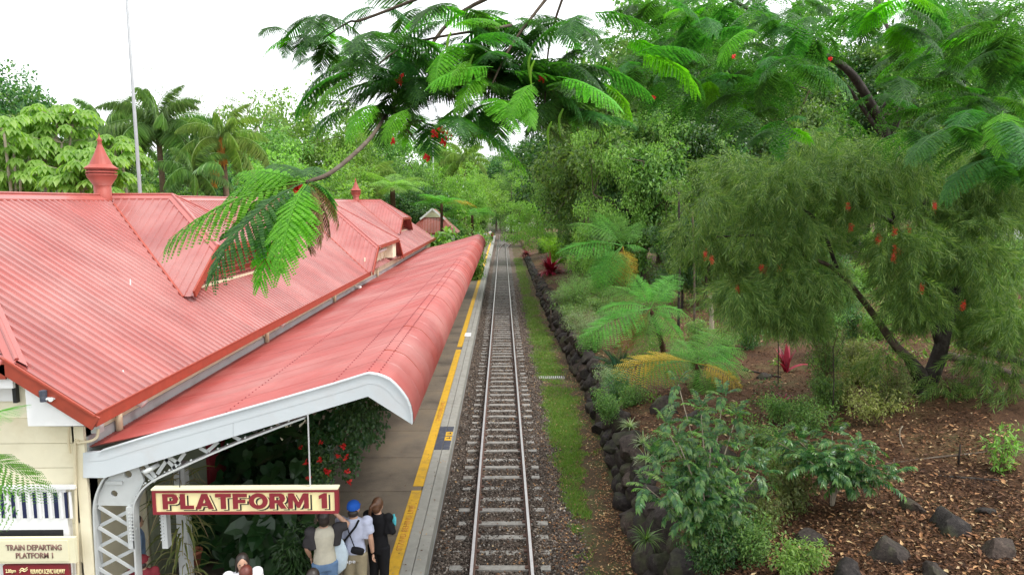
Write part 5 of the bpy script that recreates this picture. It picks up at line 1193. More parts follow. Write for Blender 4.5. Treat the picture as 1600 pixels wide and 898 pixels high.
# (a) the tree beside the bridge: trunk stands outside the frame on the right, long limbs cross overhead
B0 = np.array([6.6, 3.2, float(hillz(6.6, 3.2)) - .1]); pt = thing('poinciana_tree', 'feathery poinciana whose branch with scarlet blossoms hangs over the station roof', 'tree', B0)
def br(P, r0, r1, mat=M['bark'], parent=pt, o=B0, name='branch'):
    P = curve_pts(np.array(P) - o, 6); m = MB(); m.tube(P, np.linspace(r0, r1, len(P)), 7); return m.build(name, mat, parent, True)
def pxp(px, py, Y): return at(px, py, Y=Y)
fork = np.array([6.2, 4.0, 7.6]); m = MB(); tp = curve_pts([(0, 0, 0), (.1, .2, 3.0), fork - B0], 6); m.tube(tp, np.linspace(.26, .17, len(tp)), 10); m.build('trunk', M['bark'], pt, True)
lim1 = np.array([3.2, 5.2, 9.6]); lim2 = pxp(900, -60, 6.4)
br([fork, lim1, lim2, pxp(860, -10, 6.3), pxp(800, 70, 6.2), pxp(760, 150, 6.0)], .03, .006)
br([lim2, pxp(720, 20, 7.6), pxp(655, 100, 7.6), pxp(612, 165, 7.0), pxp(588, 203, 5.4), pxp(567, 228, 4.1), pxp(520, 268, 3.1), pxp(478, 285, 2.9)], .022, .008)
br([pxp(700, -20, 5.6), pxp(570, 30, 6.0), pxp(545, 35, 6.2), pxp(505, 60, 6.3)], .014, .006); br([lim2, pxp(860, 60, 6.6), pxp(850, 180, 6.4)], .014, .006); br([pxp(800, 40, 6.4), pxp(640, 70, 6.3), pxp(560, 130, 6.2)], .014, .005)
rr = np.random.default_rng(21); cntf = 0
def hub_fronds(hx, hy, Y, n, L, spread=(0, 6.28), dz=-.45, brightp=.12, meshes=POIN, parent=pt, o=B0, up=(0, 0, 1)):
    global cntf
    h = pxp(hx, hy, Y)
    for k in range(n):
        a = spread[0] + (spread[1] - spread[0]) * (k + rr.uniform(0, .8)) / n; d = np.array([math.cos(a), math.sin(a) * .8, dz + rr.uniform(-.3, .3)]); d = unit(d); mm = POIN_B if rr.random() < brightp else meshes
        put_frond(mm[rr.integers(3)], parent, h - o + d * .03, h - o + d * L * rr.uniform(.8, 1.15), up, rr.uniform(-.25, .25), wscale=1.25); cntf += 1
for k in range(62):
    hx = rr.uniform(545, 935); top_ = 8 + max(0, (640 - hx)) * .55 + max(0, hx - 840) * .15; hy = rr.uniform(top_, 205 - abs(hx - 740) * .12 - (25 if 730 < hx < 800 else 0)); hub_fronds(hx, hy, rr.uniform(5.7, 7.0), 3, .60, (rr.uniform(0, 6.28),) * 1 + (rr.uniform(6.5, 12.5),), -.35, .12)
for hx, hy, Y, n, L in ((500, 20, 6.3, 6, .42), (520, 55, 6.2, 5, .42), (470, 55, 6.3, 4, .36), (450, 50, 6.3, 2, .34), (590, 10, 6.3, 4, .4)): hub_fronds(hx, hy, Y, n, L, brightp=.2)
# long bright single fronds that read against the dark ones
for (a, b, Y) in (((770, 105), (675, 130), 5.5), ((735, 95), (700, 132), 5.5), ((815, 150), (830, 195), 5.4), ((835, 130), (800, 180), 5.4), ((590, 160), (545, 215), 5.6), ((870, 120), (965, 165), 5.5), ((760, 120), (715, 170), 5.5), ((640, 170), (600, 215), 5.6), ((560, 120), (500, 160), 5.8), ((705, 45), (775, 35), 5.6)):
    put_frond(POIN_B[rr.integers(3)], pt, pxp(*a, Y) - B0, pxp(*b, Y - .25) - B0, (0, -.5, 1), 0, wscale=1.1); cntf += 1
# lower cluster close to the camera
hubL = pxp(478, 285, 2.9) - B0
for (a, b, dy, mm) in (((478, 284), (262, 376), -.1, POIN_B), ((470, 284), (372, 270), .1, POIN_B), ((474, 286), (330, 428), -.25, POIN), ((476, 288), (405, 440), -.2, POIN_B), ((480, 288), (438, 420), -.3, POIN_B), ((484, 284), (520, 335), .2, POIN), ((476, 282), (420, 258), .25, POIN), ((482, 282), (495, 262), .3, POIN), ((480, 286), (395, 335), .15, POIN_D), ((482, 284), (470, 340), -.1, POIN), ((478, 280), (450, 262), .0, POIN), ((474, 282), (340, 330), .12, POIN_B), ):
    put_frond(mm[rr.integers(3)], pt, pxp(*a, 2.9) - B0, pxp(*b, 2.9 + dy) - B0, (0, -.45, 1), rr.uniform(-.2, .2), wscale=1.05); cntf += 1
for (b, dy) in (((516, 368), .05), ((500, 378), -.1), ((530, 352), .15), ((484, 392), .0), ((455, 395), .1)):
    put_frond(POIN_D[rr.integers(3)], pt, pxp(482, 287, 2.9) - B0, pxp(*b, 2.9 + dy) - B0, (0, -.45, 1), rr.uniform(-.4, .4), wscale=.55); cntf += 1
flowers(pt, [pxp(x, y, Y) - B0 for x, y, Y in ((679, 210, 5.7), (694, 222, 5.7), (614, 223, 5.8), (622, 128, 5.9), (626, 122, 5.9), (699, 214, 5.7), (848, 125, 5.9), (667, 247, 5.8), (463, 300, 2.95), (690, 205, 5.7))], rr, .035)
m = MB()
for px, py in ((705, 50), (740, 85), (832, 80), (835, 95), (880, 170), (862, 190)):
    a = pxp(px, py, 5.6) - B0; m.tube(curve_pts([a, a + np.array([-.03, 0, -.08]), a + np.array([-.02, 0, -.22])], 4), [.006, .008, .01, .011, .011, .01, .008, .006, .004], 5)
m.build('seed_pod', M['leaf_lime'], pt, True, kind='stuff')
# (b) upper right: darker crown of the same kind further back
B1 = np.array([*hill_at(1400, 520)[:2], 0]); B1[1] = 23.5; B1[0] = at(1495, 300, Y=23.5)[0]; B1[2] = gz(B1[0], 23.5)
p2 = thing('poinciana_tree', 'dark limbed poinciana rising behind the bottlebrush at the upper right', 'tree', B1)
def b2(P, r0, r1, mat=M['darkbark']): return br(P, r0, r1, mat, p2, B1)
m = MB(); m.tube(curve_pts(np.array([B1, pxp(1490, 420, 23.5), pxp(1450, 330, 23.5), pxp(1388, 225, 23)]) - B1, 4), np.linspace(.32, .24, 13), 10); m.build('trunk', M['darkbark'], p2, True)
b2([pxp(1388, 225, 23), pxp(1372, 185, 22.5), pxp(1330, 115, 21), pxp(1275, 78, 19.5)], .21, .07); b2([pxp(1388, 225, 23), pxp(1345, 165, 22), pxp(1325, 135, 21)], .09, .03); b2([pxp(1388, 225, 23), pxp(1420, 140, 22), pxp(1460, 60, 20)], .12, .04); b2([pxp(1370, 190, 22.4), pxp(1390, 150, 22), pxp(1410, 140, 21)], .06, .02)
b2([pxp(1390, 270, 23), pxp(1300, 250, 21), pxp(1235, 220, 19)], .12, .05); b2([pxp(1275, 78, 19.5), pxp(1180, 20, 15), pxp(1100, -20, 12)], .07, .02); b2([pxp(1370, 0, 16), pxp(1385, 40, 15), pxp(1415, 90, 14)], .06, .02)
for k in range(145):
    hx = rr.uniform(965, 1640); hy = rr.uniform(-10, 150) if hx < 1180 else rr.uniform(-10, 205)
    if 1270 < hx < 1420 and 60 < hy < 240 and rr.random() < .75: continue
    Y = rr.uniform(8.0, 14); hub_fronds(hx, hy, Y, 2, .72 * rr.uniform(.8, 1.1), (0, 6.28), -.35, .10, POIN, p2, B1)
for k in range(10): hub_fronds(rr.uniform(1480, 1620), rr.uniform(150, 260), rr.uniform(7, 9), 2, .7, (0, 6.28), -.5, .05, POIN, p2, B1)
TV_, Fq_, Ft_ = frond(9, lambda t: .29 * (1 - .45 * abs(t - .45) / .55), 1.0, .45, 7, .95, .3, seed=88, start=.12, rach=.005, pang=1.25)
nS = 420; hx = rr.uniform(960, 1700, nS); hy = np.where(hx < 1200, rr.uniform(-20, 170, nS), rr.uniform(-20, 215, nS)); keep = ~((hx > 1265) & (hx < 1420) & (hy > 55) & (hy < 240)) | (rr.random(nS) < .2); hx, hy = hx[keep], hy[keep]; PP = np.array([pxp(x, y, Y_) for x, y, Y_ in zip(hx, hy, rr.uniform(9, 15, len(hx)))]) - B1; aa_ = rr.uniform(0, 6.28, len(PP))
Vx, Fx = scatter(TV_, Ft_, PP, frames(unit(np.stack([np.cos(aa_), np.sin(aa_), rr.uniform(-.7, 0, len(PP))], 1)), np.tile([0, 0, 1.0], (len(PP), 1))), rr.uniform(.7, 1.0, len(PP))); link('crown', mesh_from('crown', Vx, Fx, M['poin']), p2, 'stuff')
flowers(p2, [pxp(x, y, 8) - B1 for x, y in ((1020, 152), (1298, 92), (1145, 88))], rr, .03)

# ------------------------------------------------------------------ weeping bottlebrush
def spray_template(seed, n=34):
    """drooping twig along +X with narrow leaves, leaves still weep along the twig"""
    r = np.random.default_rng(seed); x = np.linspace(.08, 1, n); P = np.stack([x, 0 * x, -.06 * x ** 2], 1); a = np.arange(n) * 2.4; d = unit(np.stack([np.full(n, .95), .62 * np.cos(a), .62 * np.sin(a) - .05], 1) + r.normal(0, .12, (n, 3)))
    V, F = scatter(*diamond(.10, .01, .03), P, frames(d, r.normal(size=(n, 3))), r.uniform(.26, .40, n)); Vt, Fq, Ft = tube(np.stack([np.linspace(0, 1, 4), np.zeros(4), -.06 * np.linspace(0, 1, 4) ** 2], 1), np.linspace(.006, .003, 4), 3, False)
    Ftt = np.concatenate([Fq[:, :3], Fq[:, [0, 2, 3]]]); return np.concatenate([V, Vt]), np.concatenate([F, Ftt + len(V)])
SPR = [spray_template(s) for s in range(3)]
def sprays(r, C, rad, per, L, droop=.9, outw=.7):
    C = np.asarray(C, float); n = len(C) * per; idx = np.repeat(np.arange(len(C)), per); d = rdir(n, r); rad = np.broadcast_to(np.asarray(rad, float), (len(C),))
    P = C[idx] + d * (r.random(n) ** .5 * rad[idx])[:, None] * np.array([1, 1, .7]); ax = unit(d * outw + rdir(n, r) * .35 + np.array([0, 0, -droop])); Vs = []; Fs = []; k0 = 0
    for q in range(3):
        sl = slice(q, n, 3); V, F = scatter(*SPR[q], P[sl], frames(ax[sl], rdir(len(P[sl]), r)), r.uniform(L * .7, L * 1.2, len(P[sl]))); Vs.append(V); Fs.append(F + k0); k0 += len(V)
    return np.concatenate(Vs), np.concatenate(Fs)
bb = hill_at(1440, 612); bt = thing('bottlebrush_tree', 'weeping bottlebrush tree with leaning limb and red brush flowers', 'tree', bb)
def Q(px, py, dy=0): return at(px, py, Y=bb[1] + dy) - bb
m = MB(); m.tube(curve_pts([Q(1440, 625), Q(1438, 590), Q(1420, 560)], 5), np.linspace(.30, .125, 11), 10); m.tube(curve_pts([Q(1442, 620), Q(1465, 560), Q(1478, 510)], 5), np.linspace(.22, .15, 11), 9); m.build('trunk', M['darkbark'], bt, True)
def bb_limb(P, r0, r1, mat=M['darkbark']): P = curve_pts(np.array(P), 6); m = MB(); m.tube(P, np.linspace(r0, r1, len(P)), 7); return m.build('limb', mat, bt, True)
bb_limb([Q(1420, 560), Q(1395, 535), Q(1360, 485, -.3), Q(1310, 425, -.8), Q(1262, 400, -1)], .125, .035, M['bark']); bb_limb([Q(1262, 400, -1), Q(1200, 370, -1.2), Q(1120, 370, -1.5)], .05, .02); bb_limb([Q(1478, 510), Q(1500, 420), Q(1510, 340, -.5)], .18, .05); bb_limb([Q(1470, 540), Q(1440, 440), Q(1400, 350, -.5)], .13, .04); bb_limb([Q(1500, 420), Q(1545, 370), Q(1590, 330, -.6)], .07, .02)
bb_limb([Q(1510, 340, -.5), Q(1500, 280, -.4), Q(1560, 220, -.6)], .05, .015); bb_limb([Q(1400, 350, -.5), Q(1385, 290, -.5), Q(1400, 230, -.5)], .04, .012); bb_limb([Q(1310, 425, -.8), Q(1280, 350, -1), Q(1230, 310, -1)], .05, .02); bb_limb([Q(1400, 350, -.5), Q(1340, 320, -1), Q(1280, 300, -1.2)], .05, .02)
r = np.random.default_rng(55); C = []
for x0, x1, y0, y1, n in ((1095, 1300, 290, 345, 11), (1070, 1290, 345, 400, 12), (1110, 1300, 395, 450, 11), (1200, 1290, 440, 480, 5), (1290, 1420, 255, 330, 8), (1400, 1600, 275, 350, 12), (1385, 1620, 340, 410, 12), (1410, 1620, 400, 470, 12), (1440, 1580, 465, 510, 6), (1200, 1300, 255, 310, 6), (1480, 1640, 230, 300, 9), (1360, 1410, 330, 400, 3), (1100, 1180, 440, 485, 3), (1225, 1275, 455, 500, 3), (1130, 1230, 250, 290, 4), (1560, 1640, 470, 530, 4), (1395, 1440, 440, 490, 3), (1330, 1480, 215, 260, 7), (1240, 1330, 215, 260, 4), (1540, 1640, 190, 240, 5)):
    for k in range(n): C.append(Q(r.uniform(x0, x1), r.uniform(y0, y1), r.uniform(-2.2, 1.2)))
for px, py, dy in ((1475, 598, -.6), (1540, 550, -1), (1575, 545, -1), (1385, 560, -.2), (1592, 600, -1.6)): C.append(Q(px, py, dy))
V, F = sprays(r, np.array(C), r.uniform(.30, .74, len(C)), 36, .55); link('crown', mesh_from('crown', V, F, M['needle']), bt)
FL = [(1195, 422), (1190, 418), (1325, 322), (1330, 355), (1372, 375), (1398, 362), (1420, 362), (1404, 395), (1396, 402), (1410, 395), (1398, 388), (1460, 322), (1152, 452), (1102, 398), (1505, 478), (1218, 418), (1112, 405), (1440, 450)]
Pf = np.concatenate([np.repeat(Q(x, y, -1.9 - (k % 3) * .3)[None], 120, 0) + np.random.default_rng(k).normal(0, 1, (120, 3)) * np.array([.012, .012, .05]) for k, (x, y) in enumerate(FL)]); nP_ = len(Pf); aa = r.uniform(0, 6.28, nP_)
V, F = scatter(*diamond(.10, 0, 0), Pf, frames(np.stack([np.cos(aa), np.sin(aa), r.normal(0, .3, nP_)], 1), rdir(nP_, r)), r.uniform(.045, .07, nP_)); link('brush_flower', mesh_from('brush_flower', V, F, M['flower']), bt, 'stuff')

# ------------------------------------------------------------------ garden shrubs and clumps
def stem_shrub(label, base, H, wd, nst, mat, leafL, per, T, rs, name='shrub', bark=None, droop=.25, cr=.2, cl=4, cat='shrub', lean=(0, 0), flat=.8, lo=.25):
    r = np.random.default_rng(rs); t = thing(name, label, cat, base, 0, 'garden shrubs'); C = []; m = MB()
    for k in range(nst):
        a = r.uniform(0, 6.28); e = np.array([math.cos(a) * wd / 2 * r.uniform(.2, 1) + lean[0], math.sin(a) * wd / 2 * r.uniform(.2, 1) + lean[1], H * r.uniform(.55, 1)]); pp = curve_pts([[0, 0, -.1], e * np.array([.35, .35, .55]), e], 4); m.tube(pp, np.linspace(.014, .005, len(pp)) * (H ** .5), 5)
        for q in np.linspace(lo, 1, cl): C.append(pp[min(len(pp) - 1, int(q * (len(pp) - 1)))] + r.normal(0, cr * .4, 3))
    m.build('stem', bark or M['twig'], t, True); V, F = leaves(r, np.array(C), cr * r.uniform(.7, 1.2, len(C)), per, leafL, T, droop, flat); link('foliage', mesh_from('foliage', V, F, mat), t); return t
# pinnate leafed young trees in the foreground
PINN = [frond_mesh('leaf_spray', M['leaf_dark'], 10, lambda t: .25, .95, .45 * q, 0, .40, .3, True, seed=120 + i, start=.16, rach=.006, jit=.12) for i, q in enumerate((.8, 1.2))]
PINN_G = [recolor(f, M['leaf_mid']) for f in PINN]
def pinnate_tree(label, base, tops, nper, L, rs, mats=PINN, bark=M['palebark'], cat='young tree', r0=.028):
    r = np.random.default_rng(rs); t = thing('pinnate_shrub', label, cat, base, 0, 'garden shrubs'); base = np.array(base); m = MB()
    for k, tpz in enumerate(tops):
        e = np.array(tpz) - base; pp = curve_pts([[0, 0, -.1], e * np.array([.15, .2, .5]), e], 6); m.tube(pp, np.linspace(r0, .006, len(pp)), 6)
        for q in range(nper + 4):
            i = min(len(pp) - 1, int((.58 + .42 * (q + 1) / nper) * (len(pp) - 1))); a = q * 2.4 + r.uniform(-.4, .4); el = r.uniform(-.15, .55) if q < nper else r.uniform(.5, 1.3); d = np.array([math.cos(a) * math.cos(el), math.sin(a) * math.cos(el), math.sin(el) - .25]); put_frond(mats[q % len(mats)], t, pp[i], pp[i] + d * L * r.uniform(.75, 1.15), (0, 0, 1), r.uniform(-.3, .3), 'leaf_spray')
    m.build('stem', bark, t, True); return t
YS1 = 11.0
b = at(1103, 905, Y=YS1 - .3); b = (b[0], YS1 - .3, b[2] - .1)
pinnate_tree('foreground shrub of dark glossy pinnate leaves on a thin pale stem behind the wall', b, [at(x, y, Y=YS1 + d) for x, y, d in ((1095, 640, 0), (1040, 665, -.2), (1150, 650, .3), (1020, 710, -.3), (1110, 690, -.5), (1170, 700, .2), (1060, 600, .4), (1075, 720, -.4), (1010, 760, -.5), (1130, 760, -.5), (1185, 740, 0), (1060, 690, -.6), (1130, 620, .4), (1095, 740, -.7), (1045, 760, -.8), (1090, 790, -.8), (1150, 790, -.6))], 16, .42, 5, [PINN[0], PINN[1], PINN_G[0]])
b = hill_at(1300, 790); pinnate_tree('spreading shrub of dark pinnate leaves leaning right across the mulch', b, [at(x, y, Y=b[1] - .4 + d) for x, y, d in ((1250, 690, .2), (1300, 680, 0), (1340, 700, -.2), (1360, 730, -.3), (1290, 720, -.4), (1215, 690, .3), (1320, 715, .2), (1265, 720, -.2), (1385, 745, -.4))], 15, .48, 6, r0=.02)
def at_hill(label, px, py, H, wd, nst, mat, leafL, per, T, rs, **k): return stem_shrub(label, hill_at(px, py), H, wd, nst, mat, leafL, per, T, rs, **k)
L6 = leaf6(.42, .05, .18); L6N = leaf6(.28, .04, .15)
b = at(1050, 900, Y=10.6); stem_shrub('bushy small leaved shrub spilling over the wall at the bottom', (b[0] + .5, 10.5, 1.05), .9, 1.0, 15, M['leaf_dark'], .06, 60, L6, 11, cr=.2, bark=M['twig'])
b = at(1120, 850, Y=10.3); stem_shrub('small leaved shrub at the foot of the thin pale stem', (b[0] + .1, 10.3, 1.05), .9, .9, 14, M['leaf_dark'], .055, 60, L6, 12, cr=.18)
at_hill('leafy shrub with olive green oval leaves in front of the black boulder', 1235, 800, 1.05, 1.0, 14, M['leaf_olive'], .075, 45, L6, 13, cr=.2)
at_hill('young yellow green shrub at the bottom right of the wall garden', 1240, 905, .55, .75, 12, M['leaf_bright'], .06, 55, L6, 14, cr=.16)
at_hill('dense fine leaved green bush beside the crimson strap leaf plant', 1292, 640, .8, .9, 16, M['leaf_mid'], .06, 70, L6, 15, cr=.22)
at_hill('taller fine leaved green bush behind the crimson strap leaf plant', 1290, 560, 1.9, 1.5, 16, M['leaf_mid'], .07, 70, L6, 16, cr=.26, lo=.5)
at_hill('straggly shrub with pale yellow green leaf tips before the bottlebrush trunk', 1370, 665, .85, 1.5, 18, M['yellowish'], .08, 16, L6, 17, cr=.18, lo=.6)
at_hill('straggly yellow tipped shrub left of the bottlebrush trunk', 1320, 640, .8, 1.2, 14, M['yellowish'], .075, 16, L6, 18, cr=.17, lo=.6)
at_hill('isolated seedling with upright leaves in the mulch on the right', 1568, 735, .75, .45, 6, M['leaf_bright'], .12, 16, L6N, 19, cr=.14, cl=4, droop=.05)
at_hill('grey green fine leaved shrub cascading over the middle of the wall', 925, 545, 1.5, 2.2, 34, M['leaf_grey'], .065, 70, L6N, 20, cr=.3)
at_hill('feathery green shrub above the wall left of the leaning fern', 905, 490, 1.9, 2.6, 36, M['leaf_mid'], .075, 80, L6N, 21, cr=.34)
at_hill('dark green bush under the arching fern above the wall', 965, 625, .75, 1.2, 16, M['leaf_dark'], .06, 65, L6, 22, cr=.22)
at_hill('low green bush on the wall top below the cycad', 950, 650, .6, .9, 14, M['leaf_mid'], .055, 60, L6, 23, cr=.18)
at_hill('small bush at the foot of the thin tree stems', 1090, 540, .9, 1.1, 12, M['leaf_mid'], .07, 50, L6, 24, cr=.24)
at_hill('green bush below the bottlebrush left clump', 1170, 545, 1.3, 1.6, 16, M['leaf_dark'], .075, 60, L6, 25, cr=.28, lo=.35)
at_hill('small bush right of the low yellow frond fern', 1215, 660, .6, .8, 10, M['leaf_mid'], .06, 50, L6, 26, cr=.2)
at_hill('bright lime green clipped bush near the far end of the wall', 872, 412, 2.4, 3.6, 40, M['leaf_lime'], .15, 60, L6, 27, cr=.5)
at_hill('dark bush right of the lime green bush', 925, 425, 1.6, 2.2, 20, M['leaf_dark'], .11, 60, L6, 28, cr=.4)
at_hill('leafy bush beside the far part of the wall', 848, 395, 1.6, 2.4, 20, M['leaf_mid'], .14, 50, L6, 29, cr=.45)
for k, (px, py, Y, lab) in enumerate(((740, 368, 60, 'round bright shrub at the end of the canopy'), (685, 392, 58.5, 'broad leaved bright plant in front of the hut'))):
    p = at(px, py, Y=Y); stem_shrub(lab, (p[0], Y, -.3), p[2] + 1.6, 2.6, 18, M['leaf_bright'], .28 if k == 0 else .6, 30, DMW if k == 0 else L6, 40 + k, cr=.6)
def strap_clump(label, base, n, L, mat, wd, rs, name, cat, erect=.6, grp='strap leaved clumps', part='blade'):
    r = np.random.default_rng(rs); t = thing(name, label, cat, base, 0, grp); a = r.uniform(0, 6.28, n); e = np.clip(r.normal(erect, .3, n), .05, 1.5); Vs = []; Fs = []; k0 = 0
    for i in range(n):
        s = np.linspace(0, 1, 6); Li = L * r.uniform(.6, 1.1); th = e[i] - s * 1.5 * (1.25 - e[i] * .6); h = np.cumsum(np.cos(th)) / 6 * Li; z = np.cumsum(np.sin(th)) / 6 * Li; c = np.stack([h * math.cos(a[i]), h * math.sin(a[i]), z], 1); c = np.vstack([[0, 0, 0], c]); w_ = wd * np.array([.6, 1, 1, .9, .7, .4, .02]); sd_ = np.array([-math.sin(a[i]), math.cos(a[i]), 0.0])
        V = np.concatenate([c - sd_ * w_[:, None] / 2, c + sd_ * w_[:, None] / 2 ]); V[:, 2] += 0; q = np.arange(6); Vs.append(V); Fs.append(np.stack([q, q + 1, q + 8, q + 7], 1) + k0); k0 += 14
    link(part, mesh_from(part, np.concatenate(Vs), np.concatenate(Fs), mat), t, 'stuff' if n > 40 else None); return t
for k, (px, py, lab) in enumerate(((985, 668, 'variegated pale grass clump on the wall top below the cycad'), (1005, 695, 'second variegated pale grass clump lower on the wall top'), (1010, 722, 'lowest variegated grass clump beside the foreground shrub'), (1010, 845, 'small grass clump between wall stones at the bottom'))):
    p = hill_at(px, py); strap_clump(lab, p, 70, .42, M['variegated'] if k < 3 else M['leaf_mid'], .02, 50 + k, 'grass_clump', 'grass clump', .75)
p = hill_at(880, 470); strap_clump('pale straw green grass clump on the wall beyond the crimson plant', p, 90, .8, M['variegated'], .03, 60, 'grass_clump', 'grass clump', .7)
p = hill_at(860, 428); strap_clump('crimson cordyline clump above the far wall', p, 130, 2.1, M['red_leaf'], .20, 61, 'cordyline', 'cordyline', .95)
p = hill_at(822, 400); strap_clump('pinkish bromeliad bed at the far end of the grass strip', p, 120, 1.3, M['pink_leaf'], .14, 62, 'bromeliad_bed', 'bromeliads', .8)
p = hill_at(1228, 582); strap_clump('upright crimson strap leaf plant standing in the mulch', p, 12, .95, M['red_leaf'], .17, 63, 'cordyline', 'cordyline', 1.35, 'crimson cordylines')
p = hill_at(1225, 628); strap_clump('dark maroon low plant below the upright crimson one', p, 14, .42, M['red_leaf'], .05, 64, 'cordyline', 'cordyline', .8, 'crimson cordylines')
for k, (px, py, H_, wd_, n_, mt, lf_, lab) in enumerate((
    (1290, 625, 2.0, 1.5, 20, 'leaf_mid', .065, 'small upright tree of fine dark leaves right of the crimson plant'), (1262, 672, .7, 1.1, 16, 'leaf_mid', .06, 'low fine leaved bush under the small upright tree'),
    (1340, 600, .7, 1.5, 14, 'yellowish', .07, 'pale sparse shrub between the small upright tree and the leaning limb'), (1180, 500, 1.8, 1.6, 18, 'leaf_dark', .09, 'dark shrub under the left bottlebrush clump'),
    (1240, 495, 1.6, 1.8, 18, 'leaf_mid', .09, 'mid green shrub behind the small upright tree'), (1400, 500, 1.1, 1.6, 14, 'leaf_bright', .08, 'light green shrub on the grassy slope past the leaning limb'),
    (1350, 455, 1.3, 2.2, 18, 'leaf_bright', .10, 'light green ground shrub further up the grassy slope'), (1440, 440, 1.8, 2.4, 18, 'leaf_mid', .11, 'mid green shrub on the slope behind the bottlebrush trunk'),
    (1545, 470, 1.4, 2.2, 16, 'leaf_bright', .10, 'light green shrub on the slope at the right'), (1600, 520, .8, 1.2, 12, 'leaf_mid', .09, 'low shrub above the grey logs at the right edge'),
    (1130, 470, 1.6, 1.6, 16, 'leaf_mid', .09, 'shrub behind the short pale broken trunk'), (1040, 470, 1.6, 2.0, 18, 'leaf_dark', .09, 'dark shrub behind the thick trunked tree fern'),
    (940, 500, 1.2, 1.6, 20, 'leaf_mid', .07, 'shrub hiding the foot of the leaning tree fern'), (985, 520, .9, 1.3, 16, 'leaf_grey', .07, 'greyish shrub between the two taller tree ferns'), (895, 465, 1.3, 1.8, 20, 'leaf_grey', .08, 'greyish shrub on the wall top near the crimson clump'),
    (1190, 720, .8, 1.0, 14, 'leaf_mid', .055, 'small leafy shrub between the two dark pinnate shrubs'), (1170, 880, .7, .8, 12, 'leaf_mid', .05, 'small leaved shrub on the lower edge right of the pale stem'))):
    at_hill(lab, px, py, H_, wd_, n_, M[mt], lf_, 60, L6, 300 + k, cr=.16 + .05 * wd_)
for k, (Yw, H_, wd_, mt, lf_, off) in enumerate(((13.2, .4, .55, 'leaf_dark', .05, .95), (15.2, .45, .6, 'leaf_dark', .05, .95), (19.6, .5, .8, 'leaf_mid', .055, .85), (22.2, .5, 1.0, 'leaf_grey', .06, .65), (27.5, .9, 1.5, 'leaf_mid', .065, .7), (30.0, 1.1, 1.6, 'leaf_grey', .07, .8), (33.0, 1.2, 1.9, 'leaf_mid', .08, .8), (36.5, 1.3, 2.0, 'leaf_mid', .085, .8), (40.0, 1.2, 1.8, 'leaf_grey', .09, .8))):
    bx_ = float(wallx(Yw)) + off; stem_shrub('wall top shrub, number %s of the row counted from the lower picture edge' % ('one two three four five six seven eight nine ten eleven twelve'.split()[k]), (bx_, Yw, float(hillz(bx_, Yw))), H_, wd_, 18, M[mt], lf_, 60, L6, 500 + k, cr=.15 + .06 * wd_, lo=.1, droop=.4)
for k, (px, py, H_, wd_, n_, mt, lf_, lab) in enumerate((
    (1010, 520, 1.6, 1.8, 20, 'leaf_mid', .07, 'shrub between the foot of the leaning fern and the thick trunked fern'), (1130, 560, .9, 1.4, 14, 'leaf_mid', .065, 'low shrub in front of the short pale broken trunk'), (1190, 520, 1.4, 1.4, 14, 'leaf_mid', .07, 'leafy shrub under the middle of the bottlebrush'),
    (1330, 530, 1.4, 1.6, 16, 'leaf_dark', .07, 'dark shrub at the foot of the leaning limb'), (1270, 455, 2.0, 2.4, 20, 'leaf_mid', .10, 'bush seen under the leaning limb on the grassy slope'), (1380, 425, 2.0, 3.0, 22, 'leaf_bright', .12, 'light green thicket at the top of the grassy gap'),
    (1490, 420, 2.2, 3.0, 22, 'leaf_mid', .12, 'green thicket behind the upright bottlebrush limb'), (1590, 440, 2.0, 3.0, 20, 'leaf_mid', .12, 'green thicket at the right edge below the white house'), (1180, 440, 2.4, 2.8, 22, 'leaf_dark', .11, 'dark thicket behind the bottlebrush left clump'), (1100, 430, 2.2, 2.6, 22, 'leaf_mid', .11, 'thicket beyond the thin tree stems'),
    (1225, 760, .75, .9, 14, 'leaf_mid', .055, 'leafy shrub between the foreground shrub and the spreading pinnate shrub'), (1195, 835, .6, .7, 12, 'leaf_olive', .055, 'olive shrub beside the large black boulder'), (1390, 640, .8, 1.3, 14, 'leaf_olive', .065, 'olive scrub against the bottlebrush trunk'),
    (1205, 500, 1.7, 1.9, 18, 'leaf_mid', .08, 'broad bush in the shade under the bottlebrush left clump'), (1150, 495, 1.3, 1.7, 16, 'leaf_dark', .08, 'dark bush right of the short pale broken trunk'), (1315, 505, 1.9, 2.0, 20, 'leaf_mid', .08, 'broad bush just left of the leaning limb'), (1365, 530, 1.0, 1.6, 16, 'leaf_bright', .07, 'light bush right below the leaning limb'),
    (1425, 515, 1.3, 1.8, 18, 'leaf_mid', .08, 'bush just behind the bottlebrush trunk'), (1255, 520, 1.5, 1.6, 16, 'leaf_dark', .075, 'dark bush behind the crimson plant and small upright tree'), (1085, 575, .7, 1.0, 12, 'leaf_mid', .06, 'low bush behind the low tree fern'), (1330, 575, .9, 1.4, 16, 'leaf_olive', .065, 'olive bush below the leaning limb near the yellow tipped shrubs'), (1520, 520, .9, 1.5, 14, 'leaf_mid', .08, 'bush above the grey logs'), (1290, 470, 2.3, 2.6, 20, 'leaf_dark', .10, 'dark thicket in the gap left of the grassy slope'))):
    at_hill(lab, px, py, H_, wd_, n_, M[mt], lf_, 60, L6, 400 + k, cr=.16 + .05 * wd_)
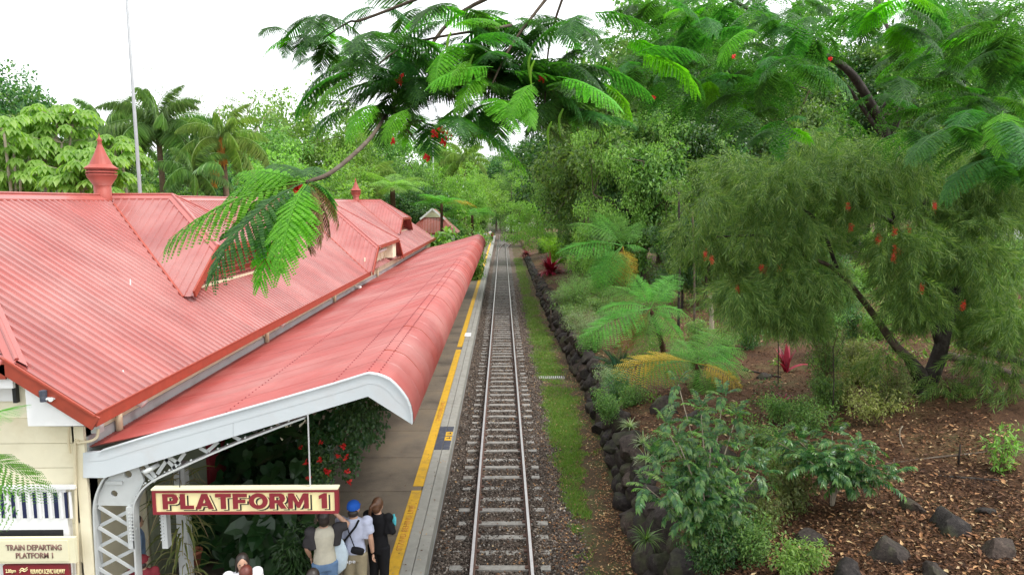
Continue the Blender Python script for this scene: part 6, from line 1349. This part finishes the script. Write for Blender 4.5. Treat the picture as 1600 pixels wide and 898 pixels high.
# low mixed ground cover on the slope, thicker further up
r = np.random.default_rng(404); n = 1500; Yg = yspread(n, 12, 62, r, .35); Xg = wallx(Yg) + .9 + r.uniform(0, 1, n) * np.clip(6 + .75 * (Yg - 8), 6, 34); kp = (vnoise(Xg, Yg, 2.4, 51) + .045 * (Yg - 20) - .35 * (Xg > 6.5) * (Yg < 21)) > r.uniform(-.1, 1.1, n); Xg, Yg = Xg[kp], Yg[kp]
Cg = np.stack([Xg, Yg, hillz(Xg, Yg) + .12], 1)
for k, mt in enumerate(('leaf_mid', 'leaf_bright', 'leaf_olive', 'leaf_dark')):
    V, F = leaves(r, Cg[k::4], r.uniform(.2, .5, len(Cg[k::4])), 70, .10, DMT, .1, .8); o = link('ground_cover', mesh_from('ground_cover', V, F, M[mt]), None, 'stuff'); o['label'] = 'low mixed seedlings and ground cover on the garden slope'
# cycad
CYC = frond_mesh('leaf', M['cycad'], 34, lambda t: .17 * math.sin(math.pi * min(1, .15 + .85 * t)) ** .5, 1.0, .35, 0, .08, .0, seed=5, start=.1, vee=.25)
p = hill_at(965, 590); cy = thing('cycad', 'dark blue green cycad with stiff feather leaves above the wall', 'cycad', p); m = MB(); m.lathe((0, 0, -.1), [(.16, 0), (.17, .25), (.08, .32), (0, .34)], 12); m.build('trunk', M['fernbark'], cy)
for k in range(26):
    a = k * 2.4; e = .15 + .75 * ((k * 7) % 26) / 26; d = np.array([math.cos(a) * math.cos(e), math.sin(a) * math.cos(e), math.sin(e)]); put_frond(CYC, cy, np.array([0, 0, .2]), np.array([0, 0, .2]) + d * .95, (0, 0, 1), 0, 'leaf')
# thin stems, stumps, logs and sticks
for k, (px, py, pt_, rad, mat, lab) in enumerate(((1112, 515, 462, .09, 'palebark', 'short pale broken trunk standing in the mulch'), (1060, 520, 300, .05, 'darkbark', 'thin dark tree stem left of the pale broken trunk'), (1085, 515, 330, .04, 'bark', 'thin grey tree stem beside the pale broken trunk'), (1160, 540, 320, .025, 'darkbark', 'thin dark sapling under the bottlebrush left clump'), (1216, 600, 470, .014, 'darkbark', 'slender sapling stem left of the crimson plant'), (1300, 660, 540, .014, 'darkbark', 'slender stem rising through the fine leaved bush'))):
    p = hill_at(px, py); tpt = at(px + rnd.uniform(-4, 4), pt_, Y=p[1]) - p; t = thing('sapling', lab, 'sapling', p, 0, 'thin stems in the garden'); m = MB(); m.tube(curve_pts([(0, 0, -.1), tpt * .5 + np.array([.03, 0, 0]), tpt], 5), np.linspace(rad * 1.2, rad * .8, 11), 8); m.build('trunk', M[mat], t, True)
def log(label, a, b, rad, mat, name='log', cat='log', bend=.05):
    A, B = hill_at(*a), hill_at(*b); A = A + np.array([0, 0, rad * .6]); B = B + np.array([0, 0, rad * .6]); mid = (A + B) / 2; mid[2] = hillz(mid[0], mid[1]) + rad * .8; mid[0] += bend; P = curve_pts([A, mid, B], 7); m = MB(); m.tube(P, rad * (1 + .12 * np.sin(np.arange(len(P)) * 1.7)), 9); o = m.build(name, mat, None, True); return tag(o, label, cat, 'fallen wood on the slope')
log('long weathered grey log edging the slope right of the bottlebrush trunk', (1480, 560), (1595, 600), .13, M['bark']); log('second grey log lying above the first at the right edge', (1500, 540), (1640, 585), .12, M['darkbark'])
log('long thin branch lying across the mulch', (1370, 728), (1545, 707), .022, M['bark'], 'fallen_branch', 'branch'); log('dark branch lying below the long thin one', (1455, 744), (1560, 752), .026, M['darkbark'], 'fallen_branch', 'branch'); log('short stick left of the long thin branch', (1380, 742), (1398, 716), .014, M['bark'], 'fallen_branch', 'stick'); log('dark stick by the yellow frond fern', (1160, 578), (1220, 590), .03, M['darkbark'], 'fallen_branch', 'stick')
p = hill_at(1412, 700); m = MB(); m.tube(curve_pts([p, p + np.array([-.08, 0, .18]), p + np.array([-.1, 0, .36]), p + np.array([-.05, 0, .46])], 5), np.linspace(.008, .014, 16), 6); tag(m.build('bleached_stick', M['palebark'], None, True), 'bleached white curved stick standing in the mulch', 'stick')
p = hill_at(1497, 728); m = MB(); m.tube([p, p + np.array([.01, 0, .42])], [.02, .014], 6); tag(m.build('stake', M['darkbark'], None, True), 'short dark stake upright behind the long thin branch', 'stake')
p = at(846, 420, Y=38); m = MB(); b_ = (float(wallx(38)) - .05, 38.0, -.25); m.tube([b_, (b_[0], 38, 1.0)], .025, 8); tag(m.build('marker_post', M['bark'], None, True), 'slim grey post at the foot of the far wall', 'post')

# ------------------------------------------------------------------ plants under the canopy
r = np.random.default_rng(91)
def heartleaf(): 
    V = np.array([[0,0,0],[-.12,-.25,.03],[.15,-.42,.05],[.55,-.34,.02],[1,0,-.15],[.55,.34,.02],[.15,.42,.05],[-.12,.25,.03],[.45,0,-.03]], float); F = np.array([[0,1,8],[1,2,8],[2,3,8],[3,4,8],[4,5,8],[5,6,8],[6,7,8],[7,0,8]]); return V, F
def hang(label, P, n, mat, L, T, name, cat, spread, droop, extra=None):
    t = thing(name, label, cat, P, 0, 'plants under the canopy'); C = rdir(n, r) * np.array(spread) * (r.random(n) ** .5)[:, None]; ax = unit(C / (np.array(spread) + 1e-6) * .6 + rdir(n, r) * .6 + np.array([0, 0, -droop])); V, F = scatter(*T, C, frames(ax, unit(rdir(n, r) * .5 + np.array([0, -.6, .7]))), r.uniform(L * .6, L * 1.2, n)); link('foliage', mesh_from('foliage', V, F, mat), t); return t
p = at(575, 655, Y=11.0); hang('trailing light green creeper hanging from the canopy peak', p, 700, M['leaf_shaded'], .075, leaf6(.6), 'hanging_creeper', 'hanging plant', (.33, .4, .5), .9)
p = at(556, 640, Y=11.8); hang('darker creeper hanging deeper inside the canopy', p, 600, M['leaf_shaded'], .08, leaf6(.6), 'hanging_creeper', 'hanging plant', (.4, .6, .55), .8)
p = at(545, 715, Y=11.3); hb_ = hang('hanging basket of red geraniums nearest the platform edge', p, 420, M['leaf_shaded'], .06, leaf6(.8), 'hanging_basket', 'hanging basket', (.2, .25, .38), .5); flowers(hb_, [np.array([dx, -.25, dz]) for dx, dz in ((.02, .1), (-.03, .28), (.03, -.15), (-.1, .12), (.05, -.33))], r, .06)
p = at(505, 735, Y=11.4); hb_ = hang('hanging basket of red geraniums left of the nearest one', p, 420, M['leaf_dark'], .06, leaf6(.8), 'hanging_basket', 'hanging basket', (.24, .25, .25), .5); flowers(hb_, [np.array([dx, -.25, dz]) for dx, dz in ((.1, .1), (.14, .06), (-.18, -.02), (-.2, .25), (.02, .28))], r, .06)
p = at(500, 690, Y=12.4); hb_ = hang('dim hanging basket of red flowers behind the sign rod', p, 320, M['leaf_shaded'], .06, leaf6(.8), 'hanging_basket', 'hanging basket', (.35, .3, .35), .5); flowers(hb_, [np.array([dx, -.3, dz]) for dx, dz in ((.1, .1), (-.25, .0))], r, .05)
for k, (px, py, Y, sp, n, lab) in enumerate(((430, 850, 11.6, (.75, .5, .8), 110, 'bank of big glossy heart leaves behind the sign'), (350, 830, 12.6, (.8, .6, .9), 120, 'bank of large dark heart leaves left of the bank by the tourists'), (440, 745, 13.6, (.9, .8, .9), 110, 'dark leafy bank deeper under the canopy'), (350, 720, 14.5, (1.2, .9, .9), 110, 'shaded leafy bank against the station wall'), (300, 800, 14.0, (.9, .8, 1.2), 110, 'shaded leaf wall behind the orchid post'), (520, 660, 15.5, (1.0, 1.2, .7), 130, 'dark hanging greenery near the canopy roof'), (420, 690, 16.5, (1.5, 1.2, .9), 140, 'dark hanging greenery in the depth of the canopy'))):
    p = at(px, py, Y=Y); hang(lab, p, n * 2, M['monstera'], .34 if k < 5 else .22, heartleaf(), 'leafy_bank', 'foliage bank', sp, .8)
p = at(470, 862, Y=11.2); hang('ferny lower greenery at the foot of the heart leaves', p, 700, M['leaf_shaded'], .16, leaf6(.3), 'leafy_bank', 'foliage bank', (.4, .35, .5), .5)
# post wrapped with orchids and pots
po = at(262, 850, Y=10.25); op = thing('orchid_post', 'timber post hung with dried orchids and strap leaves under the sign', 'post', (po[0] + .1, 10.6, PZ)); m = MB(); m.box((0, 0, 1.25), (.16, .16, 2.5)); m.build('post', M['greymetal'], op)
m = MB()
for k in range(60):
    a = r.uniform(0, 6.28); z0 = r.uniform(.4, 2.4); d = np.array([math.cos(a), math.sin(a) - .4, 0]); L_ = r.uniform(.25, .6); m.tube(curve_pts([np.array([0, -.06, z0]), np.array([0, -.06, z0]) + d * L_ * .6 + np.array([0, 0, .08]), np.array([0, -.06, z0]) + d * L_ + np.array([0, 0, -.35 * L_ - .05])], 4), np.linspace(.008, .003, 9), 4, False)
m.build('root', M['dryplant'], op, kind='stuff')
aa = r.uniform(0, 6.28, 90); Pz = np.stack([.1 * np.cos(aa), .1 * np.sin(aa) - .08, r.uniform(.2, 2.3, 90)], 1); V, F = scatter(*leaf6(.09, .02, .45), Pz, frames(np.stack([np.cos(aa), np.sin(aa) - .3, r.uniform(-.5, .6, 90)], 1), np.tile([0, 0, 1.0], (90, 1))), r.uniform(.3, .55, 90)); link('strap_leaf', mesh_from('strap_leaf', V, F, M['leaf_olive']), op, 'stuff')
p = at(303, 870, Y=11.2); pot = thing('plant_pot', 'terracotta pot hanging among the dark leaves', 'pot', p); m = MB(); m.lathe((0, 0, -.12), [(0, 0), (.09, 0), (.125, .2), (.14, .2), (.14, .25), (.11, .25), (.10, .18), (0, .18)], 14); m.build('pot', M['terracotta'], pot, True)

# ================================================================== PEOPLE
def skinmat(): return paint('skin', (.50, .29, .20), .5, .06, 6, .4)
M['skin'] = skinmat(); M['hair_dark'] = paint('dark_hair', (.022, .015, .012), .45, .3, 30, .5); M['hair_brown'] = paint('brown_hair', (.10, .045, .022), .45, .3, 30, .5)
M['hair_red'] = paint('reddish_hair', (.13, .03, .02), .45, .3, 30, .5)
def cloth(n, c): return paint(n, c, .85, .12, 9, .15, .25, 30)
M['lavender'] = cloth('lavender_cotton', (.44, .47, .60)); M['khaki'] = cloth('khaki_cotton', (.28, .24, .16)); M['blackcloth'] = cloth('black_cloth', (.012, .012, .014)); M['beige'] = cloth('beige_cotton', (.50, .47, .38)); M['charcoal'] = cloth('charcoal_cotton', (.045, .042, .045)); M['denim'] = cloth('blue_denim', (.12, .20, .34)); M['capblue'] = cloth('royal_blue_cap', (.02, .10, .45)); M['whitecloth'] = cloth('white_cotton', (.72, .72, .74)); M['paleblue'] = cloth('pale_blue_plastic', (.50, .60, .68)); M['plaid'] = cloth('blue_shirt', (.20, .30, .48)); M['maroonc'] = cloth('maroon_cloth', (.20, .03, .04)); M['pinkc'] = cloth('pink_cotton', (.55, .28, .30)); M['aqua'] = cloth('aqua_bottle', (.10, .50, .58))
def ell(m, c, rd, n=12, rot=None):
    V = []; F = []
    for i in range(n + 1):
        t = math.pi * i / n
        for j in range(2 * n): a = math.pi * j / n; V.append((math.sin(t) * math.cos(a), math.sin(t) * math.sin(a), math.cos(t)))
    for i in range(n):
        for j in range(2 * n): k = (j + 1) % (2 * n); F.append([i*2*n+j, (i+1)*2*n+j, (i+1)*2*n+k, i*2*n+k])
    V = np.array(V) * np.array(rd); V = V if rot is None else V @ np.asarray(rot).T
    m.add(V + np.array(c), np.array(F))
def loft(m, secs, n=18):
    """closed stack of ellipses (x, y, z, rx, ry)"""
    a = np.arange(n) * 2 * math.pi / n; V = [np.stack([x + rx * np.cos(a), y + ry * np.sin(a), np.full(n, z)], 1) for x, y, z, rx, ry in secs]; k = len(secs); F = []
    for i in range(k - 1):
        for j in range(n): q = (j + 1) % n; F.append([i*n+j, i*n+q, (i+1)*n+q, (i+1)*n+j])
    V = np.concatenate(V + [np.array([secs[0][:3]]), np.array([secs[-1][:3]])]); T = [[(j + 1) % n, j, k*n] for j in range(n)] + [[(k-1)*n+j, (k-1)*n+(j+1)%n, k*n+1] for j in range(n)]; m.add(V, [np.array(F), np.array(T)])
def fuse(m, name, mat, parent, vox, smooth=4):
    o = m.build(name, mat, parent, True); md = o.modifiers.new('r', 'REMESH'); md.mode = 'VOXEL'; md.voxel_size = vox; md.use_smooth_shade = True; ms_ = o.modifiers.new('s', 'SMOOTH'); ms_.iterations = smooth; ms_.factor = .5
    dg = bpy.context.evaluated_depsgraph_get(); me = bpy.data.meshes.new_from_object(o.evaluated_get(dg)); me.name = name; old = o.data; o.modifiers.clear(); o.data = me; bpy.data.meshes.remove(old); return o
def hand(m, w, d, side, s=1.0):
    w = np.array(w, float); d = unit(np.array(d, float)); u = unit(np.cross(d, np.array([0, 1.0, 0.15]))); v = np.cross(u, d); pc = w + d * .045 * s
    Rm = np.stack([u, v, d], 1); ell(m, pc, (.012 * s, .023 * s, .028 * s), 6, Rm)
    for q, (off, L) in enumerate(((-.018, .036), (-.006, .042), (.006, .040), (.018, .031))):
        b = pc + d * .022 * s + v * off * s; m.tube([b, b + (d + u * .15 * side) * L * .5 * s, b + (d + u * .5 * side) * L * .9 * s], [.0062 * s, .0056 * s, .0045 * s], 6)
    b = pc - v * .02 * s - d * .01 * s; m.tube([b, b - v * .018 * s + d * .012 * s, b - v * .02 * s + d * .034 * s + u * .008 * side], [.0075 * s, .0065 * s, .005 * s], 6)
ARM_DOWN = lambda s: [(s*.112, 0, .812), (s*.135, -.005, .64), (s*.140, .03, .49)]
def person(label, X, Y, H, rz, top, bottom, hair='hair_dark', arms=None, sleeve=.55, hairkind='short', cap=None, group='people on the platform', sleevemat=None, trouser_end=.06, headturn=0, z=None, fine=True):
    t = thing('person', label, 'person', (X, Y, PZ + .012 if z is None else z), rz, group); t.scale = (H * 1.08, H * 1.05, H); A = arms or [ARM_DOWN(-1), ARM_DOWN(1)]; vx = .0075 if fine else .013
    m = MB(); loft(m, [(0, .0, .50, .070, .055), (0, 0, .54, .072, .055), (0, .004, .62, .062, .047), (0, .004, .70, .075, .052), (0, 0, .77, .085, .054), (0, -.004, .812, .070, .042), (0, -.006, .84, .040, .036)])
    m.tube([(0, -.008, .82), (0, 0, .875)], [.033, .031], 12); ell(m, (0, .006, .925), (.046, .058, .072), 12); ell(m, (0, .03, .885), (.033, .032, .03), 8); ell(m, (0, .064, .912), (.009, .012, .014), 6)
    for s in (-1, 1): ell(m, (s * .047, 0, .915), (.006, .012, .018), 6)
    for s, (sh, el_, wr) in zip((-1, 1), A):
        sh, el_, wr = map(np.array, (sh, el_, wr)); m.tube([sh * .9 + np.array([0, 0, -.006]), sh * .5 + el_ * .5, el_], [.026, .027, .024], 10); m.tube([el_, el_ * .6 + wr * .4, wr], [.024, .022, .0155], 10); hand(m, wr, wr - el_, s)
    for s in (-1, 1):
        m.tube([(s*.045, 0, .52), (s*.048, .004, .40), (s*.05, .006, .285)], [.046, .044, .034], 12); m.tube([(s*.05, .006, .285), (s*.052, -.008, .20), (s*.053, -.006, .05)], [.033, .031, .02], 12)
    body = fuse(m, 'body', M['skin'], t, vx, 2)
    for s in (-1, 1):
        e = MB(); ell(e, (s * .018, .058, .928), (.007, .004, .005), 6); e.build('eye', M['black'], body, True)
        sh_ = MB(); ell(sh_, (s * .055, .03, .022), (.027, .068, .022), 8); sh_.box((s * .055, .03, .006), (.05, .13, .012)); sh_.build('shoe', M['whitecloth'] if 'white shoe' in label else M['charcoal'], t, True)
    mo = MB(); mo.box((0, .062, .888), (.02, .004, .003)); mo.build('mouth', M['maroonc'], body)
    # shirt with sleeves
    m = MB(); loft(m, [(0, .0, .475, .096, .074), (0, 0, .54, .096, .074), (0, .004, .62, .084, .066), (0, .004, .70, .096, .071), (0, 0, .77, .105, .071), (0, -.004, .818, .088, .055), (0, -.006, .842, .046, .042)])
    slv = MB() if sleevemat else m
    for s, (sh, el_, wr) in zip((-1, 1), A):
        sh, el_, wr = map(np.array, (sh, el_, wr)); 
        if sleeve <= 1: e2 = sh + (el_ - sh) * sleeve * 1.1; slv.tube([sh * .8, sh, (sh + e2) / 2, e2], [.046, .052, .047, .044], 12); ell(slv, sh, (.05, .046, .046), 8)
        else: slv.tube([sh * .8, sh, el_], [.046, .050, .038], 12); ell(slv, sh, (.048, .046, .046), 8); slv.tube([el_ + (sh - el_) * .05, el_, wr - (wr - el_) * .04], [.033, .032, .024], 12)
    shirt = fuse(m, 'shirt', M[top], t, vx * 1.2, 3)
    if sleevemat: fuse(slv, 'sleeves', M[sleevemat], t, vx * 1.2, 3)
    m = MB(); loft(m, [(0, 0, .44, .09, .072), (0, 0, .50, .097, .076), (0, 0, .575, .086, .066)])
    for s in (-1, 1): m.tube([(s*.046, 0, .50), (s*.05, .004, .38), (s*.052, .004, .27), (s*.054, -.004, .15), (s*.054, -.004, trouser_end)], [.066, .057, .047, .042, .038], 14)
    tr = fuse(m, 'trousers', M[bottom], t, vx * 1.2, 3)
    # hair or cap
    m = MB()
    if hairkind in ('short', 'long', 'pony'):
        ell(m, (0, -.006, .938), (.053, .064, .068), 12); ell(m, (0, -.035, .905), (.046, .036, .055), 10)
        if hairkind == 'long': ell(m, (0, -.035, .87), (.052, .035, .075), 10); [ell(m, (s * .044, .0, .89), (.014, .03, .07), 8) for s in (-1, 1)]
        if hairkind == 'pony': m.tube(curve_pts([(-.0, -.05, .955), (-.02, -.085, .94), (-.035, -.09, .88), (-.04, -.08, .80)], 5), np.linspace(.024, .012, 16), 9)
    else: ell(m, (0, -.03, .895), (.047, .034, .04), 10)
    V = m.V
    hobj = fuse(m, 'hair', M[hair], t, vx, 2)
    # keep the face clear
    if cap:
        c = MB(); loft(c, [(0, -.002, .93, .056, .068), (0, -.002, .955, .056, .068), (0, -.004, .985, .047, .057), (0, -.004, 1.004, .022, .026)], 20); loft(c, [(0, .07, .928, .048, .045), (0, .07, .936, .046, .043)], 16); ell(c, (0, -.004, 1.005), (.006, .006, .004), 5); fuse(c, 'cap', M[cap], t, .005, 1)
    if headturn: 
        pass
    return t
def band(t, P, wd, th, mat, name, parent=None):
    m = MB()
    for a, b_ in zip(P[:-1], P[1:]): m.bar(a, b_, wd, th, (0, -1, .2))
    return m.build(name, mat, parent or t)
p = at(552, 783, Y=10.87); H = p[2] - PZ + .0
boy = person('person in royal blue cap and lavender T-shirt with black bag strap across the back', p[0], 10.87, H, 0, 'lavender', 'khaki', 'hair_dark', [[(-.112, 0, .812), (-.155, -.01, .66), (-.10, .11, .63)], [(.112, 0, .812), (.142, -.01, .64), (.150, .02, .49)]], .62, 'cap', 'capblue')
band(boy, [(.055, -.058, .845), (.03, -.078, .79), (-.05, -.080, .68), (-.098, -.052, .60), (-.10, .02, .56)], .018, .006, M['blackcloth'], 'bag_strap'); band(boy, [(-.055, -.056, .845), (-.03, -.078, .74), (.01, -.082, .62), (.02, -.082, .585)], .008, .005, M['blackcloth'], 'bag_strap')
m = MB(); loft(m, [(0, 0, -.028, .05, .018), (0, 0, -.02, .056, .024), (0, 0, .02, .056, .024), (0, 0, .028, .05, .018)], 14); o = m.build('shoulder_bag', M['blackcloth'], boy, True); o.location = (.045, -.098, .57); o.rotation_euler = (0, R(14), 0)
text_obj('trouser_print', 'ape', M['whitecloth'], .085, .035, (-.02, -.084, .452), (R(90), 0, 0), boy, .003, .012)
p = at(590, 778, Y=11.2); H = p[2] - PZ
wo = person('person with brown ponytail in black top and black cropped trousers nearest the yellow line', p[0], 11.2, H, R(-18), 'blackcloth', 'blackcloth', 'hair_brown', [[(-.105, 0, .81), (-.135, .0, .64), (-.10, .06, .52)], [(.105, 0, .81), (.140, .01, .65), (.09, .11, .68)]], 2, 'pony', trouser_end=.12)
m = MB(); m.lathe((0, 0, 0), [(0, 0), (.022, 0), (.024, .03), (.024, .08), (.012, .10), (.012, .12), (0, .12)], 12); o = m.build('water_bottle', M['aqua'], None, True); o.scale = (H,) * 3; ph = Matrix.Rotation(R(-18), 3, 'Z') @ Vector((.078 * H, .150 * H, .66 * H)); o.location = (p[0] + ph.x + .03, 11.2 + ph.y, PZ + ph.z); tag(o, 'aqua drink bottle held by the person in black', 'bottle')
p = at(505, 797, Y=10.6); H = p[2] - PZ
ma = person('person in beige shirt with dark sleeves raising one hand to the head beneath the sign', p[0], 10.6, H, R(20), 'beige', 'denim', 'hair_dark', [[(-.112, 0, .812), (-.14, .01, .65), (-.11, .08, .53)], [(.112, 0, .815), (.205, .0, .82), (.085, .03, .955)]], .8, 'short', sleevemat='charcoal')
m = MB(); secs = [(0, 0, .0, .02, .03), (.02, 0, .12, .13, .06), (.03, 0, .35, .17, .075), (.01, 0, .55, .12, .06), (0, 0, .66, .06, .03), (0, 0, .70, .05, .02)]; loft(m, secs, 20); o = m.build('carrier_bag', M['paleblue'], None, True); p = at(527, 896, Y=10.75); o.location = (p[0], 10.72, p[2]); tag(o, 'pale blue translucent plastic bag hanging between two standing people', 'bag')
p = at(378, 866, Y=9.5); person('person with dark hair and white top facing the camera and looking down', p[0], 9.5, p[2] - PZ, R(200), 'whitecloth', 'denim', 'hair_dark', None, .5, 'long')
p = at(384, 884, Y=9.2); person('person with reddish brown hair in front of the one in the white top', p[0], 9.2, p[2] - PZ, R(10), 'charcoal', 'denim', 'hair_red', None, .5, 'short')
p = at(489, 889, Y=9.1); person('person with dark hair at the lower picture edge below the one in the beige shirt', p[0], 9.1, p[2] - PZ, 0, 'charcoal', 'denim', 'hair_dark', None, .5, 'short')
p = at(213, 815, Y=11.0); person('person in blue checked shirt standing behind the lattice column', p[0], 11.0, p[2] - PZ + .1, R(-60), 'plaid', 'charcoal', 'hair_dark', None, .6, 'short')
p = at(222, 868, Y=10.0); person('person in maroon cap beside the lattice column at the lower edge', p[0], 10.0, p[2] - PZ, R(10), 'maroonc', 'charcoal', 'hair_dark', None, .5, 'cap', 'maroonc')
for k, (px, Yp, tp, bt_, lab) in enumerate(((753, 88, 'charcoal', 'blackcloth', 'distant person in dark clothes just past the canopy end'), (758, 118, 'whitecloth', 'denim', 'distant person in white top, leftmost of the far group on the platform'), (762, 122, 'pinkc', 'khaki', 'distant person in pink top in the middle of the far group'), (766, 126, 'whitecloth', 'charcoal', 'distant person in white top and dark trousers, right of the one in pink'), (769, 120, 'maroonc', 'charcoal', 'distant person in dark red top nearest the platform edge'))):
    p = at(px, 360, Y=Yp); person(lab, p[0], Yp, 1.68, R(180 * (k % 2)), tp, bt_, 'hair_dark', None, .6, 'short', fine=False)
